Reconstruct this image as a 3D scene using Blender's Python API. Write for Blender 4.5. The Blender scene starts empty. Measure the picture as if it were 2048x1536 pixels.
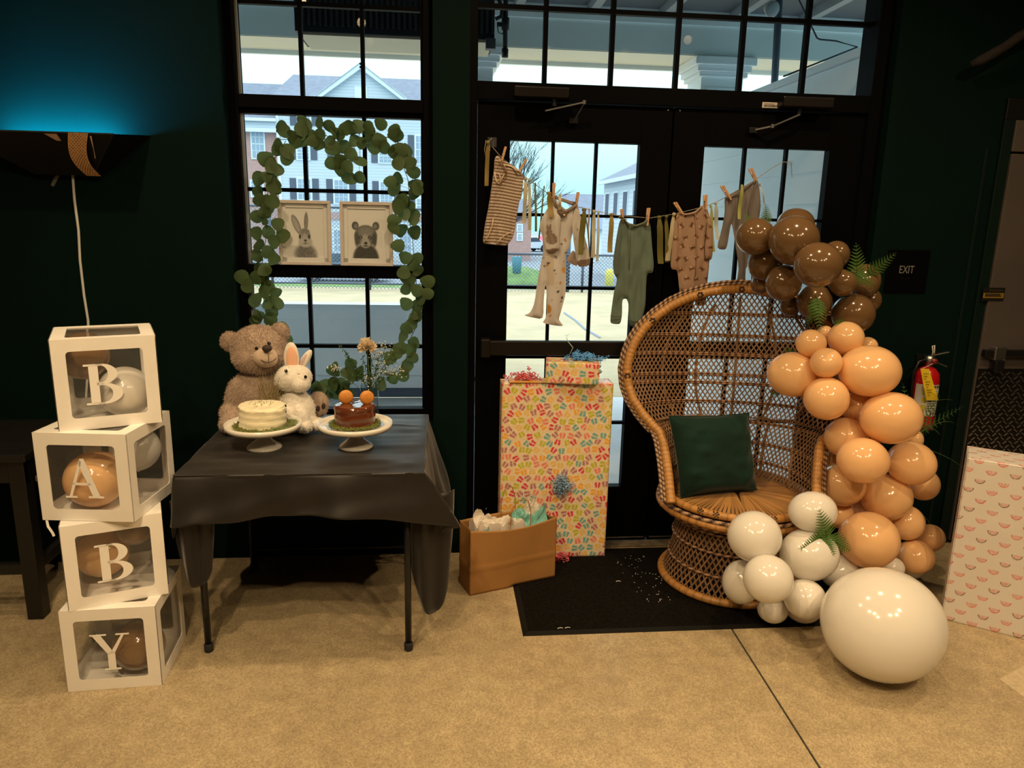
import bpy, bmesh, math, random
import numpy as np
from mathutils import Vector, Matrix
from mathutils.geometry import delaunay_2d_cdt

random.seed(7)
rng = np.random.default_rng(7)
sc = bpy.context.scene
PI = math.pi

# ------------------------------------------------------------------ camera
CAM_YAW, CAM_PITCH, CAM_ROLL = (math.radians(a) for a in (5.7767, 12.7321, 1.2445))
CAM_F, CAM_POS = 1475.61, Vector((0.0, -3.472, 1.6185))
_cy, _sy, _cp, _sp = math.cos(CAM_YAW), math.sin(CAM_YAW), math.cos(CAM_PITCH), math.sin(CAM_PITCH)
FWD = Vector((_sy*_cp, _cy*_cp, -_sp))
_r = Vector((_cy, -_sy, 0)); _u = _r.cross(FWD)
RGT = _r*math.cos(CAM_ROLL) + _u*math.sin(CAM_ROLL)
UPV = _u*math.cos(CAM_ROLL) - _r*math.sin(CAM_ROLL)
cam = bpy.data.cameras.new('camera')
cam.sensor_fit = 'HORIZONTAL'; cam.sensor_width = 36.0
cam.lens = CAM_F*36.0/2048.0
cam.clip_start = 0.05; cam.clip_end = 400
cam_o = bpy.data.objects.new('camera', cam)
M3 = Matrix((RGT, UPV, -FWD)).transposed()
cam_o.matrix_world = Matrix.Translation(CAM_POS) @ M3.to_4x4()
sc.collection.objects.link(cam_o)
sc.camera = cam_o

# ------------------------------------------------------------------ sky and exposure
world = bpy.data.worlds.new('overcast_sky'); sc.world = world
world.use_nodes = True
_n = world.node_tree; _n.nodes.clear()
_o = _n.nodes.new('ShaderNodeOutputWorld'); _b = _n.nodes.new('ShaderNodeBackground')
_tc = _n.nodes.new('ShaderNodeTexCoord'); _sx = _n.nodes.new('ShaderNodeSeparateXYZ'); _rp = _n.nodes.new('ShaderNodeValToRGB')
_n.links.new(_tc.outputs['Generated'], _sx.inputs[0]); _n.links.new(_sx.outputs['Z'], _rp.inputs[0])
_e = _rp.color_ramp.elements
_e[0].position = 0.0; _e[0].color = (0.155, 0.325, 0.35, 1)
_e[1].position = 1.0; _e[1].color = (1.0, 1.16, 1.24, 1)
_m = _e.new(0.26); _m.color = (0.44, 0.60, 0.63, 1)
_n.links.new(_rp.outputs[0], _b.inputs['Color']); _b.inputs['Strength'].default_value = 3.4
_n.links.new(_b.outputs[0], _o.inputs[0])
sc.view_settings.view_transform = 'Standard'; sc.view_settings.look = 'None'
sc.view_settings.gamma = 1.0; sc.view_settings.exposure = 0.0
sc.view_settings.use_curve_mapping = False
sc.cycles.use_denoising = True
sc.cycles.max_bounces = 10; sc.cycles.transparent_max_bounces = 24
sc.cycles.caustics_reflective = False; sc.cycles.caustics_refractive = False

# ------------------------------------------------------------------ helpers
def at(px, py, y):
    """point on the vertical plane y = const seen at a photo pixel"""
    d = FWD + RGT*((px-1024)/CAM_F) - UPV*((py-768)/CAM_F)
    return CAM_POS + d*((y-CAM_POS.y)/d.y)
def atz(px, py, z):
    d = FWD + RGT*((px-1024)/CAM_F) - UPV*((py-768)/CAM_F)
    return CAM_POS + d*((z-CAM_POS.z)/d.z)
def atx(px, py, x):
    d = FWD + RGT*((px-1024)/CAM_F) - UPV*((py-768)/CAM_F)
    return CAM_POS + d*((x-CAM_POS.x)/d.x)
def lin(*c):
    return tuple((v/255/12.92) if v/255 <= 0.04045 else ((v/255+0.055)/1.055)**2.4 for v in c)

MATW = {}
def tag(o, label=None, cat=None, group=None, kind=None):
    if label: o['label'] = label
    if cat: o['category'] = cat
    if group: o['group'] = group
    if kind: o['kind'] = kind
    return o
def thing(name, label, cat, loc=(0, 0, 0), rz=0.0, group=None, kind=None):
    o = bpy.data.objects.new(name, None)
    o.empty_display_size = 0.05
    sc.collection.objects.link(o)
    o.location = loc; o.rotation_euler = (0, 0, rz)
    MATW[o.name] = Matrix.Translation(Vector(loc)) @ Matrix.Rotation(rz, 4, 'Z')
    return tag(o, label, cat, group, kind)
def struct(name, loc=(0, 0, 0), rz=0.0):
    return thing(name, None, None, loc, rz, kind='structure')

class MB:
    def __init__(s): s.v = []; s.f = []; s.c = []; s.m = []
    def add(s, vs, fs, col=None, mi=0):
        o = len(s.v); s.v.extend(tuple(v) for v in vs)
        s.f.extend(tuple(i+o for i in f) for f in fs); s.m.extend([mi]*len(fs))
        if col is None: col = (1, 1, 1)
        if len(col) == len(vs) and hasattr(col[0], '__len__'): s.c.extend(tuple(c) for c in col)
        else: s.c.extend([tuple(col)]*len(vs))
        return s
    def box(s, lo, hi, M=None, col=None, mi=0):
        vs = [Vector((x, y, z)) for x in (lo[0], hi[0]) for y in (lo[1], hi[1]) for z in (lo[2], hi[2])]
        if M is not None: vs = [M @ v for v in vs]
        return s.add(vs, [(0,1,3,2),(4,6,7,5),(0,4,5,1),(2,3,7,6),(0,2,6,4),(1,5,7,3)], col, mi)
    def bar(s, a, b, w, h, up=(0, 0, 1), col=None, mi=0):
        a = Vector(a); b = Vector(b); d = (b-a); L = d.length; d.normalize()
        x = d.cross(Vector(up))
        if x.length < 1e-4: x = d.cross(Vector((1, 0, 0)))
        x.normalize(); z = x.cross(d)
        M = Matrix((x, d, z)).transposed().to_4x4(); M.translation = a
        return s.box((-w/2, 0, -h/2), (w/2, L, h/2), M, col, mi)
    def tube(s, pts, r, n=8, closed=False, col=None, cap=True, flat=1.0, mi=0):
        pts = [Vector(p) for p in pts]; m = len(pts)
        rs = r if hasattr(r, '__len__') else [r]*m
        vs = []; cs = []
        prev = None
        for i in range(m):
            if closed: t = pts[(i+1) % m]-pts[i-1]
            else: t = pts[min(i+1, m-1)]-pts[max(i-1, 0)]
            if t.length < 1e-9: t = Vector((0, 0, 1))
            t.normalize()
            if prev is None:
                prev = t.orthogonal().normalized()
            a = prev - t*prev.dot(t)
            if a.length < 1e-6: a = t.orthogonal()
            a.normalize(); b = t.cross(a); prev = a
            for k in range(n):
                q = 2*PI*k/n
                vs.append(pts[i] + a*(math.cos(q)*rs[i]) + b*(math.sin(q)*rs[i]*flat))
                if callable(col): cs.append(col(i, k))
        fs = []
        for i in range(m if closed else m-1):
            j = (i+1) % m
            for k in range(n):
                l = (k+1) % n
                fs.append((i*n+k, i*n+l, j*n+l, j*n+k))
        if cap and not closed:
            fs.append(tuple(range(n-1, -1, -1))); fs.append(tuple((m-1)*n+k for k in range(n)))
        return s.add(vs, fs, cs if callable(col) else col, mi)
    def lathe(s, prof, n=32, c=(0, 0, 0), M=None, col=None, mi=0, caps=True):
        vs = []; fs = []; m = len(prof); c = Vector(c)
        for (r, z) in prof:
            for k in range(n):
                q = 2*PI*k/n; v = Vector((r*math.cos(q), r*math.sin(q), z))
                vs.append((M @ v if M is not None else v) + c)
        for i in range(m-1):
            for k in range(n):
                l = (k+1) % n; fs.append((i*n+k, i*n+l, (i+1)*n+l, (i+1)*n+k))
        if caps:
            if prof[0][0] > 1e-6: fs.append(tuple(range(n-1, -1, -1)))
            if prof[-1][0] > 1e-6: fs.append(tuple((m-1)*n+k for k in range(n)))
        return s.add(vs, fs, col, mi)
    def ell(s, c, r, nu=20, nv=12, M=None, col=None, mi=0):
        r = r if hasattr(r, '__len__') else (r, r, r)
        vs = []; fs = []; c = Vector(c)
        for i in range(nv+1):
            th = PI*i/nv
            for k in range(nu):
                ph = 2*PI*k/nu
                v = Vector((r[0]*math.sin(th)*math.cos(ph), r[1]*math.sin(th)*math.sin(ph), r[2]*math.cos(th)))
                vs.append((M @ v if M is not None else v)+c)
        for i in range(nv):
            for k in range(nu):
                l = (k+1) % nu; fs.append((i*nu+k, (i+1)*nu+k, (i+1)*nu+l, i*nu+l))
        return s.add(vs, fs, col, mi)
    def prism(s, poly, h0, h1, M=None, col=None, mi=0):
        n = len(poly)
        vs = [Vector((p[0], p[1], h0)) for p in poly]+[Vector((p[0], p[1], h1)) for p in poly]
        if M is not None: vs = [M @ v for v in vs]
        fs = [tuple(range(n-1, -1, -1)), tuple(range(n, 2*n))]+[(i, (i+1) % n, n+(i+1) % n, n+i) for i in range(n)]
        return s.add(vs, fs, col, mi)
    def mesh(s, name, mats, smooth=False, inv=None):
        me = bpy.data.meshes.new(name)
        vs = s.v if inv is None else [tuple(inv @ Vector(v)) for v in s.v]
        me.from_pydata(vs, [], s.f)
        for m in (mats if isinstance(mats, (list, tuple)) else [mats]): me.materials.append(m)
        if any(s.m): me.polygons.foreach_set('material_index', s.m)
        if any(c != (1, 1, 1) for c in s.c):
            ca = me.color_attributes.new('Col', 'FLOAT_COLOR', 'POINT')
            arr = np.ones((len(s.v), 4), np.float32); arr[:, :3] = np.array(s.c, np.float32)
            ca.data.foreach_set('color', arr.ravel())
        if smooth: me.polygons.foreach_set('use_smooth', [True]*len(me.polygons))
        me.update()
        return me
    def build(s, name, mats, parent=None, smooth=False, bevel=0.0, world=True, label=None, weld=False, auto=False):
        inv = MATW[parent.name].inverted() if (parent is not None and world) else None
        me = s.mesh(name, mats, smooth, inv)
        return put(name, me, parent, bevel, label, weld, auto)

def put(name, me, parent=None, bevel=0.0, label=None, weld=False, auto=False):
    o = bpy.data.objects.new(name, me); sc.collection.objects.link(o)
    if parent is not None:
        o.parent = parent; MATW[o.name] = MATW[parent.name]
    else: MATW[o.name] = Matrix.Identity(4)
    if label: o['label'] = label
    if weld:
        bm = bmesh.new(); bm.from_mesh(me); bmesh.ops.remove_doubles(bm, verts=bm.verts, dist=1e-5); bm.to_mesh(me); bm.free()
    if bevel:
        b = o.modifiers.new('bevel', 'BEVEL'); b.width = bevel; b.segments = 2; b.limit_method = 'ANGLE'
    if auto:
        me.polygons.foreach_set('use_smooth', [True]*len(me.polygons))
        try: me.set_sharp_from_angle(angle=math.radians(35))
        except Exception: pass
    return o
def dup(root, loc, rz, label=None, group=None):
    r = root.copy(); sc.collection.objects.link(r); r.location = loc; r.rotation_euler = (0, 0, rz)
    MATW[r.name] = Matrix.Translation(Vector(loc)) @ Matrix.Rotation(rz, 4, 'Z')
    if label: r['label'] = label
    if group: r['group'] = group
    for ch in list(root.children):
        c = ch.copy(); sc.collection.objects.link(c); c.parent = r
        for g in list(ch.children):
            d = g.copy(); sc.collection.objects.link(d); d.parent = c
    return r
def grid_mesh(name, P, C=None, mat=None, smooth=True, wrap=False):
    """P: (nv,nu,3) array of points, C: (nv,nu,3) colours"""
    nv, nu = P.shape[:2]
    me = bpy.data.meshes.new(name)
    idx = np.arange(nv*nu).reshape(nv, nu)
    a = idx[:-1, :-1].ravel(); b = idx[:-1, 1:].ravel(); c = idx[1:, 1:].ravel(); d = idx[1:, :-1].ravel()
    F = np.stack([a, b, c, d], 1)
    me.vertices.add(nv*nu); me.vertices.foreach_set('co', P.reshape(-1).astype(np.float32))
    me.loops.add(F.size); me.loops.foreach_set('vertex_index', F.ravel().astype(np.int32))
    me.polygons.add(len(F)); me.polygons.foreach_set('loop_start', np.arange(0, F.size, 4, dtype=np.int32))
    me.polygons.foreach_set('use_smooth', np.full(len(F), smooth))
    if C is not None:
        ca = me.color_attributes.new('Col', 'FLOAT_COLOR', 'POINT')
        arr = np.ones((nv*nu, 4), np.float32); arr[:, :3] = C.reshape(-1, 3)
        ca.data.foreach_set('color', arr.ravel())
    me.materials.append(mat); me.update(calc_edges=True); me.validate()
    return me
def loc_pts(P, parent):
    inv = np.array(MATW[parent.name].inverted())
    return P @ inv[:3, :3].T + inv[:3, 3]
def noise2(x, y, seed=0):
    """smooth value noise on arrays"""
    r = np.random.default_rng(seed).random((64, 64))
    xi = np.floor(x).astype(int); yi = np.floor(y).astype(int); fx = x-xi; fy = y-yi
    fx = fx*fx*(3-2*fx); fy = fy*fy*(3-2*fy)
    g = lambda i, j: r[i % 64, j % 64]
    return (g(xi, yi)*(1-fx)+g(xi+1, yi)*fx)*(1-fy)+(g(xi, yi+1)*(1-fx)+g(xi+1, yi+1)*fx)*fy

# ------------------------------------------------------------------ materials
def mat(name, col, rough=0.6, metal=0.0, spec=0.5, noise=None, bump=None, attr=False, sheen=0.0, coat=0.0,
        transl=0.0, sss=0.0, emit=None, alpha=None):
    m = bpy.data.materials.new(name); m.use_nodes = True
    nt = m.node_tree; p = nt.nodes['Principled BSDF']; out = nt.nodes['Material Output']
    c = tuple(col)+(1,)
    p.inputs['Base Color'].default_value = c
    p.inputs['Roughness'].default_value = rough; p.inputs['Metallic'].default_value = metal
    p.inputs['Specular IOR Level'].default_value = spec
    if sheen: p.inputs['Sheen Weight'].default_value = sheen; p.inputs['Sheen Roughness'].default_value = 0.4
    if coat: p.inputs['Coat Weight'].default_value = coat; p.inputs['Coat Roughness'].default_value = 0.05
    if sss: p.inputs['Subsurface Weight'].default_value = sss; p.inputs['Subsurface Radius'].default_value = (.01, .006, .004); p.inputs['Subsurface Scale'].default_value = 1.0
    if emit: p.inputs['Emission Color'].default_value = tuple(emit[0])+(1,); p.inputs['Emission Strength'].default_value = emit[1]
    src = None
    if attr:
        a = nt.nodes.new('ShaderNodeVertexColor'); a.layer_name = 'Col'; src = a.outputs['Color']
        mx = nt.nodes.new('ShaderNodeMix'); mx.data_type = 'RGBA'; mx.blend_type = 'MULTIPLY'; mx.inputs['Factor'].default_value = 1
        mx.inputs['A'].default_value = c; nt.links.new(src, mx.inputs['B']); src = mx.outputs['Result']
    tc = None
    if noise or bump:
        tc = nt.nodes.new('ShaderNodeTexCoord')
    if noise:
        nz = nt.nodes.new('ShaderNodeTexNoise'); nz.inputs['Scale'].default_value = noise[0]; nz.inputs['Detail'].default_value = 5
        nt.links.new(tc.outputs['Object'], nz.inputs['Vector'])
        rp = nt.nodes.new('ShaderNodeValToRGB'); k = noise[1]
        rp.color_ramp.elements[0].position = .3; rp.color_ramp.elements[0].color = (1-k, 1-k, 1-k, 1)
        rp.color_ramp.elements[1].position = .7; rp.color_ramp.elements[1].color = (1+k, 1+k, 1+k, 1)
        nt.links.new(nz.outputs['Fac'], rp.inputs[0])
        mx = nt.nodes.new('ShaderNodeMix'); mx.data_type = 'RGBA'; mx.blend_type = 'MULTIPLY'; mx.inputs['Factor'].default_value = 1
        if src is not None: nt.links.new(src, mx.inputs['A'])
        else: mx.inputs['A'].default_value = c
        nt.links.new(rp.outputs[0], mx.inputs['B']); src = mx.outputs['Result']
    if src is not None: nt.links.new(src, p.inputs['Base Color'])
    if bump:
        nz = nt.nodes.new('ShaderNodeTexNoise'); nz.inputs['Scale'].default_value = bump[0]; nz.inputs['Detail'].default_value = 4
        nt.links.new(tc.outputs['Object'], nz.inputs['Vector'])
        bp = nt.nodes.new('ShaderNodeBump'); bp.inputs['Strength'].default_value = bump[1]; bp.inputs['Distance'].default_value = bump[2] if len(bump) > 2 else .01
        nt.links.new(nz.outputs['Fac'], bp.inputs['Height']); nt.links.new(bp.outputs[0], p.inputs['Normal'])
    if transl:
        tr = nt.nodes.new('ShaderNodeBsdfTranslucent'); ms = nt.nodes.new('ShaderNodeMixShader'); ms.inputs[0].default_value = transl
        tr.inputs[0].default_value = c
        if src is not None: nt.links.new(src, tr.inputs[0])
        nt.links.new(p.outputs[0], ms.inputs[1]); nt.links.new(tr.outputs[0], ms.inputs[2]); nt.links.new(ms.outputs[0], out.inputs[0])
    return m
def glassmat(name, tint=(1, 1, 1), refl=0.02, haze=0.0, rough=0.0):
    """thin clear sheet: see-through with fresnel gloss"""
    m = bpy.data.materials.new(name); m.use_nodes = True; nt = m.node_tree; nt.nodes.clear()
    out = nt.nodes.new('ShaderNodeOutputMaterial'); t = nt.nodes.new('ShaderNodeBsdfTransparent'); g = nt.nodes.new('ShaderNodeBsdfGlossy')
    t.inputs[0].default_value = tuple(tint)+(1,); g.inputs['Roughness'].default_value = rough
    lw = nt.nodes.new('ShaderNodeLayerWeight'); lw.inputs['Blend'].default_value = .5
    pw = nt.nodes.new('ShaderNodeMath'); pw.operation = 'POWER'; pw.inputs[1].default_value = 5; nt.links.new(lw.outputs['Facing'], pw.inputs[0])
    ma = nt.nodes.new('ShaderNodeMath'); ma.operation = 'MULTIPLY_ADD'; ma.inputs[1].default_value = .9; ma.inputs[2].default_value = refl; nt.links.new(pw.outputs[0], ma.inputs[0])
    ms = nt.nodes.new('ShaderNodeMixShader'); nt.links.new(ma.outputs[0], ms.inputs[0]); nt.links.new(t.outputs[0], ms.inputs[1]); nt.links.new(g.outputs[0], ms.inputs[2])
    last = ms
    if haze:
        d = nt.nodes.new('ShaderNodeBsdfDiffuse'); d.inputs[0].default_value = (.8, .8, .8, 1)
        m2 = nt.nodes.new('ShaderNodeMixShader'); m2.inputs[0].default_value = haze
        nt.links.new(ms.outputs[0], m2.inputs[1]); nt.links.new(d.outputs[0], m2.inputs[2]); last = m2
    nt.links.new(last.outputs[0], out.inputs[0])
    return m

M_WALL = mat('wall_paint_green', (0.0016, 0.0088, 0.0070), .7, spec=.05, noise=(3, .08), bump=(60, .05, .002))
M_FRAME = mat('frame_black', (0.0013, 0.0014, 0.0019), .55, spec=.05)
M_DOOR = mat('door_black', (0.0013, 0.0013, 0.0017), .55, spec=.045, noise=(6, .1))
M_BRONZE = mat('bar_bronze', (0.008, 0.0062, 0.006), .4, metal=.3, spec=.3)
M_GLASS = glassmat('window_glass', (.97, .985, .98))
M_FILM = glassmat('clear_film', (.97, .97, .97), .05, haze=.035, rough=.04)
M_VASE = glassmat('vase_glass', (.93, .96, .95), .09)
M_SILVER = mat('silver_metal', (.55, .55, .56), .3, metal=1)
M_BLACKM = mat('black_metal', (.008, .008, .009), .35, metal=.2)
M_WHITEPL = mat('white_plastic', (.8, .78, .76), .4)
M_CEIL = mat('ceiling_dark', (.02, .02, .022), .9)
M_DARKWOOD = mat('black_wood', (.006, .0055, .005), .45, noise=(12, .2))
# ================================================================== THE ROOM
def floor_material():
    m = bpy.data.materials.new('polished_concrete'); m.use_nodes = True; nt = m.node_tree
    p = nt.nodes['Principled BSDF']; L = nt.links
    tc = nt.nodes.new('ShaderNodeTexCoord')
    def nz(scale, det=6):
        n = nt.nodes.new('ShaderNodeTexNoise'); n.inputs['Scale'].default_value = scale; n.inputs['Detail'].default_value = det
        L.new(tc.outputs['Object'], n.inputs['Vector']); return n
    def ramp(src, p0, c0, p1, c1):
        r = nt.nodes.new('ShaderNodeValToRGB'); r.color_ramp.elements[0].position = p0; r.color_ramp.elements[0].color = c0+(1,)
        r.color_ramp.elements[1].position = p1; r.color_ramp.elements[1].color = c1+(1,); L.new(src, r.inputs[0]); return r
    def mul(a, b):
        x = nt.nodes.new('ShaderNodeMix'); x.data_type = 'RGBA'; x.blend_type = 'MULTIPLY'; x.inputs['Factor'].default_value = 1
        L.new(a, x.inputs['A']); L.new(b, x.inputs['B']); return x.outputs['Result']
    big = ramp(nz(1.6).outputs['Fac'], .3, (.36, .29, .185), .7, (.44, .36, .235))
    mid = ramp(nz(14).outputs['Fac'], .3, (.86, .85, .83), .7, (1.1, 1.1, 1.08))
    vo = nt.nodes.new('ShaderNodeTexVoronoi'); vo.inputs['Scale'].default_value = 210; L.new(tc.outputs['Object'], vo.inputs['Vector'])
    fine = ramp(vo.outputs['Color'], .15, (.74, .72, .68), .85, (1.16, 1.15, 1.14))
    c = mul(mul(big.outputs[0], mid.outputs[0]), fine.outputs[0])
    L.new(c, p.inputs['Base Color'])
    r = ramp(nz(5).outputs['Fac'], .3, (.3, .3, .3), .7, (.46, .46, .46)); L.new(r.outputs[0], p.inputs['Roughness'])
    b = nt.nodes.new('ShaderNodeBump'); b.inputs['Strength'].default_value = .12; b.inputs['Distance'].default_value = .003
    L.new(nz(120).outputs['Fac'], b.inputs['Height']); L.new(b.outputs[0], p.inputs['Normal'])
    p.inputs['Specular IOR Level'].default_value = .4
    return m
M_FLOOR = floor_material()
RX0, RX1, RY0, RY1, RZ = -4.2, 4.6, -7.5, 0.12, 3.7
jA = atz(1470, 1268, 0); jB = atz(1640, 1536, 0); jd = (jB-jA).normalized()
j0 = jA + jd*((RY1-jA.y)/jd.y); j1 = jA + jd*((RY0-jA.y)/jd.y); jw = .004
mb = MB()
for poly in ([(RX0, RY0), (j1.x-jw, RY0), (j0.x-jw, RY1), (RX0, RY1)], [(j1.x+jw, RY0), (RX1, RY0), (RX1, RY1), (j0.x+jw, RY1)]):
    mb.prism(poly, -.12, 0)
floor = tag(mb.build('floor', M_FLOOR), kind='structure')
mb = MB(); mb.prism([(j1.x-jw, RY0), (j1.x+jw, RY0), (j0.x+jw, RY1), (j0.x-jw, RY1)], -.12, -.004)
mb.build('control_joint', mat('joint_dark', (.03, .028, .02), .9, noise=(40, .4)), floor)

mb = MB(); mb.prism([tuple(atz(a, b, 0))[:2] for a, b in ((1998, 1358), (2075, 1318), (2085, 1420), (2050, 1397))][::-1], -.01, .0012)
mb.build('repair_patch', mat('patch_concrete', (.50, .41, .27), .5, noise=(60, .15)), floor)
# ---- walls and ceiling
WT = -.10; WB = .12
mb = MB()
for (x0, x1, z0, z1) in ((RX0, -.90, -.1, RZ), (-.90, -.027, -.1, .655), (-.90, -.027, 2.95, RZ), (-.027, .132, -.1, RZ), (.132, 2.044, 2.95, RZ), (2.044, RX1, -.1, RZ)):
    mb.box((x0, WT, z0), (x1, WB, z1))
tag(mb.build('wall_back', M_WALL), kind='structure')
for nm, lo, hi in (('wall_left', (RX0-.1, RY0, -.1), (RX0, WB, RZ)), ('wall_right', (RX1, RY0, -.1), (RX1+.1, WB, RZ)), ('wall_front', (RX0-.1, RY0-.1, -.1), (RX1+.1, RY0, RZ))):
    tag(MB().box(lo, hi).build(nm, M_WALL), kind='structure')
tag(MB().box((RX0-.1, RY0-.1, RZ), (RX1+.1, WB, RZ+.12)).build('ceiling', M_CEIL), kind='structure')

# ---- window
def grid_lights(parent, x0, x1, z0, z1, nx, zs, yg, w=.017, dep=.03, mname='muntin'):
    """muntin bars and one pane for each light"""
    xs = [x0+(x1-x0)*i/nx for i in range(nx+1)]; zl = [z0]+list(zs)+[z1]
    for x in xs[1:-1]: MB().box((x-w/2, yg-dep/2, z0), (x+w/2, yg+dep/2, z1)).build(mname, M_FRAME, parent)
    for z in zl[1:-1]: MB().box((x0, yg-dep/2+.001, z-w/2), (x1, yg+dep/2-.001, z+w/2)).build(mname, M_FRAME, parent)
    for i in range(nx):
        for j in range(len(zl)-1):
            a = 0 if i == 0 else w/2; b = 0 if i == nx-1 else w/2; c = 0 if j == 0 else w/2; d = 0 if j == len(zl)-2 else w/2
            MB().box((xs[i]+a-.002, yg-.003, zl[j]+c-.002), (xs[i+1]-b+.002, yg+.003, zl[j+1]-d+.002)).build('pane', M_GLASS, parent)
WX0, WX1 = -.86, -.069
win = struct('window_1', (-.46, 0, .66))
for nm, lo, hi in (('jamb', (-.90, -.015, .655), (WX0, .09, 2.95)), ('jamb', (WX1, -.015, .655), (-.027, .09, 2.95)), ('head', (WX0, -.015, 2.9), (WX1, .09, 2.95)),
                   ('sill', (WX0, -.03, .655), (WX1, .09, .69)), ('mullion', (WX0, -.018, 2.056), (WX1, .09, 2.111)), ('meeting_rail', (WX0, -.026, 1.331), (WX1, .075, 1.389)),
                   ('sash_rail', (WX0, 0, 2.035), (WX1, .06, 2.056)), ('sash_rail', (WX0, -.01, .69), (WX1, .05, .71))):
    MB().box(lo, hi).build(nm, M_FRAME, win, bevel=.002)
M_SASH_LIT = mat('sash_grey_lit', (.25, .27, .29), .4)  # light on the left frame side, put into the colour of that track
for x in (WX0, WX1-.012): MB().box((x, .012, .69), (x+.012, .016, 2.9)).build('sash_track', M_SASH_LIT if x < -.5 else M_FRAME, win)
grid_lights(win, WX0, WX1, .71, 1.331, 3, [1.009], .03)
grid_lights(win, WX0, WX1, 1.389, 2.035, 3, [1.717], .05)
grid_lights(win, WX0, WX1, 2.111, 2.9, 3, [2.49], .05)

# ---- door frame, transom, threshold
trim = struct('trim_1', (1.09, 0, 0))
for nm, lo, hi in (('jamb', (.132, -.05, 0), (.168, .09, 2.95)), ('jamb', (1.975, -.05, 0), (2.044, .09, 2.95)), ('head', (.168, -.05, 2.121), (1.975, .09, 2.196)), ('top_head', (.168, -.05, 2.9), (1.975, .09, 2.95))):
    MB().box(lo, hi).build(nm, M_FRAME, trim, bevel=.002)
tr = struct('window_2', (1.08, 0, 2.196))
grid_lights(tr, .168, 1.975, 2.196, 2.9, 6, [2.515], .03, w=.02)
thr = MB().box((.168, -.085, 0), (1.975, .09, .012)).build('trim_2', mat('threshold_alloy', (.20, .155, .10), .5, metal=.3, noise=(30, .3)), bevel=.003)
tag(thr, kind='structure')

# ---- the two glazed door leaves
def leaf(name, x0, x1, l0, l1, hinge_left):
    d = struct(name, ((x0+x1)/2, 0, .012))
    y0, y1 = -.03, .02
    z0, z1 = .018, 2.117; b0, b1 = .306, 1.955
    for nm, lo, hi in (('stile', (x0, y0, z0), (l0, y1, z1)), ('stile', (l1, y0, z0), (x1, y1, z1)), ('top_rail', (l0, y0, b1), (l1, y1, z1)), ('bottom_rail', (l0, y0, z0), (l1, y1, b0))):
        MB().box(lo, hi).build(nm, M_DOOR, d, bevel=.0015)
    grid_lights(d, l0, l1, b0, b1, 3, [.636, .966, 1.298, 1.632], -.006, w=.014, dep=.024)
    # kick strip and panic bar
    MB().box((x0+.01, y0-.004, .03), (x1-.01, y0, .036)).build('sweep', M_SILVER, d)
    bar = MB().box((x0+.02, y0-.055, .985), (x1-.04, y0-.018, 1.055)).build('panic_bar', M_BRONZE, d, bevel=.006)
    for xx in (x0+.02, x1-.085): MB().box((xx, y0-.062, .975), (xx+.045, y0+.001, 1.063)).build('end_cap', M_BRONZE, bar, bevel=.006)
    MB().box((x0+.1, y0-.0565, .99), (x0+.104, y0-.054, 1.05)).build('seam', M_BLACKM, bar)
    for k in range(3): MB().lathe([(.004, 0), (.004, .002), (.002, .003)], 10, M=Matrix.Rotation(PI/2, 4, 'X'), c=((x0+.06, x1-.05, (x0+x1)/2)[k], y0, (.2, 1.18, .12)[k])).build('screw', M_SILVER, d)
    # closer on the head with its arm
    cx = x0+.27 if hinge_left else x1-.32
    cl = MB().box((cx-.12, -.115, 2.128), (cx+.12, -.045, 2.172)).build('closer_body', M_BRONZE, d, bevel=.006)
    MB().lathe([(.012, 0), (.012, .03), (.006, .034)], 12, c=(cx+(.06 if hinge_left else -.03), -.085, 2.096)).build('spindle', M_BLACKM, cl)
    if hinge_left:
        a, b, c = Vector((cx+.02, -.09, 2.075)), Vector((cx+.19, -.1, 2.115)), Vector((cx+.155, -.045, 2.045))
    else:
        a, b, c = Vector((cx-.03, -.09, 2.098)), Vector((cx-.15, -.09, 2.045)), Vector((cx-.22, -.04, 2.03))
    m2 = MB(); m2.bar(a, b, .014, .006); m2.bar(b, c, .007, .007); m2.lathe([(.009, -.008), (.009, .008)], 10, c=b)
    m2.build('closer_arm', M_SILVER, d)
    MB().box((c.x-.02, -.05, c.z-.012), (c.x+.02, -.029, c.z+.012)).build('arm_shoe', M_BLACKM, d, bevel=.002)
    return d
d1 = leaf('door_1', .172, 1.054, .316, .911, True)
d2 = leaf('door_2', 1.062, 1.970, 1.213, 1.815, False)
MB().box((1.045, .02, .03), (1.072, .028, 2.115)).build('gap_light_block', M_DOOR, d1)  # unseen strip added behind the leaf gap to stop light showing through
for x in (1.03, 1.085): MB().lathe([(.004, 0), (.003, .003)], 8, M=Matrix.Rotation(PI/2, 4, 'X'), c=(x, -.03, 2.105)).build('screw', M_SILVER, d1 if x < 1.06 else d2)
# barcode sticker on the head
st = thing('barcode_sticker', 'small white barcode sticker on black door head', 'sticker', (1.5, -.05, 2.16))
a, b = at(1525, 204, -.051), at(1568, 217, -.051)
MB().box((a.x, -.0515, b.z), (b.x, -.05, a.z)).build('label', mat('sticker_paper', (.55, .5, .45), .5), st)
mb = MB(); w = b.x-a.x; h = a.z-b.z; x = a.x+w*.08
while x < a.x+w*.78:
    q = random.choice((.0008, .0014, .0022)); mb.box((x, -.0522, b.z+h*.2), (x+q, -.0514, b.z+h*.5)); x += q+random.choice((.0008, .0014))
for k in range(5): mb.box((a.x+w*(.1+.09*k), -.0522, b.z+h*.62), (a.x+w*(.16+.09*k), -.0514, b.z+h*.74))
mb.build('bars', M_BLACKM, st)

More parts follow.
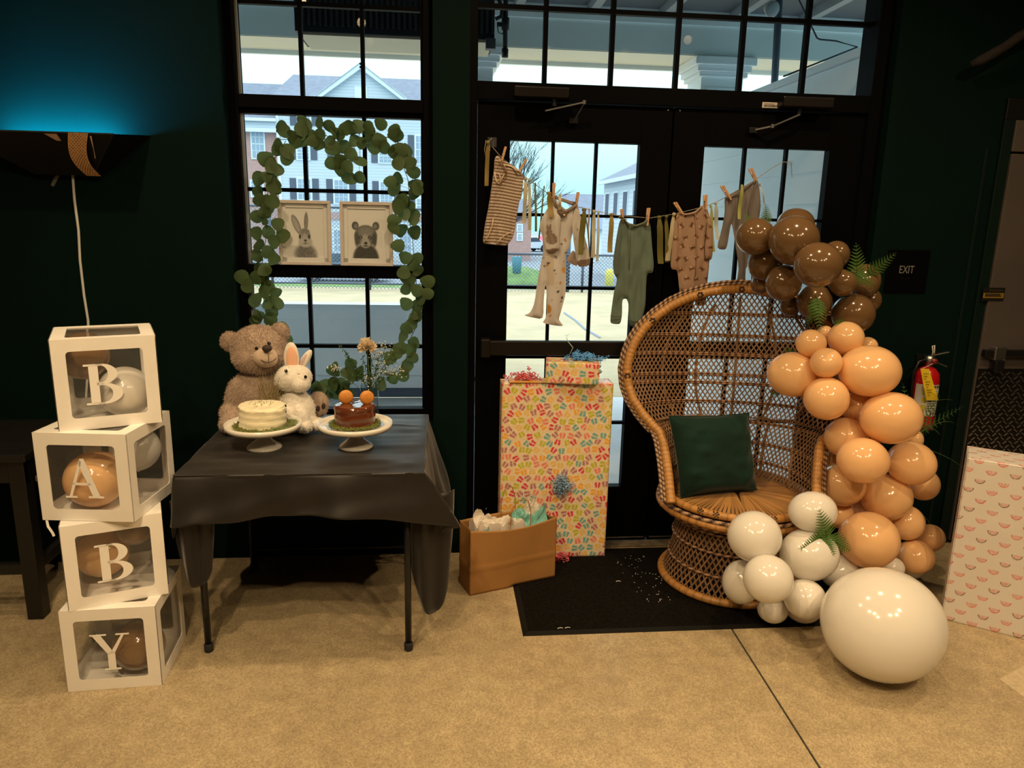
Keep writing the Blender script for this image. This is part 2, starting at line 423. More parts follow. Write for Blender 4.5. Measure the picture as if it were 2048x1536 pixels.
# ---- wall trim and the cooler door at the right
M_TRIMG = mat('trim_green', (0.002, 0.0095, 0.0075), .5, spec=.2)
tag(MB().box((2.535, -.106, 0), (2.553, -.099, 1.98)).build('trim_3', M_TRIMG, bevel=.002), kind='structure')
cd = struct('door_3', (3.1, -.1, 0))
M_COOL = mat('cooler_skin', (.075, .062, .058), .5, metal=.1, noise=(2, .15))
M_TREAD = mat('tread_plate', (.02, .018, .017), .35, metal=.7)
for nm, lo, hi, mt in (('frame_head', (2.6, -.118, 2.105), (3.62, -.1, 2.2), M_BLACKM), ('frame_jamb', (2.6, -.118, 0), (2.652, -.1, 2.105), M_TRIMG), ('frame_jamb', (3.57, -.118, 0), (3.62, -.1, 2.105), M_TRIMG),
                       ('upper_panel', (2.652, -.125, 1.966), (3.57, -.1, 2.105), M_COOL), ('door_panel', (2.652, -.13, .02), (3.57, -.1, 1.956), M_COOL)):
    MB().box(lo, hi).build(nm, mt, cd, bevel=.003)
kp = MB().box((2.657, -.134, .025), (3.565, -.13, .936)).build('kick_plate', M_TREAD, cd)
mb = MB(); r = 0; z = .05
while z < .925:
    x = 2.67+(.016 if r % 2 else 0)
    while x < 3.555:
        s = 1 if (r+int(round(x/.032))) % 2 else -1
        c = Vector((x, -.134, z)); mb.bar(c+Vector((-.009, 0, -.007*s)), c+Vector((.009, 0, .007*s)), .005, .005, up=(0, 1, 0)); x += .032
    r += 1; z += .021
tag(mb.build('tread_bars', mat('tread_bar', (.5, .48, .46), .25, metal=.95), kp), kind='stuff')
lt = MB().box((2.655, -.165, 1.0), (3.3, -.135, 1.035)).build('latch_bar', M_BLACKM, cd, bevel=.005)
MB().box((2.70, -.172, .985), (2.76, -.13, 1.05)).build('hasp', M_SILVER, lt, bevel=.004)
MB().box((2.705, -.18, .925), (2.755, -.15, .985)).build('padlock', M_BLACKM, lt, bevel=.006)
sg = thing('caution_sign', 'small yellow and black caution sticker on cooler door', 'sign', (2.7, -.131, 1.3))
a, b = at(1967, 575, -.131), at(2006, 602, -.131)
MB().box((a.x, -.1325, b.z), (b.x, -.1305, a.z)).build('plate', mat('sign_black', (.004, .004, .004), .5), sg)
MB().box((a.x+.004, -.1335, b.z+.014), (b.x-.004, -.132, a.z-.026)).build('yellow_field', mat('sign_yellow', (.26, .15, .012), .5), sg)
mb = MB()
for k in range(4):
    zz = b.z+.02+(a.z-b.z-.05)*k/3.6; mb.box((a.x+.012, -.1342, zz), (b.x-.012-.01*(k % 2), -.1334, zz+.004))
for k in range(6): mb.box((a.x+.03+.012*k, -.1335, a.z-.018), (a.x+.038+.012*k, -.1322, a.z-.009), mi=0)
mb.build('print_lines', mat('sign_print', (.03, .02, .006), .6), sg)

# EXIT plaque
ex = thing('exit_sign', 'square black exit sign with small grey EXIT lettering', 'sign', (2.235, -.1, 1.3))
MB().box((2.125, -.108, 1.305), (2.335, -.1, 1.508)).build('plaque', mat('plaque_black', (.0015, .0015, .0015), .5, spec=.05), ex, bevel=.003)
def text_mesh(txt, size, M, depth=.0006):
    cu = bpy.data.curves.new('lettering', 'FONT'); cu.body = txt; cu.size = size; cu.align_x = 'CENTER'; cu.align_y = 'CENTER'; cu.extrude = depth
    o = bpy.data.objects.new('lettering', cu); sc.collection.objects.link(o)
    me = bpy.data.meshes.new_from_object(o.evaluated_get(bpy.context.evaluated_depsgraph_get()))
    bpy.data.objects.remove(o); bpy.data.curves.remove(cu)
    me.transform(M); return me
def upright(x, y, z, rz=0.0, sx=1.0):
    return Matrix.Translation((x, y, z)) @ Matrix.Rotation(rz, 4, 'Z') @ Matrix.Rotation(PI/2, 4, 'X') @ Matrix.Diagonal((sx, 1, 1, 1))
M_GREYINK = mat('grey_ink', (.17, .16, .15), .6)
p = at(1813, 540, -.108)
me = text_mesh('EXIT', .052, MATW[ex.name].inverted() @ upright(p.x, -.1085, p.z, 0, .72)); me.materials.append(M_GREYINK); put('lettering', me, ex)
mb = MB()
for k in range(4):
    for q in range(2): mb.ell((p.x-.022+.012*k+.004*q, -.108, p.z-.04), .0012, 6, 4)
mb.build('braille_dots', mat('dot_black', (.01, .01, .01), .4), ex)

# ---- pendant lamps above the scene (the room's lights)
M_BULB = mat('bulb_glow', (1, .8, .55), .4, emit=((1, .75, .45), 12))
LAMPS = [(.976, -3.64, 3.1, 120), (1.707, -3.64, 3.1, 120), (2.104, -3.06, 3.1, 120), (-.621, -2.95, 3.1, 120), (-1.0, -2.44, 3.1, 120), (-.613, -3.65, 3.1, 120),
         (-1.25, -1.05, 3.1, 64), (.15, -.95, 3.1, 64), (1.35, -1.0, 3.1, 74), (2.5, -1.5, 3.1, 74)]
lamp0 = None
for (x, y, z, pw) in LAMPS:
    l = thing('pendant_lamp', 'small black pendant lamp hanging from the ceiling', 'lamp', (x, y, z), 0, 'pendant lamps')
    mb = MB(); mb.lathe([(.012, .18), (.03, .17), (.075, .05), (.08, .045), (.074, .044), (.02, .15)], 20); mb.build('shade', M_BLACKM, l, True, world=False)
    MB().tube([(0, 0, .17), (0, 0, RZ-z)], .004, 6).build('cord', M_BLACKM, l, world=False)
    MB().ell((0, 0, .095), .028, 12, 8).build('bulb', M_BULB, l, True, world=False)
    li = bpy.data.lights.new('bulb_light', 'SPOT'); li.spot_size = math.radians(158); li.spot_blend = 1.0; li.energy = pw; li.color = (1.0, .71, .385); li.shadow_soft_size = .035
    lo = bpy.data.objects.new('bulb_light', li); sc.collection.objects.link(lo); lo.parent = l; lo.location = (0, 0, .02)

# ================================================================== OUTSIDE
def siding_mat(name, col, pitch, axis='Z', line=.55):
    m = mat(name, col, .6); nt = m.node_tree; p = nt.nodes['Principled BSDF']; L = nt.links
    tc = nt.nodes.new('ShaderNodeTexCoord'); sx = nt.nodes.new('ShaderNodeSeparateXYZ'); L.new(tc.outputs['Object'], sx.inputs[0])
    mt = nt.nodes.new('ShaderNodeMath'); mt.operation = 'DIVIDE'; mt.inputs[1].default_value = pitch; L.new(sx.outputs[axis], mt.inputs[0])
    fr = nt.nodes.new('ShaderNodeMath'); fr.operation = 'FRACT'; L.new(mt.outputs[0], fr.inputs[0])
    rp = nt.nodes.new('ShaderNodeValToRGB'); rp.color_ramp.interpolation = 'CONSTANT'
    rp.color_ramp.elements[0].color = tuple(c*line for c in col)+(1,); rp.color_ramp.elements[1].position = .14; rp.color_ramp.elements[1].color = tuple(col)+(1,)
    L.new(fr.outputs[0], rp.inputs[0]); L.new(rp.outputs[0], p.inputs['Base Color'])
    return m
def brick_mat(name, c1, c2, mortar, scale):
    m = mat(name, c1, .8); nt = m.node_tree; p = nt.nodes['Principled BSDF']
    tc = nt.nodes.new('ShaderNodeTexCoord'); mp = nt.nodes.new('ShaderNodeMapping'); mp.inputs['Rotation'].default_value = (PI/2, 0, 0); br = nt.nodes.new('ShaderNodeTexBrick')
    br.inputs['Scale'].default_value = scale; br.inputs['Color1'].default_value = c1+(1,); br.inputs['Color2'].default_value = c2+(1,); br.inputs['Mortar'].default_value = mortar+(1,)
    br.inputs['Mortar Size'].default_value = .03
    nt.links.new(tc.outputs['Object'], mp.inputs[0]); nt.links.new(mp.outputs[0], br.inputs['Vector']); nt.links.new(br.outputs['Color'], p.inputs['Base Color'])
    return m
M_PWHITE = mat('porch_white', (.90, .93, .96), .6)
M_PGREY = mat('porch_grey', (.80, .84, .84), .7, noise=(2, .05))
M_PCREAM = mat('porch_soffit', (.85, .78, .66), .7)
M_PCEIL = mat('porch_ceiling', (.12, .125, .14), .8)
M_SAND = mat('court_sand', (.43, .345, .215), .95, noise=(1.6, .12), bump=(5, .6, .06))
M_SLAB = mat('patio_concrete', (.62, .65, .69), .75, noise=(3, .08))
M_ASPH = mat('asphalt', (.24, .26, .30), .9, noise=(2, .08))
M_GRASS = mat('lawn', (.15, .25, .06), .95, noise=(3, .3))
tag(MB().box((-14, .12, -.15), (16, 3.3, -.05)).build('patio_floor', M_SLAB), kind='structure')
for k in range(5):
    pass
tag(MB().box((-20, 3.3, -.3), (24, 14.6, -.1)).build('sand_court', M_SAND), 'pale yellow sand court beyond the patio', 'sand', kind='stuff')
tag(MB().box((-90, 14.6, -1.9), (110, 160, -1.55)).build('street_ground', M_ASPH), kind='structure')
mb = MB(); _g = at(1030, 572, 26); mb.ell((_g.x, 26, -1.55), (1.9, 2.0, _g.z+2.35), 28, 12); tag(mb.build('grass_mound', M_GRASS, smooth=True), 'low green grass mound beyond the fence', 'grass', kind='stuff')
tag(MB().box((-9, 14.6, -.35), (-.4, 15.6, -.1)).build('grass_verge', M_GRASS), 'strip of green verge along the fence', 'grass', kind='stuff')
# court boundary tape and cable on the sand
mb = MB(); mb.tube([atz(1128, 625, -.085), atz(1150, 640, -.085), atz(1170, 658, -.085), atz(1200, 675, -.085)], .017, 6, flat=.3)
tag(mb.build('boundary_tape', mat('tape_blue', (.22, .24, .30), .7)), 'blue boundary tape lying across the sand', 'tape')
# porch roof: ceiling, beam, step board, columns
po = struct('trim_4', (1, 3.4, 3))
MB().box((-14, .12, 3.37), (16, 3.3, 3.5)).build('porch_ceiling', M_PCEIL, po)
MB().box((-14, 3.22, 3.03), (16, 3.72, 3.9)).build('beam_face', M_PGREY, po)
MB().box((-14, 3.20, 3.26), (16, 3.225, 3.37)).build('beam_board', mat('porch_board', (.86, .90, .91), .7), po)
MB().box((-14, 3.225, 3.02), (16, 3.72, 3.03)).build('beam_soffit', M_PCREAM, po)
MB().box((-14, 3.72, 2.985), (16, 3.76, 3.9)).build('fascia', M_PGREY, po)
mb = MB()
for k in range(14): mb.box((-3.1+.62*k, .12, 3.30), (-3.03+.62*k, 3.2, 3.37))
mb.build('rafters', mat('rafter', (.3, .31, .33), .8), po)
mb = MB(); mb.tube([(-4, 2.2, 3.3), (6, 2.2, 3.3)], .03, 8); mb.tube([(-4, 1.5, 3.33), (6, 1.7, 3.33)], .018, 8); mb.build('conduit', mat('conduit_grey', (.4, .42, .45), .5, metal=.4), po)
def column(x0, x1, z1, lab):
    c = thing('porch_column', lab, 'column', ((x0+x1)/2, 3.45, -.05), 0, 'porch columns')
    y0, y1 = 3.27, 3.27+(x1-x0)
    MB().box((x0, y0, -.05), (x1, y1, z1)).build('shaft', M_PWHITE, c, bevel=.006)
    for k, (o, za, zb) in enumerate(((.03, z1-.13, z1-.09), (.055, z1-.09, z1-.04), (.085, z1-.04, z1+.03))):
        MB().box((x0-o, y0-o, za), (x1+o, y1+o, zb)).build('capital_band', M_PWHITE, c, bevel=.008)
    mb = MB(); w = x1-x0
    for lo, hi in (((x0+.05, y0-.008, z1-.75), (x0+.075, y0, z1-.24)), ((x1-.075, y0-.008, z1-.75), (x1-.05, y0, z1-.24)), ((x0+.05, y0-.008, z1-.24), (x1-.05, y0, z1-.215))): mb.box(lo, hi)
    mb.build('panel_mould', M_PWHITE, c)
    MB().box((x0-.04, y0-.04, -.05), (x1+.04, y1+.04, .12)).build('plinth', M_PWHITE, c)
column(2.30, 2.68, 2.99, 'white panelled porch column beside the siding fence wall')
column(.08, .46, 2.99, 'white panelled porch column near the hanging pipe')
# half wall of the patio behind the window
hw = thing('patio_half_wall', 'low white panelled patio wall in front of the sand', 'wall', (-2.0, 3.3, -.05))
for nm, lo, hi, mt in (('panel', (-6, 3.3, .16), (.46, 3.38, .70), M_PWHITE), ('top_board', (-6, 3.285, .68), (.46, 3.38, .785), M_PWHITE), ('cap', (-6, 3.24, .785), (.46, 3.44, .825), mat('cap_white', (.85, .9, .95), .5)),
                       ('base_board', (-6, 3.27, .05), (.46, 3.38, .16), mat('base_white', (.8, .86, .93), .5)), ('footing', (-6, 3.32, -.05), (.46, 3.4, .05), mat('gap_dark', (.10, .14, .22), .8))):  # footing is a dark board standing in for the dark gap below
    MB().box(lo, hi).build(nm, mt, hw, bevel=.004)
# ledge outside the window (dark flashing)
tag(MB().box((-.9, .12, .6), (-.03, .22, .645)).build('trim_5', mat('ledge', (.5, .55, .62), .6)), kind='structure')
# white siding fence wall at the right of the doors, board by board
sw = thing('siding_wall', 'white lap siding wall running out beside the door', 'wall', (2.14, 1.8, -.05))
M_SIDE = mat('lap_siding', (.82, .87, .92), .55, noise=(2, .03))
MB().box((2.15, .13, -.05), (2.24, 3.15, 2.46)).build('core', M_SIDE, sw)
z = -.05
while z < 2.42:
    zt = min(z+.178, 2.46)
    mb = MB(); x0 = 2.128
    mb.add([(x0, .13, z), (x0, 3.16, z), (x0+.014, 3.16, zt+.01), (x0+.014, .13, zt+.01), (x0+.03, .13, z), (x0+.03, 3.16, z), (x0+.03, 3.16, zt+.01), (x0+.03, .13, zt+.01)],
           [(0, 1, 2, 3), (7, 6, 5, 4), (0, 4, 5, 1), (3, 2, 6, 7), (1, 5, 6, 2), (0, 3, 7, 4)])
    mb.build('siding_board', M_SIDE, sw); z += .178
MB().box((2.115, .13, 2.455), (2.26, 3.17, 2.49)).build('cap', mat('siding_cap', (.75, .8, .86), .5), sw)
MB().box((2.06, .125, -.05), (2.128, .16, 2.95)).build('corner_board', mat('corner_white', (.75, .8, .84), .5), sw)
# hanging gas heater with pipe and hose
ht = thing('patio_heater', 'dark ribbed overhead patio heater with tan underside', 'heater', (-.25, 1.5, 2.7))
M_HEAT = mat('heater_dark', (.035, .043, .06), .55, metal=.3)
mb = MB(); mb.prism([(1.5, 2.70), (1.5, 2.9), (1.62, 3.0), (1.95, 3.0), (1.95, 2.70)], -.875, .345, Matrix(((0, 0, 1, 0), (1, 0, 0, 0), (0, 1, 0, 0), (0, 0, 0, 1))))
mb.build('hood', M_HEAT, ht)
mb = MB(); x = -.83
while x < .33: mb.box((x, 1.488, 2.735), (x+.014, 1.5, 2.895)); x += .034
mb.build('ribs', mat('heater_rib', (.075, .083, .10), .55, metal=.3), ht)
MB().box((-.85, 1.52, 2.685), (.33, 1.94, 2.70)).build('reflector', mat('reflector_tan', (.75, .66, .5), .5), ht)
MB().box((.29, 1.46, 2.64), (.35, 1.52, 2.70)).build('badge', mat('badge_grey', (.12, .14, .17), .5), ht)
for hx in (-.5, .1): MB().tube([(hx, 1.7, 3.0), (hx, 1.7, 3.37)], .012, 6).build('hanger', M_HEAT, ht)
M_PIPE = mat('pipe_black', (.02, .024, .03), .5)
pp = thing('gas_pipe', 'black drop pipe with hose hanging beside the heater', 'pipe', (.413, 1.5, 2.6))
mb = MB(); mb.tube([(.413, 1.5, 3.37), (.413, 1.5, 2.62)], .016, 10); mb.lathe([(.021, 0), (.021, .05)], 10, c=(.413, 1.5, 2.6)); mb.lathe([(.024, 0), (.024, .07)], 10, c=(.413, 1.5, 2.76)); mb.tube([(.36, 1.5, 2.79), (.413, 1.5, 2.79)], .014, 8)
mb.build('pipe', M_PIPE, pp, True)
mb = MB(); mb.tube([(.345, 1.52, 2.96), (.37, 1.5, 2.93), (.39, 1.49, 2.88), (.385, 1.49, 2.835), (.35, 1.5, 2.82)], .012, 8); mb.build('hose', M_PIPE, pp, True)
MB().tube([(.36, 1.48, 2.78), (.368, 1.48, 2.74), (.39, 1.48, 2.73), (.41, 1.5, 2.76)], .003, 6).build('wire', M_PIPE, pp, True)
a = at(1555, 30, 2.6); b = at(1548, 170, 2.6)
tag(MB().tube([(a.x, 2.6, 3.37), (b.x+.02, 2.6, 2.3)], .028, 10).build('downspout_pole', mat('pole_slate', (.10, .13, .17), .5), smooth=True), 'slim dark pole standing behind the siding wall', 'pole')
pts = [at(1598, 0, 1.2), at(1612, 30, 1.2), at(1634, 76, 1.2), at(1640, 79, 1.2), at(1672, 82, 1.2), at(1715, 94, 1.2)]
tag(MB().tube([tuple(p) for p in pts]+[(2.112, 1.2, 2.5)], .005, 6).build('loose_cable', mat('cable_grey', (.12, .14, .16), .6), smooth=True), 'loose grey cable drooping from the porch ceiling', 'cable')
tag(MB().lathe([(.03, 0), (.055, .09), (.05, .1), (0, .09)], 16, M=Matrix.Rotation(1.9, 4, 'X'), c=at(1535, 16, 2.2)).build('flood_light', mat('flood_grey', (.45, .48, .5), .4), smooth=True), 'small round flood light under the porch ceiling', 'light')

# chain link fence
fe = thing('chain_link_fence', 'grey chain link fence behind the sand court', 'fence', (0, 14, -.1))
M_WIRE = mat('fence_wire', (.16, .19, .25), .5, metal=.4)
M_POST = mat('fence_post', (.07, .09, .13), .5, metal=.4)
def fence(x0, x1, zt, y=14.0):
    mb = MB(); z0 = -.08; h = zt-z0; s = .085
    x = x0-h
    while x < x1:
        for sg in (0, 1):
            xa, xb = (x, x+h); za, zb = (z0, zt)
            if xa < x0: za += x0-xa; xa = x0
            if xb > x1: zb -= xb-x1; xb = x1
            if xb-xa > .03:
                if sg: za, zb = z0+zt-za, z0+zt-zb
                mb.tube([(xa, y, za), (xb, y, zb)], .0055, 3, cap=False)
        x += s
    tag(mb.build('wire_mesh', M_WIRE, fe), kind='stuff')
    MB().tube([(x0, y, zt), (x1, y, zt)], .025, 8).build('top_rail', M_POST, fe, True)
    MB().tube([(x0, y, z0+.12), (x1, y, z0+.12)], .02, 8).build('bottom_rail', M_POST, fe, True)
    xx = x0
    while xx <= x1+.01: MB().tube([(xx, y, -.15), (xx, y, zt+.06)], .03, 8).build('post', M_POST, fe, True); xx += 2.2
fence(-6.0, .4, 1.75); fence(1.2, 6.5, .78)
MB().tube([(3.05, 14.1, -.15), (3.05, 14.1, 1.5)], .06, 10).build('gate_post', M_POST, fe, True)
mb = MB(); mb.lathe([(.11, 0), (.11, .5), (.09, .56), (.04, .6), (0, .61)], 14, c=at(1217, 583, 16))
tag(mb.build('hydrant_bollard', mat('hydrant_yellow', (.75, .6, .05), .5), smooth=True), 'yellow bollard standing beyond the fence', 'bollard')
mb = MB(); c = at(1033, 562, 25); c.z = -1.55+(_g.z+2.35)*math.sqrt(max(0, 1-((c.x-_g.x)/1.9)**2-((25-26)/2.0)**2))-.03; mb.lathe([(.16, 0), (.2, .6), (.17, .62), (0, .6)], 12, c=c)
tag(mb.build('litter_bin', mat('bin_teal', (.03, .22, .28), .5), smooth=True), 'small teal bin on the grass mound', 'bin')

# cars
def car(label, loc, rz, col, L=4.4):
    c = thing('parked_car', label, 'car', loc, rz, 'parked cars')
    prof = [(-L/2, .35), (-L/2+.05, .75), (-L/2+.55, .88), (-L/2+1.15, 1.38), (.55, 1.42), (1.25, .95), (L/2-.1, .8), (L/2, .5), (L/2-.02, .3)]
    Mx = Matrix(((1, 0, 0, 0), (0, 0, 1, 0), (0, 1, 0, 0), (0, 0, 0, 1)))
    MB().prism(prof, -.85, .85, Mx).build('body', mat('car_paint', col, .25, coat=.5), c, world=False, bevel=.06)
    MB().prism([(-L/2+.8, .92), (-L/2+1.25, 1.32), (.5, 1.35), (1.05, .95)], -.86, .86, Mx).build('windows', mat('car_glass', (.05, .07, .1), .1), c, world=False)
    for x in (-L/2+.8, L/2-.85):
        for y in (-.8, .8):
            w = MB().lathe([(.32, -.1), (.34, -.06), (.34, .06), (.32, .1)], 20, c=(x, y, .34), M=Matrix.Rotation(PI/2, 4, 'X')).build('wheel', mat('tyre', (.02, .02, .025), .8), c, world=False)
            mb = MB()
            for k in range(6): mb.bar((x, y-.11 if y < 0 else y+.11, .34), (x+.22*math.cos(k*PI/3), y-.11 if y < 0 else y+.11, .34+.22*math.sin(k*PI/3)), .03, .06, up=(0, 1, 0))
            mb.build('rim', M_SILVER, w, world=False)
    return c
car('blue grey car parked outside the left window', (at(690, 563, 33).x, 33, -1.55), 0, (.16, .21, .28))
car('dark car parked by the grass mound', (at(1036, 570, 31).x-2.2, 31, -1.55), 0, (.03, .04, .06))
car('white car parked far down the street', atz(1054, 503, -1.55), .5, (.75, .8, .85))
car('red car parked far down the street', atz(1084, 502, -1.55)+Vector((1.2, 4, 0)), 1.2, (.55, .02, .08), 3.8)

# bare tree
tree = thing('bare_tree', 'leafless winter tree with fine spreading branches', 'tree', (1.9, 24, -1.5))
M_BARK = mat('bark_dark', (.06, .055, .07), .9)
tr_r = random.Random(3)
tmb = MB(); bmb = MB()
def branch(p, d, L, r, lev, mbx):
    q = p + d*L; m = p + d*(L*.5) + Vector((tr_r.uniform(-1, 1), tr_r.uniform(-1, 1), tr_r.uniform(-.3, .6)))*L*.05
    mbx.tube([p, m, q], [r, r*.85, r*.65], 5 if lev < 2 else 3, cap=False)
    if lev >= 5: return
    for k in range(4):
        ax = Vector((tr_r.uniform(-1, 1), tr_r.uniform(-.5, .5), tr_r.uniform(-.3, .6)))
        nd = (d*1.0 + ax*.5 + Vector((0, 0, .10))).normalized()
        branch(p+(q-p)*(1 if k == 0 else tr_r.uniform(.3, .95)), nd, L*tr_r.uniform(.52, .78), r*.55, lev+1, bmb)
_t0 = Vector((1.75, 24, -1.5)); _t1 = Vector((1.85, 24, 1.1))
tmb.tube([_t0, (_t0+_t1)/2+Vector((.05, 0, 0)), _t1], [.17, .14, .12], 8)
for dd, LL in (((.75, 0, 1), 1.5), ((.35, .1, 1), 1.7), ((-.3, 0, 1), 1.6), ((1.2, .1, .55), 1.3), ((.05, -.1, 1), 1.6)): branch(_t1, Vector(dd).normalized(), LL, .05, 1, tmb)
tmb.build('trunk', M_BARK, tree, True); tag(bmb.build('twigs', M_BARK, tree, True), kind='stuff')

# apartment block seen through the window
ab = thing('apartment_building', 'pale siding apartment building with gable and dark shutters', 'building', (-6, 50, -1.5))
FY = 50.0
M_APT = siding_mat('apartment_siding', (.54, .61, .68), .2, line=.72)
M_BRICK = brick_mat('apartment_brick', (.38, .14, .11), (.46, .2, .16), (.55, .5, .48), 4.0)
M_ROOF = mat('slate_roof', (.17, .19, .25), .9, noise=(3, .12))
M_TRIMW = mat('building_trim', (.68, .74, .79), .6)
M_SHUT = mat('shutter_slate', (.085, .10, .14), .7)
M_BGLASS = mat('far_glass', (.30, .38, .48), .15)
def P(px, py, y=FY): p = at(px, py, y); return p
xl = P(556, 300).x; xr = P(950, 300).x; ez = P(640, 203).z; ez2 = P(520, 238).z; ez3 = P(520, 256).z
MB().box((xl, FY, -2), (xr, FY+9, ez)).build('siding_wall', M_APT, ab)
MB().box((xl-7, FY+.4, -2), (xl, FY+9, ez2)).build('brick_wall', M_BRICK, ab)
MB().box((xl-7, FY-.02, ez3), (xl, FY+.41, ez2)).build('upper_wall', M_APT, ab)
MB().box((xl-7, FY-.05, -2), (xr, FY+.35, -1.2)).build('footing', mat('apt_footing', (.5, .52, .55), .8), ab)
MB().box((xl+2.2, FY-.05, P(700, 440).z), (xr, FY+.02, P(700, 425).z)).build('brick_band', M_BRICK, ab)
MB().box((xl-7, FY-.06, ez3-.25), (xl+.1, FY+.4, ez3)).build('band_board', M_TRIMW, ab)
MB().box((xl-.05, FY-.06, -.2), (xl+.14, FY+.01, ez)).build('corner_board', M_TRIMW, ab)
g = [P(628, 202), P(722, 134), P(812, 202)]
mb = MB(); mb.add([(g[0].x, FY-.05, g[0].z), (g[2].x, FY-.05, g[2].z), (g[1].x, FY-.05, g[1].z), (g[0].x, FY+5, g[0].z), (g[2].x, FY+5, g[2].z), (g[1].x, FY+5, g[1].z)], [(0, 1, 2), (3, 5, 4), (0, 2, 5, 3), (2, 1, 4, 5)])
mb.build('gable', M_APT, ab)
for a, b in ((g[0], g[1]), (g[2], g[1])):
    MB().bar((a.x, FY-.2, a.z), (b.x, FY-.2, b.z+.02), .45, .3).build('rake_board', M_TRIMW, ab)
    mb = MB(); mb.add([(a.x, FY-.5, a.z+.12), (b.x, FY-.5, b.z+.2), (b.x, FY+5, b.z+.2), (a.x, FY+5, a.z+.12)], [(0, 1, 2, 3)]); mb.build('gable_roof', M_ROOF, ab)
c = P(722, 185); MB().box((c.x-.42, FY-.1, c.z-.7), (c.x+.42, FY-.04, c.z+.35)).build('gable_vent', M_TRIMW, ab)
# main roof and lower roof
a = P(575, 158); b = P(560, 200)
mb = MB(); mb.add([(xl-.6, FY-.4, ez-.1), (xr, FY-.4, ez-.1), (xr, FY+4, ez+2.3), (xl+.5, FY+4, ez+2.3)], [(0, 1, 2, 3)]); mb.build('roof', M_ROOF, ab)
mb = MB(); mb.add([(xl-7, FY-.2, ez2), (xl-.02, FY-.2, ez2), (xl-.02, FY+3, ez2+2.7), (xl-7, FY+3, ez2+2.7)], [(0, 1, 2, 3)]); mb.build('roof', M_ROOF, ab)
MB().box((xl-7, FY-.25, ez2-.15), (xl, FY-.1, ez2+.05)).build('eave', M_TRIMW, ab)
def win_far(x0p, y0p, x1p, y1p, sh=True, y=FY, par=None, side='both'):
    a = at(x0p, y0p, y); b = at(x1p, y1p, y); par = par or ab
    f = MB().box((a.x-.1, y-.06, b.z-.1), (b.x+.1, y+.02, a.z+.1)).build('window', M_TRIMW, par)
    MB().box((a.x, y-.08, b.z), (b.x, y-.055, a.z)).build('pane', M_BGLASS, f)
    mb = MB(); w = b.x-a.x; h = a.z-b.z
    for k in (1, 2): mb.box((a.x+w*k/3-.015, y-.095, b.z), (a.x+w*k/3+.015, y-.075, a.z))
    for k in (1, 2, 3): mb.box((a.x, y-.095, b.z+h*k/4-(.03 if k == 2 else .015)), (b.x, y-.075, b.z+h*k/4+(.03 if k == 2 else .015)))
    mb.build('grille', M_TRIMW, f)
    if sh:
        for sgn in ((-1, 1) if side == 'both' else ((-1,) if side == 'l' else (1,))):
            xc = (a.x-.14-.21) if sgn < 0 else (b.x+.14+.21)
            MB().box((xc-.21, y-.05, b.z-.05), (xc+.21, y+.01, a.z+.05)).build('shutter', M_SHUT, par)
win_far(503, 260, 529, 316, False, FY+.4)
win_far(503, 362, 526, 392, False, FY+.4)
for (a, b, c, d) in ((595, 293, 618, 318), (671, 296, 694, 322), (759, 300, 783, 325), (832, 272, 852, 327), (596, 358, 622, 398), (669, 360, 696, 406), (761, 364, 785, 412), (834, 398, 853, 424), (596, 212, 620, 250)):
    win_far(a, b, c, d)
for (a, b, c, d) in ((668, 460, 690, 520), (800, 455, 822, 520)): win_far(a, b, c, d, False)
# far buildings through the door
rb = thing('white_house', 'white siding house with long receding eave line', 'building', (12, 36, -.15))
mb = MB(); X0 = 9.6; ya = atx(1207, 400, X0).y; z_e = 3.75
MB().box((X0, 18, -1.6), (X0+9, ya, z_e)).build('wall', siding_mat('house_siding', (.62, .66, .71), .22, line=.75), rb)
mb = MB(); mb.add([(X0-.4, 17.6, z_e-.02), (X0-.4, ya+.4, z_e-.02), (X0+4.5, ya+.4, z_e+2.4), (X0+4.5, 17.6, z_e+2.4)], [(0, 1, 2, 3)]); mb.build('roof', M_ROOF, rb)
MB().box((X0-.42, 17.6, z_e-.2), (X0-.3, ya+.4, z_e)).build('gutter', M_TRIMW, rb)
for k in range(6):
    yy = ya-1.2-2.1*k; f = MB().box((X0-.05, yy-.5, 1.7), (X0+.02, yy+.5, 3.1)).build('window', M_TRIMW, rb)
    MB().box((X0-.07, yy-.4, 1.78), (X0-.04, yy+.4, 3.02)).build('pane', M_SHUT, f)
gh = thing('grey_roof_house', 'low house with big plain grey roof down the street', 'building', (13, 60, -.15))
a = at(1130, 386, 60); MB().box((a.x+.3, 60, -1.6), (a.x+14, 68, 2.0)).build('wall', M_TRIMW, gh)
mb = MB(); mb.add([(a.x+.9, 59.5, 1.9), (a.x+14, 59.5, 1.9), (a.x+14, 63, 3.75), (a.x, 63, 3.75)], [(0, 1, 2, 3)]); mb.build('roof', M_ROOF, gh)
bh = thing('brick_house', 'red brick building half hidden by bare trees', 'building', (3.5, 52, -.15))
a = at(1000, 428, 52); b = at(1062, 480, 52)
MB().box((a.x, 52, -1.6), (b.x, 60, a.z)).build('wall', M_BRICK, bh)
mb = MB(); mb.add([(a.x-.3, 51.6, a.z), (b.x+.3, 51.6, a.z), (b.x, 55, a.z+1.2), (a.x, 55, a.z+1.2)], [(0, 1, 2, 3)]); mb.build('roof', M_ROOF, bh)
for k in range(2): win_far(1036, 450+18*k, 1043, 461+18*k, False, 52, bh)
pv = thing('porch_pavilion', 'low pale porch with blue roof beyond the street', 'building', (11, 52, -1.5))
a = at(1188, 440, 52); b = at(1240, 500, 52)
MB().box((a.x, 52, -1.6), (b.x, 54, a.z-.6)).build('wall', M_TRIMW, pv)
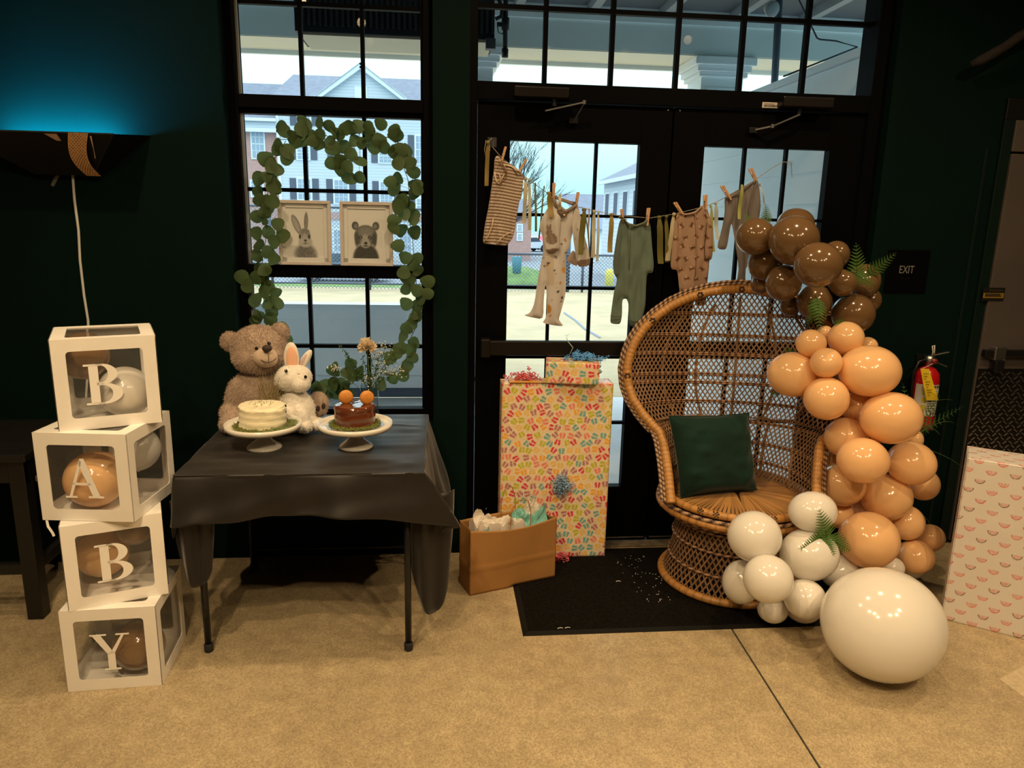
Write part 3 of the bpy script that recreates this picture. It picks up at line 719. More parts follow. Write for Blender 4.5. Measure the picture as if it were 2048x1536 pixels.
mb = MB(); mb.add([(a.x-.3, 51.6, a.z-.65), (b.x, 51.6, a.z-.65), (b.x, 54, a.z+.2), (a.x-.1, 54, a.z+.2)], [(0, 1, 2, 3)]); mb.build('roof', mat('blue_roof', (.16, .2, .3), .8), pv)
# ================================================================== LEFT SIDE: SIDE TABLE, SCONCE, OUTLET, LETTER BOXES
lt_ = thing('side_table', 'black wooden side table standing against the green wall', 'table', (-1.95, -.36, 0))
x1, y0, y1, zt = -1.585, -.62, -.13, .70
MB().box((-2.45, y0-.02, zt-.03), (x1+.02, y1, zt)).build('table_top', M_DARKWOOD, lt_, bevel=.004)
MB().box((-2.43, y0+.005, zt-.12), (x1, y0+.025, zt-.03)).build('apron', M_DARKWOOD, lt_)
MB().box((x1-.025, y0+.03, zt-.12), (x1-.005, y1-.02, zt-.03)).build('apron', M_DARKWOOD, lt_)
for (lx, ly) in ((x1-.06, y0), (x1-.06, y1-.06), (-2.43, y0), (-2.43, y1-.06)): MB().box((lx, ly, 0), (lx+.06, ly+.06, zt-.03)).build('leg', M_DARKWOOD, lt_, bevel=.003)
MB().box((-2.42, y0+.015, .19), (x1-.05, y0+.045, .235)).build('stretcher', M_DARKWOOD, lt_, bevel=.003)
MB().box((x1-.045, y0+.05, .19), (x1-.015, y1-.05, .235)).build('stretcher', M_DARKWOOD, lt_, bevel=.003)

# wall sconce
sc_ = thing('wall_sconce', 'black hull shaped wall sconce with rattan band and blue uplight', 'lamp', (-1.55, -.1, 1.76))
M_SCON = mat('sconce_black', (.004, .004, .0042), .35)
T = [(-1.99, -.1, 1.915), (-1.89, -.285, 1.905), (-1.275, -.285, 1.905), (-1.20, -.1, 1.92)]
B = [(-1.68, -.1, 1.755), (-1.66, -.135, 1.75), (-1.43, -.135, 1.75), (-1.40, -.1, 1.755)]
mb = MB()
vs = T+B; mb.add(vs, [(0, 1, 5, 4), (1, 2, 6, 5), (2, 3, 7, 6), (4, 5, 6, 7)])
ins = [(x*.985+(-1.55)*.015, y+.006, z-.0) for (x, y, z) in T]+[(x, y+.004, z+.006) for (x, y, z) in B]
mb.add(ins, [(0, 4, 5, 1), (1, 5, 6, 2), (2, 6, 7, 3), (4, 7, 6, 5)])
mb.build('shell', M_SCON, sc_)
M_EDGE = mat('sconce_edge', (.02, .03, .033), .3)
MB().tube([T[1], T[2]], .003, 6).build('rim_edge', M_EDGE, sc_); MB().tube([T[2], B[2]], .002, 6).build('rim_edge', M_EDGE, sc_)
# perforated rattan band wrapped over the front
n = 30; Pn = np.zeros((n, 13, 3))
for i in range(n):
    t = i/(n-1)
    q = Vector((0, -.289, 1.905)).lerp(Vector((0, -.139, 1.749)), t); bow = math.sin(t*PI)*.02
    xa = at(136, 265, -.289).x*(1-t)+at(172, 344, -.139).x*t - .03*math.sin(t*PI*.9); w = .075*(1-t)+.055*t+.0
    for j in range(13): Pn[i, j] = (xa+w*j/12+.012*t, q.y-bow*.35, q.z-bow*.55)
band = thing_parent = None
me = grid_mesh('rattan_band', loc_pts(Pn, sc_), None, mat('rattan_tan', (.72, .42, .20), .6, noise=(60, .15)))
bd = put('rattan_band', me, sc_)
mb = MB()
for i in range(1, n-1):
    for j in range(1, 12, 2):
        jj = j if i % 2 else j+1
        if jj >= 12: continue
        p = Vector(Pn[i, jj]); mb.ell(p+Vector((0, -.0006, -.0004)), (.0019, .0012, .0019), 6, 4)
tag(mb.build('weave_holes', mat('hole_dark', (.02, .012, .008), .8), bd), kind='stuff')
for (qa, qb) in (((92, 268), (128, 283)), ((187, 273), (196, 318))):
    a = at(qa[0], qa[1], -.27); b = at(qb[0], qb[1], -.235)
    MB().add([(a.x, -.288, a.z), (b.x, -.288, a.z), (b.x, -.255, b.z), (a.x+(b.x-a.x)*.75, -.268, b.z)], [(0, 1, 2, 3)]).build('wood_slip', mat('slip_tan', (.50, .34, .25), .6), sc_)
MB().box((-1.72, -.155, 1.80), (-1.38, -.12, 1.805)).build('led_strip', mat('led_blue', (.1, .5, .8), .5, emit=((.02, .42, .85), 2.2)), sc_)
li = bpy.data.lights.new('led_light', 'AREA'); li.shape = 'RECTANGLE'; li.size = .44; li.size_y = .05; li.energy = 24; li.color = (.0, .50, .95)
lo = bpy.data.objects.new('led_light', li); sc.collection.objects.link(lo); lo.parent = sc_; lo.location = (.0, -.07, .11); lo.rotation_euler = (PI-.25, 0, 0)
# cord, tape, outlet
pts = [at(145, 345, -.103), at(149, 400, -.104), at(157, 460, -.104), at(160, 520, -.104), at(168, 590, -.104), at(176, 640, -.104), at(178, 700, -.104), at(172, 800, -.104), at(120, 900, -.104), at(80, 935, -.11)]
tag(MB().tube(pts, .0055, 8).build('lamp_cord', mat('cord_white', (.62, .62, .6), .5), smooth=True), 'white power cord hanging down from the wall sconce', 'cord')
c = at(110, 361, -.1015); R = Matrix.Translation(c) @ Matrix.Rotation(.55, 4, 'Y')
tp = MB().box((-.007, -.0006, -.026), (.007, 0, .026), R).build('clear_tape', glassmat('tape_film', (.8, .82, .82), .05, haze=.10, rough=.2)); tag(tp, 'torn piece of clear tape on wall below sconce', 'tape')
ol = thing('wall_outlet', 'white wall outlet half hidden behind the letter boxes', 'outlet', at(76, 945, -.1)); a = at(68, 930, -.1); b = at(88, 962, -.1)
MB().box((a.x, -.105, b.z), (b.x+.01, -.1, a.z)).build('plate', M_WHITEPL, ol, bevel=.003); MB().box((a.x+.012, -.112, b.z+.015), (b.x, -.105, a.z-.015)).build('plug', M_WHITEPL, ol, bevel=.003)

# ---- letter boxes
M_CARD = mat('white_card', (.84, .81, .77), .45, noise=(8, .03))
M_LETTER = mat('letter_vinyl', (.86, .83, .79), .4)
def glyph(ch, mb, M):
    """serif capitals drawn in a unit box, thin plates"""
    t0, t1 = 0, .002
    Q = lambda *p: mb.prism(list(p), t0, t1, M)
    if ch == 'A':
        Q((.10, .04), (.17, .04), (.50, .90), (.46, 1.0), (.44, .96)); Q((.46, 1.0), (.56, 1.0), (.90, .04), (.72, .04), (.42, .86))
        Q((.20, .33), (.70, .33), (.68, .385), (.22, .385)); Q((0, 0), (.30, 0), (.30, .04), (0, .04)); Q((.60, 0), (1.0, 0), (1.0, .04), (.60, .04))
    elif ch == 'Y':
        Q((.06, .97), (.27, .97), (.575, .46), (.42, .44)); Q((.80, .97), (.87, .97), (.58, .44), (.50, .50)); Q((.41, .04), (.60, .04), (.60, .50), (.41, .50))
        Q((0, .965), (.42, .965), (.42, 1), (0, 1)); Q((.66, .965), (1.0, .965), (1.0, 1), (.66, 1)); Q((.30, 0), (.72, 0), (.72, .04), (.30, .04))
    else:
        Q((.12, .03), (.35, .03), (.35, .97), (.12, .97)); Q((0, 0), (.46, 0), (.46, .045), (0, .045)); Q((0, .955), (.46, .955), (.46, 1), (0, 1))
        for (cy, ry, rx, th) in ((.75, .25, .40, .235), (.26, .26, .50, .25)):
            N = 16
            for k in range(N):
                a0 = -PI/2+PI*k/N; a1 = -PI/2+PI*(k+1)/N
                o = lambda a: (.42+rx*math.cos(a), cy+ry*math.sin(a)); i_ = lambda a: (.42+(rx-th)*math.cos(a), cy+(ry-.045)*math.sin(a))
                Q(i_(a0), o(a0), o(a1), i_(a1))
        for (z0, z1) in ((.955, 1.0), (.50, .545), (.475, .52), (0, .045)): Q((.30, z0), (.43, z0), (.43, z1), (.30, z1))
S = .302
def letter_box(ch, corner, ang, z, label, tilt=0.0):
    b = thing('letter_box', label, 'box', (corner[0], corner[1], z), ang, 'stacked letter boxes')
    w = .040; t = .0025; r = .012
    def face(name, M, window=True):
        mb = MB()
        if window:
            # board with a rounded-corner opening
            out = [(0, 0), (S, 0), (S, S), (0, S)]; ins = []
            for (cx, cy, a0) in ((w+r, w+r, PI), (S-w-r, w+r, 1.5*PI), (S-w-r, S-w-r, 0), (w+r, S-w-r, PI/2)):
                for k in range(5): ins.append((cx+r*math.cos(a0+k*PI/8), cy+r*math.sin(a0+k*PI/8)))
            for zz, flip in ((0, True), (t, False)):
                vs = [M @ Vector((x, y, zz)) for x, y in out+ins]; fs = []
                for q in range(4):
                    for k in range(4): fs.append((q, 4+q*5+k+1, 4+q*5+k))
                    fs.append((q, (q+1) % 4, 4+((q+1) % 4)*5, 4+q*5+4))
                mb.add(vs, [tuple(reversed(f)) for f in fs] if not flip else fs)
            for k in range(20):
                l = (k+1) % 20; a, c_ = ins[k], ins[l]
                mb.add([M @ Vector((a[0], a[1], 0)), M @ Vector((c_[0], c_[1], 0)), M @ Vector((c_[0], c_[1], t)), M @ Vector((a[0], a[1], t))], [(0, 1, 2, 3)])
        else: mb.box((0, 0, 0), (S, S, t), M)
        o = mb.build(name, M_CARD, b, world=False)
        if window:
            mb = MB(); n = 7; P_ = []
            vs = []
            for j in range(n):
                for i in range(n):
                    x = w-.004+(S-2*w+.008)*i/(n-1); y = w-.004+(S-2*w+.008)*j/(n-1)
                    vs.append(M @ Vector((x, y, -.0006+(random.uniform(-.0012, .0004) if 0 < i < n-1 and 0 < j < n-1 else 0))))
            mb.add(vs, [(j*n+i, j*n+i+1, (j+1)*n+i+1, (j+1)*n+i) for j in range(n-1) for i in range(n-1)])
            mb.build('film', M_FILM, o, True, world=False)
        return o
    X = Matrix
    front = X(((1, 0, 0, 0), (0, 0, -1, 0), (0, 1, 0, 0), (0, 0, 0, 1)))                 # u=x v=z out=-y
    back = X(((-1, 0, 0, S), (0, 0, 1, S), (0, 1, 0, 0), (0, 0, 0, 1)))
    right = X(((0, 0, 1, S), (1, 0, 0, 0), (0, 1, 0, 0), (0, 0, 0, 1)))
    left = X(((0, 0, -1, 0), (-1, 0, 0, S), (0, 1, 0, 0), (0, 0, 0, 1)))
    top = X(((1, 0, 0, 0), (0, 1, 0, 0), (0, 0, 1, S-t), (0, 0, 0, 1)))
    bot = X(((1, 0, 0, 0), (0, -1, 0, S), (0, 0, -1, t), (0, 0, 0, 1)))
    face('front_panel', front); face('back_panel', back); face('side_panel', right); face('side_panel', left); face('top_panel', top); face('bottom_panel', bot, False)
    return b
def put_letter(b, ch, x0, z0, w, h, lab):
    M = Matrix(((w, 0, 0, x0), (0, 0, -1, -.0028), (0, h, 0, z0), (0, 0, 0, 1)))
    mb = MB(); glyph(ch, mb, M); mb.build('letter', M_LETTER, b, world=False, label=lab)
aY, aB2, aA, aB1 = math.radians(3.5), math.radians(21), math.radians(-6), math.radians(23)
bY = letter_box('Y', (-1.266, -1.104), aY, 0, 'white windowed box with letter Y at the bottom of stack')
put_letter(bY, 'Y', .088, .075, .125, .135, 'white letter Y')
bB2 = letter_box('B', (-1.231, -1.105), aB2, S, 'white windowed box with letter B standing on the Y box')
put_letter(bB2, 'B', .092, .085, .118, .135, 'white letter B')
bA = letter_box('A', (-1.31, -1.042), aA, 2*S+.001, 'white windowed box with letter A between two B boxes')
put_letter(bA, 'A', .088, .082, .125, .135, 'white letter A')
bB1 = letter_box('B', (-1.228, -1.038), aB1, 3*S, 'white windowed box with letter B topping the stack')
put_letter(bB1, 'B', .085, .082, .118, .135, 'white letter B')
mb = MB(); p = Vector((-1.31, -1.042, 2*S))+Vector((.012, -.003, 0)); mb.tube([p, p+Vector((.004, -.004, -.02)), p+Vector((.016, -.004, -.045)), p+Vector((.02, -.006, -.055))], .004, 6, flat=.2)
mb.build('ribbon_tail', M_WHITEPL, bA)

# ---- balloons
def balloon_mesh(m):
    mb = MB(); prof = [(.001, -1.12), (.055, -1.10), (.05, -1.06), (.035, -1.02), (.09, -.985)]
    for k in range(3, 30):
        t = PI*(1-k/29.0)
        prof.append((math.sin(t), math.cos(t)*(1.0) if math.cos(t) > 0 else math.cos(t)*(1.0)))
    prof = [(max(r, .0005), z) for r, z in prof]
    mb.lathe(prof, 40, caps=False)
    return mb.mesh('balloon', m, True)
def latex(name, col, tr=.16, rough=.13): return mat(name, col, rough, spec=.55, transl=tr, coat=.3)
M_PEACH = latex('latex_peach', (.95, .60, .30), .22); M_BROWN = latex('latex_brown', (.15, .085, .038), .06); M_WHITE = latex('latex_white', (.86, .83, .78), .18)
M_BLUSH = latex('latex_blush', (.86, .62, .47), .3); M_PEARL = latex('latex_pearl', (.80, .80, .79), .35, .2); M_BRONZEB = latex('latex_bronze', (.22, .12, .05), .12)
BM = {k: balloon_mesh(m) for k, m in dict(p=M_PEACH, b=M_BROWN, w=M_WHITE, k=M_BLUSH, q=M_PEARL, z=M_BRONZEB).items()}
def balloon(k, c, w, h, label, group, axis=None, d=None):
    o = bpy.data.objects.new('balloon', BM[k]); sc.collection.objects.link(o)
    o.location = c
    # knot points along +Y (towards the garland's core) unless told otherwise
    ax = Vector(axis or (random.uniform(-.25, .25), 1, random.uniform(-.25, .25))).normalized()
    o.rotation_mode = 'QUATERNION'; o.rotation_quaternion = (-ax).to_track_quat('Z', 'X')
    # scale: local z = depth axis; local x/y chosen so that the width stays horizontal
    o.rotation_quaternion = Matrix((Vector((1, 0, 0)), ax.cross(Vector((1, 0, 0))) * -1, -ax)).transposed().to_quaternion() if axis is None else o.rotation_quaternion
    o.scale = (w, h, d or (w+h)/2)
    return tag(o, label, 'balloon', group)
def inbox(b, loc): return MATW[b.name] @ Vector(loc)
IB = 'balloons inside the letter boxes'
balloon('z', inbox(bB1, (.085, .20, .212)), .083, .083, 'brown balloon high inside the top B box', IB, (0, .3, -1))
balloon('w', inbox(bB1, (.20, .09, .098)), .085, .088, 'white balloon low inside the top B box', IB, (.2, .2, -1))
balloon('p', inbox(bA, (.122, .112, .106)), .096, .100, 'peach balloon behind the letter A', IB, (-1, .2, 0))
balloon('q', inbox(bA, (.215, .212, .185)), .078, .085, 'pale pearl balloon at the back of the A box', IB, (0, .1, -1))
balloon('p', inbox(bB2, (.10, .185, .112)), .084, .090, 'peach balloon inside the lower B box', IB, (0, .3, -1))
balloon('z', inbox(bB2, (.215, .12, .222)), .070, .066, 'bronze balloon inside the lower B box', IB, (.1, .3, 1))
balloon('z', inbox(bY, (.205, .098, .100)), .082, .088, 'bronze balloon behind the letter Y', IB, (.1, .8, 1))
balloon('q', inbox(bY, (.12, .215, .218)), .070, .066, 'pale pearl balloon at the back of the Y box', IB, (0, .3, 1))

# ================================================================== TABLE AND CLOTH
tbl = thing('folding_table', 'black folding table with slim tube legs under cloth', 'table', (-.49, -.56, 0))
TX0, TX1, TY0, TY1, TZ = -.915, -.055, -.955, -.16, .72
MB().box((TX0+.01, TY0+.01, TZ-.035), (TX1-.01, TY1-.01, TZ-.004)).build('table_top', M_BLACKM, tbl, bevel=.006)
for (lx, ly) in ((-.864, -.887), (-.117, -.925), (-.855, -.23), (-.11, -.23)):
    lg = MB().tube([(lx, ly, .02), (lx, ly, TZ-.03)], .0125, 12).build('leg', M_BLACKM, tbl, True)
    MB().lathe([(.015, 0), (.0165, .004), (.0165, .03), (.014, .033)], 12, c=(lx, ly, 0)).build('rubber_foot', mat('rubber', (.01, .01, .01), .7), lg, True)
MB().tube([(-.86, -.23, .1), (-.11, -.23, .1)], .007, 8).build('crossbar', M_BLACKM, tbl, True)
# cloth: top with soft creases + skirt with corner cascades
M_CLOTH = mat('black_cloth', (.012, .0098, .0088), .5, sheen=.25, spec=.35, noise=(40, .12), bump=(180, .05, .001))
def cloth():
    NS, NR = 420, 26
    x0, x1, y0, y1 = TX0, TX1, TY0, TY1; rc = .02
    per = []
    seg = [((x0, y0), (x1, y0)), ((x1, y0), (x1, y1)), ((x1, y1), (x0, y1)), ((x0, y1), (x0, y0))]
    lens = [x1-x0, y1-y0, x1-x0, y1-y0]; tot = sum(lens)
    nrm = [(0, -1), (1, 0), (0, 1), (-1, 0)]
    for i in range(NS):
        s = tot*i/NS; k = 0; ss = s
        while ss > lens[k]: ss -= lens[k]; k += 1
        t = ss/lens[k]; a, b = seg[k]
        per.append((a[0]+(b[0]-a[0])*t, a[1]+(b[1]-a[1])*t, k, t, ss, lens[k]-ss))
    P = np.zeros((NR, NS, 3))
    def curve(t, pts):
        for (a, b) in zip(pts, pts[1:]):
            if t <= b[0]:
                u = (t-a[0])/(b[0]-a[0]); u = u*u*(3-2*u); return a[1]+(b[1]-a[1])*u
        return pts[-1][1]
    for i, (x, y, k, t, sa, sb) in enumerate(per):
        if k == 0:      # front: short straight hang, right end flares out as a stiff corner flap
            d = .152+.01*math.sin(t*9)+curve(t, [(0, .02), (.1, 0), (.8, 0), (1, .045)])
            ox = .135*max(0, 1-sb/.22)**1.4 - .010*max(0, 1-sa/.16)**1.2; oy = -.03-.012*math.sin(t*11+.6)-.006*math.sin(t*31)
        elif k == 1:    # right: long drape near the front leg, flaring towards the back
            d = curve(t, [(0, .20), (.06, .26), (.3, .34), (.6, .36), (1, .33)])
            ox = curve(t, [(0, .135), (.035, .05), (.2, .045), (.5, .05), (.85, .10), (1, .06)])+.012*math.sin(sa*38); oy = curve(t, [(0, -.03), (.05, .01), (1, .0)])
        elif k == 2:
            d = .17; ox = 0; oy = .012
        else:           # left
            d = curve(t, [(0, .2), (.3, .26), (.7, .28), (.95, .24), (1, .17)])
            ox = -curve(t, [(0, .02), (.5, .035), (.95, .012), (1, .010)])-.01*math.sin(sa*36); oy = curve(t, [(0, 0), (.9, 0), (1, -.03)])
        for j in range(NR):
            v = j/(NR-1)
            if v < .12:
                u = v/.12; f = .06*u; zz = TZ+.003-.008*u*u
            else:
                u = (v-.12)/.88; f = .06+.94*u**.85; zz = TZ-.005-(d-.005)*u
            wob = .006*math.sin(u*7+x*13+y*11)*u
            P[j, i] = (x+ox*f+(wob if k in (1, 3) else 0), y+oy*f+(wob if k == 0 else 0), max(zz, .11))
    return P
Pc = cloth()
tc_ = thing('tablecloth', 'black cloth draped over folding table with hanging corners', 'tablecloth', (-.49, -.56, .7))
ring = np.concatenate([Pc, Pc[:, :1]], 1)
sk = put('skirt', grid_mesh('skirt', loc_pts(ring, tc_), None, M_CLOTH), tc_)
so = sk.modifiers.new('thick', 'SOLIDIFY'); so.thickness = .0015
def corner_fold(xa, ya, xb, yb, ztop, zlow, skew, bulge):
    nu, nv = 28, 24; P = np.zeros((nv, nu, 3))
    for i in range(nu):
        u = i/(nu-1); x = xa+(xb-xa)*u; y = ya+(yb-ya)*u - bulge*math.sin(u*PI) + .012*math.sin(u*13)
        zb = zlow+(ztop-zlow)*.35*abs(u-skew)**2.2/max(skew, 1-skew)**2.2 + (.10 if u > .93 else 0)*(u-.93)/.07
        for j in range(nv):
            v = j/(nv-1); P[j, i] = (x-(x-(xa+xb)/2)*.16*v*v, y+.02*v, ztop+(zb-ztop)*v)
    o = put('corner_fold', grid_mesh('corner_fold', loc_pts(P, tc_), None, M_CLOTH), tc_); m = o.modifiers.new('thick', 'SOLIDIFY'); m.thickness = .0015
corner_fold(-.118, -.90, .055, -.86, .62, .125, .55, .03)
corner_fold(-.945, -.93, -.80, -.93, .62, .29, .55, .03)
nx, ny = 90, 80; xs = np.linspace(TX0, TX1, nx); ys = np.linspace(TY0, TY1, ny); XX, YY = np.meshgrid(xs, ys)
cre = .0022*np.sin((XX*.35+YY)*26)*np.exp(-((XX+.3)**2)*2) + .004*(noise2(XX*9+5, YY*22+3, 4)-.5) + .0025*(noise2(XX*24, YY*9, 5)-.5)
cre += .004*np.exp(-((YY+.35+.1*(XX+.1))/.012)**2)*(XX > -.3)
ed = np.minimum.reduce([XX-TX0, TX1-XX, YY-TY0, TY1-YY]); cre *= np.clip(ed/.05, 0, 1)
put('cloth_top', grid_mesh('cloth_top', loc_pts(np.stack([XX, YY, TZ+.003+cre*1.0], -1), tc_), None, M_CLOTH), tc_)
TOPZ = TZ+.004
# ================================================================== THINGS ON THE TABLE
def blob(ells, voxel, name, m, parent, smooth_it=6, label=None):
    """union of ellipsoids grown into one continuous skin; ells: (centre, radii, optional rotation)"""
    mb = MB()
    for e in ells: mb.ell(e[0], e[1], 28, 18, M=(e[2] if len(e) > 2 else None))
    me = mb.mesh('tmp', m); o = bpy.data.objects.new('tmp', me); sc.collection.objects.link(o)
    r = o.modifiers.new('r', 'REMESH'); r.mode = 'VOXEL'; r.voxel_size = voxel
    s = o.modifiers.new('s', 'SMOOTH'); s.factor = .5; s.iterations = smooth_it
    me2 = bpy.data.meshes.new_from_object(o.evaluated_get(bpy.context.evaluated_depsgraph_get()))
    bpy.data.objects.remove(o); bpy.data.meshes.remove(me)
    me2.transform(MATW[parent.name].inverted()); me2.name = name
    me2.polygons.foreach_set('use_smooth', [True]*len(me2.polygons))
    return put(name, me2, parent, label=label)
def fur(body, parent, count, L, w, m, droop=.35, seed=1, jit=.55):
    """short pile grown on a plush skin"""
    me = body.data; g = np.random.default_rng(seed)
    me.calc_loop_triangles()
    T = np.zeros(len(me.loop_triangles)*3, np.int32); me.loop_triangles.foreach_get('vertices', T); T = T.reshape(-1, 3)
    V = np.zeros(len(me.vertices)*3, np.float32); me.vertices.foreach_get('co', V); V = V.reshape(-1, 3)
    N = np.zeros(len(me.vertices)*3, np.float32); me.vertices.foreach_get('normal', N); N = N.reshape(-1, 3)
    A = np.linalg.norm(np.cross(V[T[:, 1]]-V[T[:, 0]], V[T[:, 2]]-V[T[:, 0]]), axis=1); k = g.choice(len(T), count, p=A/A.sum())
    r1 = np.sqrt(g.random(count)); r2 = g.random(count); ba = np.stack([1-r1, r1*(1-r2), r1*r2], 1)[..., None]
    p = (V[T[k]]*ba).sum(1); n = (N[T[k]]*ba).sum(1); n /= np.linalg.norm(n, axis=1)[:, None]+1e-9
    d = n + g.normal(0, jit, (count, 3)) + np.array([0, 0, -droop]); d /= np.linalg.norm(d, axis=1)[:, None]
    s = np.cross(d, g.normal(0, 1, (count, 3))); s /= np.linalg.norm(s, axis=1)[:, None]+1e-9
    l = L*g.uniform(.6, 1.2, (count, 1)); p0 = p - n*.0008
    v = np.stack([p0-s*w/2, p0+s*w/2, p0+d*l], 1).reshape(-1, 3)
    f = np.arange(count*3).reshape(-1, 3)
    me2 = bpy.data.meshes.new('fur'); me2.vertices.add(len(v)); me2.vertices.foreach_set('co', v.astype(np.float32).ravel())
    me2.loops.add(f.size); me2.loops.foreach_set('vertex_index', f.ravel().astype(np.int32)); me2.polygons.add(count); me2.polygons.foreach_set('loop_start', np.arange(0, f.size, 3, dtype=np.int32))
    me2.materials.append(m); me2.update(calc_edges=True)
    return tag(put('fur', me2, parent), kind='stuff')
Rx = lambda a: Matrix.Rotation(a, 4, 'X'); Ry = lambda a: Matrix.Rotation(a, 4, 'Y'); Rz = lambda a: Matrix.Rotation(a, 4, 'Z')

# teddy bear
BY = -.305
bear = thing('teddy_bear', 'large grey beige plush teddy bear sitting by the window', 'plush toy', (-.72, BY, TOPZ))
M_BEAR = mat('plush_greige', (.40, .30, .235), .95, sheen=.4, noise=(50, .15), bump=(160, .5, .004))
M_BEARF = mat('plush_pile', (.47, .355, .28), .95, sheen=.4)
M_MUZ = mat('plush_muzzle', (.56, .43, .33), .9, sheen=.3, bump=(300, .2, .002))
M_NOSE = mat('plush_nose', (.035, .02, .018), .7)
hc = at(519, 697, BY); hr = .128
head = blob([(hc, (.116, .105, .098)), (hc+Vector((.005, -.04, -.03)), (.108, .085, .072))], .006, 'head', M_BEAR, bear)
fur(head, bear, 12000, .011, .0022, M_BEARF, seed=2)
for (px, py, s) in ((460, 683, -1), (560, 665, 1)):
    ec = at(px, py, BY+.01)
    e = blob([(ec, (.039, .024, .042)), (ec+Vector((-s*.025, 0, -.02)), (.035, .022, .03))], .005, 'ear', M_BEAR, bear, 4)
    fur(e, e, 2200, .010, .0022, M_BEARF, seed=5+s)
bc = at(522, 795, BY-.005)
body = blob([(Vector((bc.x, BY, .86)), (.118, .10, .125)), (Vector((bc.x, BY-.01, .80)), (.125, .11, .075)), (Vector((bc.x-.095, BY-.045, .86)), (.04, .045, .085), Ry(.25)), (Vector((bc.x-.115, BY-.07, .79)), (.04, .05, .045)),
             (Vector((bc.x+.10, BY-.03, .86)), (.04, .045, .08), Ry(-.3)), (Vector((bc.x-.09, BY-.12, .765)), (.05, .09, .04))], .007, 'body', M_BEAR, bear)
fur(body, bear, 12000, .011, .0022, M_BEARF, seed=3)
fc = at(637, 806, -.345)
foot = blob([(fc, (.044, .03, .05)), (fc+Vector((-.05, .05, -.025)), (.06, .06, .04)), (fc+Vector((0, -.005, -.02)), (.04, .03, .04))], .005, 'foot', M_BEAR, bear)
fur(foot, foot, 3000, .009, .002, M_BEARF, seed=9)
for (px, py) in ((636, 817), (647, 812)):
    c = at(px, py, -.381); MB().ell(c, (.0085, .004, .0135), 14, 8, M=Ry(.15)).build('paw_pad', M_NOSE, foot, True)
mc = at(531, 715, BY-.115)
muz = blob([(mc, (.050, .045, .040)), (mc+Vector((0, .01, -.012)), (.047, .04, .032))], .004, 'muzzle', M_MUZ, bear)
nc = at(534, 697, BY-.155); MB().ell(nc, (.020, .013, .0145), 18, 10).build('nose', M_NOSE, muz, True)
mb = MB(); ny = mc.y-.047
q = [at(519, 716, ny+.010), at(523, 721, ny+.001), at(530, 724, ny-.003), at(538, 725, ny-.003), at(546, 722, ny+.0), at(552, 717, ny+.012)]
mb.tube(q, .0016, 6); mb.tube([at(536, 703, ny-.004), at(537, 714, ny-.005), at(537, 725, ny-.003)], .0013, 6); mb.build('mouth_stitch', M_NOSE, muz, True)
for (px, py) in ((513, 697), (538, 687)): MB().ell(at(px, py, BY-.108), .0075, 12, 8).build('eye', mat('toy_eye', (.006, .005, .005), .1), head, True)

# bunny
NY = -.420
bun = thing('plush_bunny', 'white plush bunny with pink inner ears leaning on bear', 'plush toy', (-.59, NY, TOPZ))
M_BUN = mat('plush_white', (.80, .76, .70), .95, sheen=.5, noise=(60, .08), bump=(120, .5, .004)); M_BUNF = mat('bunny_pile', (.84, .80, .74), .95, sheen=.4)
M_PINK = mat('ear_pink', (.86, .48, .32), .85, sheen=.3)
hc = at(588, 755, NY)
bh_ = blob([(hc, (.073, .07, .056)), (hc+Vector((.03, -.04, -.018)), (.042, .038, .036)), (hc+Vector((-.01, 0, -.01)), (.07, .065, .05))], .005, 'head', M_BUN, bun)
fur(bh_, bun, 5000, .006, .0018, M_BUNF, seed=11)
bx = at(592, 820, NY).x
bb = blob([(Vector((bx, NY, .815)), (.078, .07, .085)), (Vector((bx, NY-.005, .772)), (.085, .08, .048)), (Vector((bx-.035, NY-.065, .80)), (.03, .03, .05), Ry(.3)), (Vector((bx+.035, NY-.065, .80)), (.03, .03, .05), Ry(-.25)),
           (Vector((bx+.045, NY-.07, .765)), (.035, .035, .03)), (Vector((bx, NY, .87)), (.05, .05, .04))], .006, 'body', M_BUN, bun)
fur(bb, bun, 7000, .007, .0018, M_BUNF, seed=12)
for (px, py, r, nm) in ((643, 850, (.055, .03, .028), 'foot'), (565, 868, (.045, .05, .026), 'foot')):
    c = at(px, py, NY-.03); c.z = max(c.z, TOPZ+.026); f_ = blob([(c, r), (c-Vector((.02 if px > 600 else -.01, -.02, 0)), (.04, .03, .026))], .005, nm, M_BUN, bun); fur(f_, f_, 1500, .006, .0018, M_BUNF, seed=14)
# ears
e1 = [at(584, 742, NY+.005), at(583, 724, NY), at(583, 708, NY), at(584, 695, NY)]
mb = MB(); c = at(583, 716, NY); mb.ell(c, (.031, .012, .066), 22, 16); ear = mb.build('ear', M_BUN, bun, True)
MB().ell(c+Vector((.002, -.007, -.004)), (.023, .008, .054), 20, 14).build('inner_ear', M_PINK, ear, True)
c = at(609, 722, NY+.02); R2 = Ry(.55); ear = MB().ell(c, (.018, .014, .055), 20, 14, M=R2).build('ear', M_BUN, bun, True)
MB().ell(c+Vector((-.008, -.006, -.004)), (.010, .010, .044), 16, 12, M=R2).build('inner_ear', mat('ear_mauve', (.6, .44, .40), .85), ear, True)
for (px, py, y) in ((572, 742, NY-.062), (611, 754, NY-.062)): MB().ell(at(px, py, y), (.0065, .006, .0075), 12, 8).build('eye', mat('toy_eye_brown', (.012, .006, .004), .08), bh_, True)
MB().ell(at(597, 747, NY-.09), (.006, .004, .004), 10, 6).build('nose', mat('bunny_nose', (.75, .6, .5), .8), bh_, True)

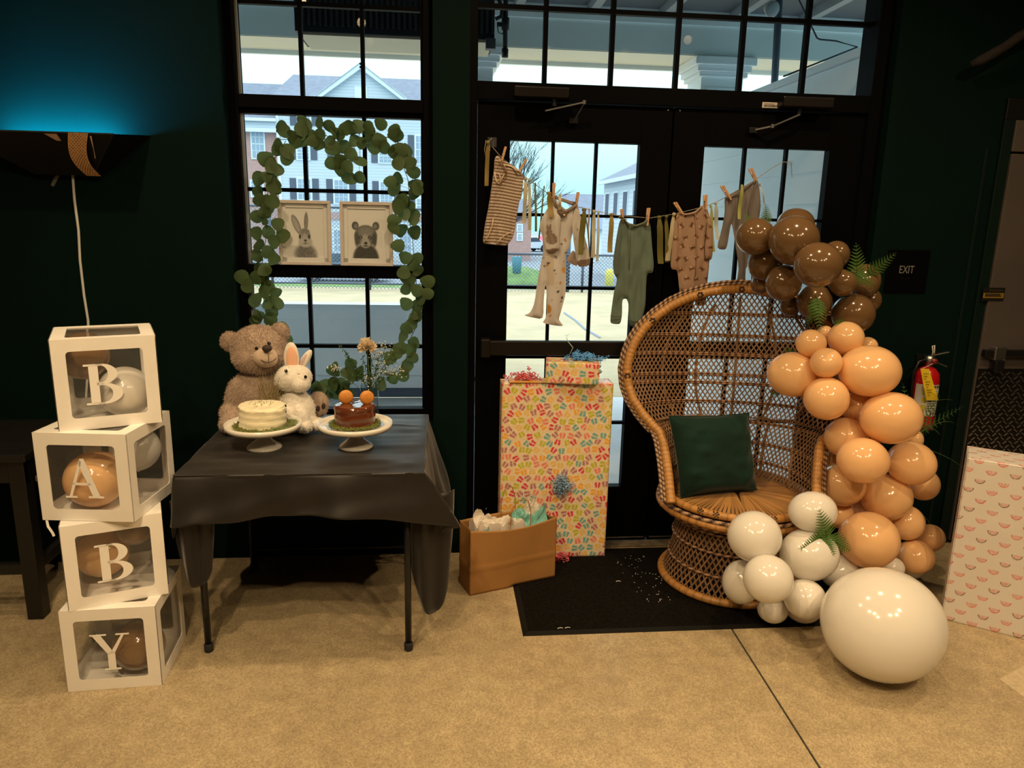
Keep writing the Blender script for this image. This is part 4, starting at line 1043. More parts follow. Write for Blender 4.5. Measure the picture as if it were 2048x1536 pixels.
# cake stands, cakes
M_CERAM = mat('white_ceramic', (.80, .77, .72), .18, coat=.4)
def cake_stand(label, c):
    s = thing('cake_stand', label, 'cake stand', (c[0], c[1], TOPZ))
    z = .088
    MB().lathe([(.0, z), (.128, z), (.138, z+.003), (.140, z+.014), (.1435, z+.014), (.1445, z+.002), (.139, z-.009), (.05, z-.013), (0, z-.013)], 56).build('plate', M_CERAM, s, True, world=False)
    MB().lathe([(.066, 0), (.067, .004), (.062, .010), (.035, .030), (.023, .046), (.020, .060), (.023, .076), (.024, z-.010)], 40).build('pedestal', M_CERAM, s, True, world=False)
    return s, TOPZ+z
c1 = (-.677, -.648); c2 = (-.327, -.648)
s1, zc = cake_stand('white pedestal cake stand holding the white frosted cake', c1)
s2, zc = cake_stand('white pedestal cake stand holding the chocolate cake', c2)
# white cake
k1 = thing('white_cake', 'round white frosted cake with rough swirled icing', 'cake', (c1[0], c1[1], zc))
prof = [(.02, 0), (.086, 0), (.0885, .01), (.0885, .075), (.085, .083), (.078, .0865), (.03, .085), (0.0005, .086)]
NP, NT = 60, 120; Pn = np.zeros((NP, NT+1, 3))
zz = np.interp(np.linspace(0, 1, NP), np.linspace(0, 1, len(prof)), [p[1] for p in prof]); rr = np.interp(np.linspace(0, 1, NP), np.linspace(0, 1, len(prof)), [p[0] for p in prof])
th = np.linspace(0, 2*PI, NT+1); TH, ZZ = np.meshgrid(th, zz); RR_ = np.repeat(rr[:, None], NT+1, 1)
nz_ = .0045*(noise2(np.cos(TH)*3+8+ZZ*30, np.sin(TH)*3+8+ZZ*70, 3)-.5)+.003*(noise2(np.cos(TH)*7+20, ZZ*140+np.sin(TH)*7+20, 6)-.5)+.002*np.sin(ZZ*260+TH*1.5)
RR2 = RR_+nz_*(RR_ > .04); ZZ2 = ZZ+nz_*.9*(ZZ > .07)
put('icing', grid_mesh('icing', np.stack([RR2*np.cos(TH), RR2*np.sin(TH), ZZ2], -1), None, mat('buttercream', (.84, .78, .58), .45, sss=.15)), k1)
mb = MB()
for i in range(26):
    a = random.uniform(0, 2*PI); r = random.uniform(.01, .05); mb.ell((r*math.cos(a)-.01, r*math.sin(a)+.01, .088), (.0018, .0018, .0014), 6, 4)
tag(mb.build('crumbs', mat('crumb_brown', (.12, .06, .03), .8), k1, world=False), kind='stuff')
# chocolate cake + macarons
k2 = thing('chocolate_cake', 'round chocolate cake with shiny brown glaze', 'cake', (c2[0], c2[1], zc))
M_CHOC = mat('choc_glaze', (.115, .030, .012), .12, coat=.6)
prof = [(.02, .006), (.076, .006), (.0785, .014), (.0785, .078), (.0755, .0855), (.068, .088), (.0005, .088)]
zz = np.interp(np.linspace(0, 1, NP), np.linspace(0, 1, len(prof)), [p[1] for p in prof]); rr = np.interp(np.linspace(0, 1, NP), np.linspace(0, 1, len(prof)), [p[0] for p in prof])
TH, ZZ = np.meshgrid(th, zz); RR_ = np.repeat(rr[:, None], NT+1, 1); w_ = .0012*np.sin(ZZ*190+.8*np.sin(TH*2))+.0016*(noise2(np.cos(TH)*4+9, ZZ*60+np.sin(TH)*4, 8)-.5)
RR2 = RR_+w_*(RR_ > .05); ZZ2 = ZZ+.0015*(noise2(RR_*np.cos(TH)*60+9, RR_*np.sin(TH)*60+9, 2)-.5)*(ZZ > .085)
put('glaze', grid_mesh('glaze', np.stack([RR2*np.cos(TH), RR2*np.sin(TH), ZZ2], -1), None, M_CHOC), k2)
MB().lathe([(.0, .0), (.112, .0), (.113, .002), (.112, .004), (.0, .004)], 10).build('cake_board', mat('silver_board', (.62, .66, .68), .2, metal=.8), k2, world=False)
M_MAC = mat('macaron_orange', (.62, .25, .045), .55, noise=(90, .12), bump=(200, .2, .002)); M_FILL = mat('macaron_fill', (.40, .13, .03), .6)
for (px, lab) in ((692, 'left macaron beside the vase gap'), (734, '')):
    c = at(px, 798, c2[1]+(.005 if px < 700 else -.005)); c.z = zc+.0865+.026
    m_ = thing('macaron', ('orange macaron ear before the eucalyptus on the sill' if px < 700 else 'orange macaron ear in front of the glass vase'), 'macaron', c, .28 if px < 700 else .38, 'macaron ears')
    for s_ in (-1, 1):
        Ms = Matrix.Rotation(PI/2, 4, 'X') @ Matrix.Translation((0, 0, s_*.0035))
        pr = [(.0005, .0085), (.016, .0078), (.0245, .0045), (.0275, .001), (.027, 0), (.001, 0)]
        MB().lathe([(r, z*s_) for r, z in pr], 28, M=Ms).build('shell', M_MAC, m_, True, world=False)
    MB().lathe([(.0245, -.0035), (.0262, 0), (.0245, .0035)], 28, M=Matrix.Rotation(PI/2, 4, 'X')).build('filling', M_FILL, m_, True, world=False)
# moss collars
M_MOSS = mat('moss_green', (.20, .22, .055), .9, noise=(80, .4)); M_MOSS2 = mat('moss_sage', (.22, .27, .13), .9, noise=(80, .4))
def moss(label, c, r0, r1, z, n, sect, m, seed):
    g = random.Random(seed); mb = MB()
    for i in range(n):
        a = g.uniform(*sect); r = g.uniform(r0, r1); p = Vector((c[0]+r*math.cos(a), c[1]+r*math.sin(a), z+.001))
        q = p+Vector((g.uniform(-.009, .009), g.uniform(-.009, .009), g.uniform(.001, .011))); e = q+Vector((g.uniform(-.008, .008), g.uniform(-.008, .008), g.uniform(-.004, .005)))
        mb.tube([p, q, e], [.0014, .0011, .0006], 3, cap=False)
    return tag(mb.build('moss_collar', m), label, 'moss', kind='stuff')
moss('green moss ring around the foot of the white cake', c1, .088, .108, zc, 900, (0, 2*PI), M_MOSS, 1)
moss('loose sage herb trimmings beside the white cake', c1, .09, .126, zc, 500, (-1.2, .5), M_MOSS2, 5)
moss('green moss ring around the foot of the chocolate cake', c2, .078, .097, zc+.004, 900, (0, 2*PI), M_MOSS, 2)
# dry sprigs behind the white cake
sp = thing('dried_sprig', 'thin dried flower sprigs rising behind the white cake', 'flowers', (c1[0], c1[1]+.09, TOPZ+.09))
M_TWIG = mat('twig_tan', (.25, .19, .09), .9); M_BUD = mat('bud_green', (.19, .20, .07), .9)
g = random.Random(8); mb = MB(); mb2 = MB()
for i in range(34):
    a = at(g.uniform(535, 566), g.uniform(800, 812), -.535); p = Vector((c1[0]+g.uniform(-.02, .03), g.uniform(-.552, -.54), zc+.003))
    e = at(g.uniform(508, 566), g.uniform(742, 796), -.545); e.y = g.uniform(-.56, -.54)
    m_ = p.lerp(e, .5)+Vector((g.uniform(-.008, .008), 0, .004)); mb.tube([p, m_, e], [.0011, .0009, .0006], 4, cap=False)
    for k in range(5):
        q = p.lerp(e, g.uniform(.45, 1))+Vector((g.uniform(-.014, .014), g.uniform(-.008, .008), g.uniform(-.004, .012))); mb.tube([p.lerp(e, .6), q], .0005, 3, cap=False); mb2.ell(q, (.0016, .0016, .0022), 5, 4)
mb.build('stems', M_TWIG, sp); tag(mb2.build('buds', M_BUD, sp), kind='stuff')

# vase with carnation bouquet
VY = -.30; vc = at(739, 800, VY)
vs_ = thing('glass_vase', 'clear glass cylinder vase standing behind the chocolate cake', 'vase', (vc.x, VY, TOPZ))
MB().lathe([(.0, .0), (.0385, .0), (.040, .002), (.040, .175), (.0385, .176), (.0375, .175), (.0375, .008), (0, .008)], 40).build('cylinder', M_VASE, vs_, True, world=False)
fl = thing('carnation', 'cream carnation on dark stem standing in glass vase', 'flower', (vc.x, VY, TOPZ+.01))
top = at(734, 694, VY-.02)
M_STEM = mat('stem_green', (.03, .07, .015), .6)
MB().tube([(vc.x+.02, VY-.005, TOPZ+.012), (vc.x+.005, VY-.01, TOPZ+.17), (top.x, top.y, top.z-.02)], .003, 8).build('stem', M_STEM, fl, True)
M_PETAL = mat('petal_cream', (.86, .74, .55), .7, transl=.2)
g = random.Random(4); mb = MB()
for i in range(70):
    th_, ph = g.uniform(0, 2*PI), math.acos(g.uniform(-.35, 1)); d = Vector((math.sin(ph)*math.cos(th_), math.sin(ph)*math.sin(th_), math.cos(ph)))
    s = d.orthogonal().normalized(); s.rotate(Matrix.Rotation(g.uniform(0, 6), 3, d)); R_ = .041*g.uniform(.75, 1.05); n_ = 7; vs = [top+d*.004]
    for k in range(n_):
        u = (k/(n_-1)-.5)*1.5; t_ = s.cross(d); rad = R_*(1+.12*math.cos(k*PI)); vs.append(top+d*(rad*math.cos(u*.8))+s*(R_*.62*u)+t_*(.006*math.sin(k*2.1+i)))
    mb.add(vs, [(0, k, k+1) for k in range(1, n_)])
mb.build('petals', M_PETAL, fl)
mb = MB(); mb.lathe([(.004, -.03), (.009, -.018), (.010, -.004), (.006, .0)], 12, c=top); mb.build('calyx', M_STEM, fl, True)
gy = thing('baby_breath', 'white baby breath spray spreading from the vase', 'flowers', (vc.x, VY, TOPZ+.02))
mb = MB(); mb2 = MB(); g = random.Random(6)
for (px, py, n_, sx, sy) in ((755, 712, 46, 18, 16), (775, 742, 60, 26, 13), (672, 737, 34, 14, 8), (740, 758, 26, 16, 8), (770, 690, 18, 16, 8)):
    hub = at(px, py+8, VY); base = Vector((vc.x+g.uniform(-.01, .01), VY+g.uniform(-.01, .01), TOPZ+.1))
    mb.tube([base, base.lerp(hub, .5)+Vector((0, 0, .012)), hub], .0011, 4, cap=False)
    for k in range(n_):
        e = at(g.gauss(px, sx*.6), g.gauss(py, sy*.6), VY+g.uniform(-.03, .03)); mb.tube([hub, e], .0005, 3, cap=False); mb2.ell(e, .0028*g.uniform(.7, 1.2), 5, 4)
mb.build('sprigs', mat('sprig_green', (.10, .16, .05), .8), gy); tag(mb2.build('florets', mat('floret_white', (.82, .80, .70), .8), gy), kind='stuff')
fs_ = thing('foliage_spray', 'fine feathery green foliage spray behind the carnation', 'foliage', (vc.x, VY, TOPZ+.02))
mb = MB(); mb2 = MB(); M_FOL = mat('fern_fine', (.045, .105, .022), .7, transl=.25)
for (px, py) in ((690, 705), (700, 722), (715, 735), (770, 705), (790, 720), (755, 735), (705, 745), (780, 755), (800, 695), (680, 690), (725, 712), (745, 720)):
    e = at(px, py, VY+g.uniform(-.02, .03)); base = Vector((vc.x, VY, TOPZ+.14)); mid = base.lerp(e, .55)+Vector((0, 0, .015)); mb.tube([base, mid, e], .001, 4, cap=False)
    for k in range(26):
        t = k/25; p = base.lerp(mid, t*2) if t < .5 else mid.lerp(e, t*2-1)
        if t < .25: continue
        d = Vector((g.uniform(-1, 1), g.uniform(-.4, .4), g.uniform(-.7, 1))).normalized()*.016; s = d.cross(Vector((0, 1, 0))).normalized()*.0022
        mb2.add([p, p+d*.5+s, p+d, p+d*.5-s], [(0, 1, 2, 3)])
mb.build('stems', M_STEM, fs_); tag(mb2.build('leaflets', M_FOL, fs_), kind='stuff')

# ================================================================== EUCALYPTUS ON THE WINDOW
M_EUC = mat('eucalyptus', (.105, .17, .065), .55, noise=(30, .3), transl=.55)
def leaf_mesh():
    mb = MB(); N = 14; vs = [(0, 0, 0)]
    for k in range(N):
        a = 2*PI*k/N; r = 1.0+.06*math.sin(3*a+.4); x = r*math.cos(a)*.96; z = r*math.sin(a)
        if abs(a-1.5*PI) < .3: z *= 1.12
        vs.append((x, .22*(x*x)*.9-.12*z*z*.4, z))
    mb.add(vs, [(0, k+1, (k+1) % N+1) for k in range(N)])
    return mb.mesh('leaf', M_EUC, True)
LEAF = leaf_mesh()
def add_leaf(par, c, r, tilt=None, seed=[0]):
    seed[0] += 1; g = random.Random(seed[0]*13+5)
    o = bpy.data.objects.new('leaf', LEAF); sc.collection.objects.link(o); o.parent = par
    o.location = MATW[par.name].inverted() @ Vector(c)
    t = tilt if tilt is not None else g.gauss(0, .32)
    o.rotation_euler = (g.gauss(0, .35 if tilt is None else .08), g.uniform(-PI, PI), t*1.2); o.scale = (r*g.uniform(.88, 1.08), r, r*g.uniform(.9, 1.08))
    so_ = None
    return o
C4 = lambda L: [(440+x/3.339, 180+y/3.339) for x, y in L]
C48 = lambda L: [(460+x/4.8, 540+y/4.8) for x, y in L]
TOPL = C4([(415, 245), (430, 275), (545, 210), (545, 260), (575, 235), (660, 215), (730, 245), (480, 310), (500, 345), (560, 335), (535, 300), (610, 310), (665, 300), (655, 355), (625, 340), (735, 360), (800, 300), (770, 285), (760, 390), (830, 380), (835, 260), (870, 255), (930, 240), (990, 250), (1000, 270), (905, 340), (945, 355), (990, 325), (1060, 335), (1030, 380), (1100, 385), (1075, 230), (1165, 270), (1185, 300), (1155, 300), (875, 430), (815, 485), (800, 470), (745, 490), (940, 475), (850, 510), (800, 535), (860, 585), (930, 585)])
RIGHTL = C4([(1175, 405), (1160, 415), (1215, 395), (1250, 405), (1190, 490), (1205, 480), (1265, 490), (1255, 475), (1295, 550), (1185, 590), (1140, 615), (1160, 665), (1310, 640), (1320, 660), (1300, 690), (1200, 760), (1215, 735), (1190, 775), (1240, 740), (1265, 775), (1230, 825), (1290, 835), (1295, 870), (1160, 870), (1160, 920), (1210, 935), (1300, 950), (1190, 1040), (1240, 1120), (1320, 1125), (1285, 1165), (1320, 1200), (1225, 1220), (1260, 1265), (1390, 1280), (1245, 1330), (1315, 1340), (1385, 1360), (1340, 1390), (1245, 1430), (1315, 1440), (1310, 1500)]) + \
    C48([(1765, 470), (1800, 440), (1740, 520), (1690, 565), (1655, 640), (1765, 695), (1740, 770), (1755, 845), (1700, 920), (1675, 960), (1665, 1020), (1560, 1040)])
LEFTL = C4([(385, 370), (385, 400), (450, 405), (455, 430), (445, 455), (300, 460), (335, 495), (345, 510), (385, 530), (260, 590), (310, 580), (340, 595), (365, 630), (355, 640), (255, 680), (365, 660), (270, 740), (300, 745), (350, 745), (320, 790), (300, 815), (245, 845), (295, 865), (385, 895), (245, 955), (320, 950), (420, 970), (265, 1035), (360, 1010), (250, 1105), (320, 1085), (360, 1125), (255, 1195), (300, 1200), (145, 1250), (235, 1255), (290, 1250), (300, 1280), (180, 1310), (320, 1310), (295, 1350), (370, 1355), (235, 1405), (320, 1420), (380, 1425), (350, 1480), (255, 1510), (335, 1525)]) + \
    C48([(265, 450), (240, 490), (390, 485), (505, 555), (545, 670), (528, 720)])
def garland(label, leaves, y, stems, r=.031):
    t = thing('eucalyptus_garland', label, 'garland', at(leaves[0][0], leaves[0][1], y), 0, 'eucalyptus strands on the window')
    for (px, py) in leaves:
        ly_ = y+random.uniform(-.022, .016); q = at(px, py, ly_)
        over = (y == GY) and (-.74 < q.x < -.175 and 1.36 < q.z < 1.70)       # lies over a picture frame
        wall = (y == GY) and (q.x < -.86 or q.x > -.062)                       # lies over the edge of the wall
        if over: ly_ = -.088
        if wall: ly_ = -.128
        add_leaf(t, at(px, py, ly_), r*random.uniform(.92, 1.08), 0.0 if (over or wall) else None)
    mb = MB()
    pts = [at(px, py, y+.012) for px, py in stems]; mb.tube(pts, .0016, 5, cap=False)
    for (px, py) in leaves:
        p = at(px, py, y); k = min(range(len(pts)), key=lambda i: (pts[i]-p).length); q = pts[k] if k == len(pts)-1 or random.random() < .5 else pts[k].lerp(pts[min(k+1, len(pts)-1)], random.random()); mb.tube([q, q.lerp(p, .5)+Vector((0, .004, .004)), p], .0009, 4, cap=False)
    tag(mb.build('stems', mat('euc_stem', (.07, .085, .03), .8), t), kind='stuff')
    return t
GY = -.045
garland('eucalyptus strand arching across the top of the window', TOPL, GY, C4([(400, 330), (450, 330), (520, 300), (600, 280), (680, 290), (760, 330), (850, 290), (930, 290), (1000, 280), (1090, 310), (1170, 330), (1210, 370)]))
garland('eucalyptus strand hanging beside the bear print', RIGHTL, GY, C4([(1180, 340), (1210, 420), (1230, 520), (1255, 600), (1265, 700), (1250, 800), (1270, 900), (1285, 1000), (1295, 1100), (1310, 1200), (1310, 1300), (1320, 1400), (1310, 1500)])+C48([(1780, 560), (1740, 640), (1720, 740), (1690, 850), (1620, 960), (1540, 1010)]))
garland('eucalyptus strand hanging beside the rabbit print', LEFTL, GY, C4([(440, 340), (400, 400), (370, 450), (340, 560), (320, 660), (320, 760), (310, 870), (310, 980), (290, 1080), (280, 1180), (250, 1260), (280, 1350), (300, 1440), (310, 1520)])+C48([(340, 440), (430, 540), (500, 640)]))
BOT = C48([(830, 1130), (855, 1150), (915, 1110), (1000, 1080), (985, 1095), (1070, 1100), (1130, 1170), (1020, 1190), (930, 1200), (1060, 1160), (1110, 1120)])
garland('eucalyptus strand lying along the sill behind bunny', BOT, -.16, C48([(790, 1170), (870, 1140), (950, 1110), (1050, 1110), (1190, 1085)]), .033)
VL = C48([(1000, 950), (985, 970), (1150, 1000), (1120, 990), (1155, 910), (1255, 985), (1535, 850), (1640, 750), (1590, 800), (1450, 1100), (1210, 1010)])
garland('eucalyptus sprigs spreading from the glass vase', VL, -.27, C48([(960, 940), (1060, 980), (1180, 1020), (1300, 1060), (1420, 1000), (1520, 860), (1620, 760)]), .030)

# ================================================================== FRAMED PRINTS
def smooth(a, b, x): t = np.clip((x-a)/(b-a), 0, 1); return t*t*(3-2*t)
def el(U, V, cx, cy, rx, ry, rot=0.0, soft=.12):
    c, s = math.cos(rot), math.sin(rot); x = (U-cx)*c+(V-cy)*s; y = -(U-cx)*s+(V-cy)*c
    return 1-smooth(1-soft, 1+soft, np.sqrt((x/rx)**2+(y/ry)**2))
def rabbit(U, V):
    g = np.ones_like(U)
    fn = noise2(U*90, V*45, 1)*.5+noise2(U*150+7, V*60, 2)*.5
    def lay(m, v): nonlocal g; g = g*(1-m)+v*m
    lay(el(U, V, .50, .03, .30, .25, 0, .25)*(V > -.01), .22+.45*fn)
    lay(el(U, V, .49, .10, .20, .17, 0, .3), .18+.35*fn)
    lay(el(U, V, .27, .66, .085, .22, .52, .12), .36+.18*fn); lay(el(U, V, .265, .66, .055, .18, .52, .25), .60+.1*fn)
    lay(el(U, V, .53, .72, .055, .19, -.06, .14), .34+.2*fn); lay(el(U, V, .54, .69, .02, .14, -.06, .5), .5)
    lay(el(U, V, .49, .42, .155, .17, 0, .12), .45+.25*fn); lay(el(U, V, .50, .31, .185, .105, 0, .18), .62+.2*fn)
    lay(el(U, V, .49, .52, .12, .06, 0, .35), .33+.2*fn); lay(el(U, V, .49, .38, .05, .11, 0, .4), .60+.15*fn)
    for cx in (.355, .60): lay(el(U, V, cx, .42, .028, .045, 0, .4), .12)
    lay(el(U, V, .50, .345, .036, .02, 0, .3), .14); lay(el(U, V, .50, .30, .012, .03, 0, .4), .25); lay(el(U, V, .47, .285, .03, .012, .3, .5), .4); lay(el(U, V, .53, .285, .03, .012, -.3, .5), .4)
    return g
def bearp(U, V):
    g = np.ones_like(U); fn = noise2(U*80, V*50, 3)*.5+noise2(U*140+7, V*90, 4)*.5
    def lay(m, v): nonlocal g; g = g*(1-m)+v*m
    lay(el(U, V, .47, -.02, .34, .33, 0, .12), .09+.16*fn)
    for cx in (.20, .74): lay(el(U, V, cx, .66, .09, .085, 0, .18), .16+.16*fn); lay(el(U, V, cx+(.015 if cx < .5 else -.015), .65, .045, .045, 0, .4), .36+.14*fn)
    lay(el(U, V, .47, .46, .30, .215, 0, .07), .20+.22*fn); lay(el(U, V, .47, .52, .2, .13, 0, .5), .34+.2*fn)
    lay(el(U, V, .24, .38, .06, .14, 0, .4), .14+.15*fn); lay(el(U, V, .70, .38, .06, .14, 0, .4), .14+.15*fn)
    lay(el(U, V, .46, .36, .10, .13, 0, .35), .55+.12*fn); lay(el(U, V, .46, .29, .135, .075, 0, .25), .58+.12*fn)
    for cx in (.33, .58): lay(el(U, V, cx, .425, .05, .035, 0, .4), .12); lay(el(U, V, cx, .425, .018, .016, 0, .3), .5)
    lay(el(U, V, .47, .31, .045, .028, 0, .25), .10); lay(el(U, V, .47, .255, .07, .014, 0, .4), .18)
    return g
M_PRINT = mat('art_print', (1, 1, 1), .5, attr=True); M_FRAMEW = mat('frame_pale_wood', (.47, .44, .43), .45, noise=(25, .06)); M_MATB = mat('mount_board', (.70, .68, .70), .7)
def frame(label, x0, x1, z0, z1, fn):
    lean = math.radians(3.5); y0 = -.052
    t = thing('picture_frame', label, 'picture', ((x0+x1)/2, y0, z0)); w = x1-x0; h = z1-z0
    M = Matrix.Rotation(-lean, 4, 'X') @ Matrix.Translation((-w/2, 0, 0))
    fw = .014
    def bx(nm, lo, hi, m, par=t, bev=.0015):
        return MB().box(lo, hi, M).build(nm, m, par, world=False, bevel=bev)
    bx('frame_rail', (0, -.012, 0), (w, .006, fw), M_FRAMEW); bx('frame_rail', (0, -.012, h-fw), (w, .006, h), M_FRAMEW); bx('frame_stile', (0, -.012, fw), (fw, .006, h-fw), M_FRAMEW); bx('frame_stile', (w-fw, -.012, fw), (w, .006, h-fw), M_FRAMEW)
    bx('backing', (fw*.5, .002, fw*.5), (w-fw*.5, .005, h-fw*.5), M_MATB, bev=0)
    m_ = .024
    for lo, hi in (((fw, -.003, fw), (w-fw, .002, fw+m_*.8)), ((fw, -.003, h-fw-m_*.7), (w-fw, .002, h-fw)), ((fw, -.003, fw), (fw+m_*.75, .002, h-fw)), ((w-fw-m_*.75, -.003, fw), (w-fw, .002, h-fw))): bx('mount', lo, hi, M_MATB, bev=0)
    nu, nv = 150, 190; a, b = fw+m_*.75, w-fw-m_*.75; c, d = fw+m_*.8, h-fw-m_*.7
    U, V = np.meshgrid(np.linspace(0, 1, nu), np.linspace(0, 1, nv)); G = np.clip(fn(U, V), 0, 1)
    pts = np.stack([a+(b-a)*U, np.full_like(U, .0008), c+(d-c)*V], -1); Mn = np.array(M); pts = pts @ Mn[:3, :3].T + Mn[:3, 3]
    G = np.where(G > .97, 1, G**1.5); col = np.stack([.70*G, .68*G, .70*G], -1)
    put('print', grid_mesh('print', pts, col, M_PRINT), t)
    MB().box((fw, -.0045, fw), (w-fw, -.004, h-fw), M).build('glazing', M_GLASS, t, world=False)
frame('pale framed print of a rabbit propped on the sash rail', -.708, -.480, 1.390, 1.672, rabbit)
frame('pale framed print of a bear cub propped on the sash rail', -.440, -.207, 1.390, 1.672, bearp)
# ================================================================== PEACOCK CHAIR
CH = thing('peacock_chair', 'woven rattan peacock chair with tall round back', 'chair', (1.335, -.425, .009), math.radians(-13))
M_CANE = mat('cane_wrap', (.46, .23, .065), .42, attr=True, noise=(40, .12))
M_STRAND = mat('cane_strand', (.25, .145, .075), .6, attr=True)
M_BRAID = mat('cane_braid', (.45, .30, .19), .6, attr=True)
def prof_interp(z, table):
    for a, b in zip(table, table[1:]):
        if z <= b[0]:
            t = (z-a[0])/(b[0]-a[0]); t = t*t*(3-2*t) if False else t
            return [p+(q-p)*t for p, q in zip(a[1:], b[1:])]
    return list(table[-1][1:])
SZ = .42   # seat height
# z: (half width, y of the rim end, y of the middle)
_tab = [(.42, .300, -.20, .235), (.46, .305, -.17, .24), (.52, .312, -.12, .245), (.58, .322, -.07, .25), (.64, .335, -.02, .252), (.675, .352, .015, .252), (.70, .385, .04, .252), (.74, .428, .07, .25), (.80, .475, .10, .25), (.86, .500, .125, .252), (.93, .510, .145, .256), (1.00, .500, .165, .262), (1.06, .478, .18, .268), (1.12, .440, .20, .275), (1.18, .380, .22, .282), (1.23, .310, .24, .288), (1.265, .235, .255, .292), (1.29, .150, .27, .296), (1.303, .07, .285, .298), (1.307, .0, .299, .299)]
def shell(u, z):
    """u in -1..1 from the left rim to the right rim at level z"""
    w, ye, ym = prof_interp(z, _tab)
    x = w*math.sin(u*PI/2)**1 if z < .70 else w*(u*.75+.25*math.sin(u*PI/2))
    k = 1-abs(u)**2.2 if z > .7 else math.cos(u*PI/2)**.9
    return Vector((x, ye+(ym-ye)*k, z))
def arc_half(z):
    pts = [shell(t/12, z) for t in range(13)]
    return sum((pts[i+1]-pts[i]).length for i in range(12))
AH = {round(z, 3): arc_half(z) for z in np.arange(.42, 1.3075, .0075)}
_zs = sorted(AH)
def ah(z):
    i = min(range(len(_zs)), key=lambda k: abs(_zs[k]-z)); return AH[_zs[i]]
ZG = np.linspace(.42, 1.306, 160); AHG = np.array([arc_half(z) for z in ZG])
def strip(mb, pts, nrm, w, t, col):
    """flat cane strip along pts"""
    vs = []; n = len(pts)
    for i in range(n):
        d = (pts[min(i+1, n-1)]-pts[max(i-1, 0)]).normalized(); s = d.cross(nrm[i]).normalized()*w/2; o = nrm[i]*t
        vs += [pts[i]-s-o, pts[i]+s-o, pts[i]+s+o, pts[i]-s+o]
    fs = []
    for i in range(n-1):
        a = i*4; b = a+4
        fs += [(a, a+1, b+1, b), (a+1, a+2, b+2, b+1), (a+2, a+3, b+3, b+2), (a+3, a, b, b+3)]
    mb.add(vs, fs, col)
mb = MB(); g = random.Random(21)
slope = 1.55; pitch = .0215
for fam in (1, -1):
    c = -2.2
    while c < 2.2:
        run = []; nn = []
        def flush():
            if len(run) > 2:
                sh = g.uniform(.78, 1.15); strip(mb, run, nn, .0058, .0011, (sh, sh*.97, sh*.94))
        for z in ZG:
            u = c + fam*(z-.42)/slope
            A = float(np.interp(z, ZG, AHG))
            if abs(u) < A-.004:
                q = u/A; p = shell(q, z)
                n_ = (shell(min(q+.02, 1), z)-shell(max(q-.02, -1), z)).cross(shell(q, min(z+.01, 1.305))-shell(q, z-.01))
                n_ = n_.normalized() if n_.length > 1e-9 else Vector((0, -1, 0))
                run.append(p+n_*(.0015*fam)); nn.append(n_)
            else:
                flush(); run = []; nn = []
        flush()
        c += pitch
tag(mb.build('back_weave', M_STRAND, CH, world=False), kind='stuff')
# twisted horizontal bands on the back
DK, LT = (.10, .06, .06), (1.0, .95, .9)
def twist(i, k): return DK if ((i+k) // 3) % 2 else LT
for zb in (.50, .585, .68, .775, .865, .905, 1.0, 1.09, 1.19):
    pts = [shell(-1+2*t/150, zb) for t in range(151)]
    bd_ = MB()
    for dz in (-.004, .004): bd_.tube([p+Vector((0, -.003, dz)) for p in pts], .0042, 5, cap=False, col=lambda i, k: (.22, .13, .11) if (i//2) % 2 else (.85, .75, .62))
    bd_.build('woven_band', M_BRAID, CH, True, world=False)
# upright ribs
for u in (-.62, -.32, 0, .32, .62):
    pts = [shell(u, z)+Vector((0, .006, 0)) for z in np.linspace(.42, 1.27-.12*abs(u), 40)]
    MB().tube(pts, .0065, 6, col=(.8, .7, .6)).build('rib', M_STRAND, CH, True, world=False)
# rim: wrapped cane tube following the edge, with dark twisted edging outside
rimL = [shell(-1, z) for z in np.concatenate([np.linspace(.42, 1.29, 110), [1.297, 1.302, 1.305, 1.3068]])]
rim = rimL + [Vector((-p.x, p.y, p.z)) for p in reversed(rimL)]
def resample(pts, step):
    out = [pts[0]]; acc = 0
    for a, b in zip(pts, pts[1:]):
        L = (b-a).length; s = step-acc
        while s <= L and L > 0: out.append(a.lerp(b, s/L)); s += step
        acc = (acc+L) % step if L > 0 else acc
    return out
rim = resample(rim, .004)
cen = Vector((0, .2, .9))
front = [p+Vector((0, -.012, 0)) for p in rim]
def wrapcol(i, k):
    s = .86+.2*((i*7919) % 13)/13
    if i % 5 == 0: s *= .62
    return (s, s*.96, s*.9)
MB().tube(front, .0205, 10, col=wrapcol).build('back_rim', M_CANE, CH, True, world=False)
def outward(p, d, dy=0.0):
    o = Vector((p.x, 0, (p.z-.90)*.8)) if p.z > .68 else Vector((p.x, 0, 0)); o = o.normalized() if o.length > 1e-6 else Vector((0, 0, 1))
    return p+o*d+Vector((0, dy, 0))
ed = MB()
for d, dy, off in ((.024, -.006, 0), (.036, .002, 4)):
    ed.tube([outward(p, d, dy) for p in rim], .0072, 6, col=lambda i, k, off=off: DK if ((i+off+k) // 3) % 2 else LT)
ed.build('rim_edging', M_BRAID, CH, True, world=False)
# flower knots on the rim
kn = []
for i in (int(len(rim)*f) for f in (.235, .34, .43, .5, .57, .66, .765)):
    p = front[i]+Vector((0, -.021, 0)); m_ = MB()
    for a in range(6): m_.ell(p+Vector((.011*math.cos(a*PI/3), 0, .011*math.sin(a*PI/3))), (.0055, .003, .0055), 6, 4, col=(.06, .04, .04))
    m_.ell(p+Vector((0, -.002, 0)), (.004, .003, .004), 6, 4, col=(1, .95, .9)); m_.build('flower_knot', M_BRAID, CH, world=False)
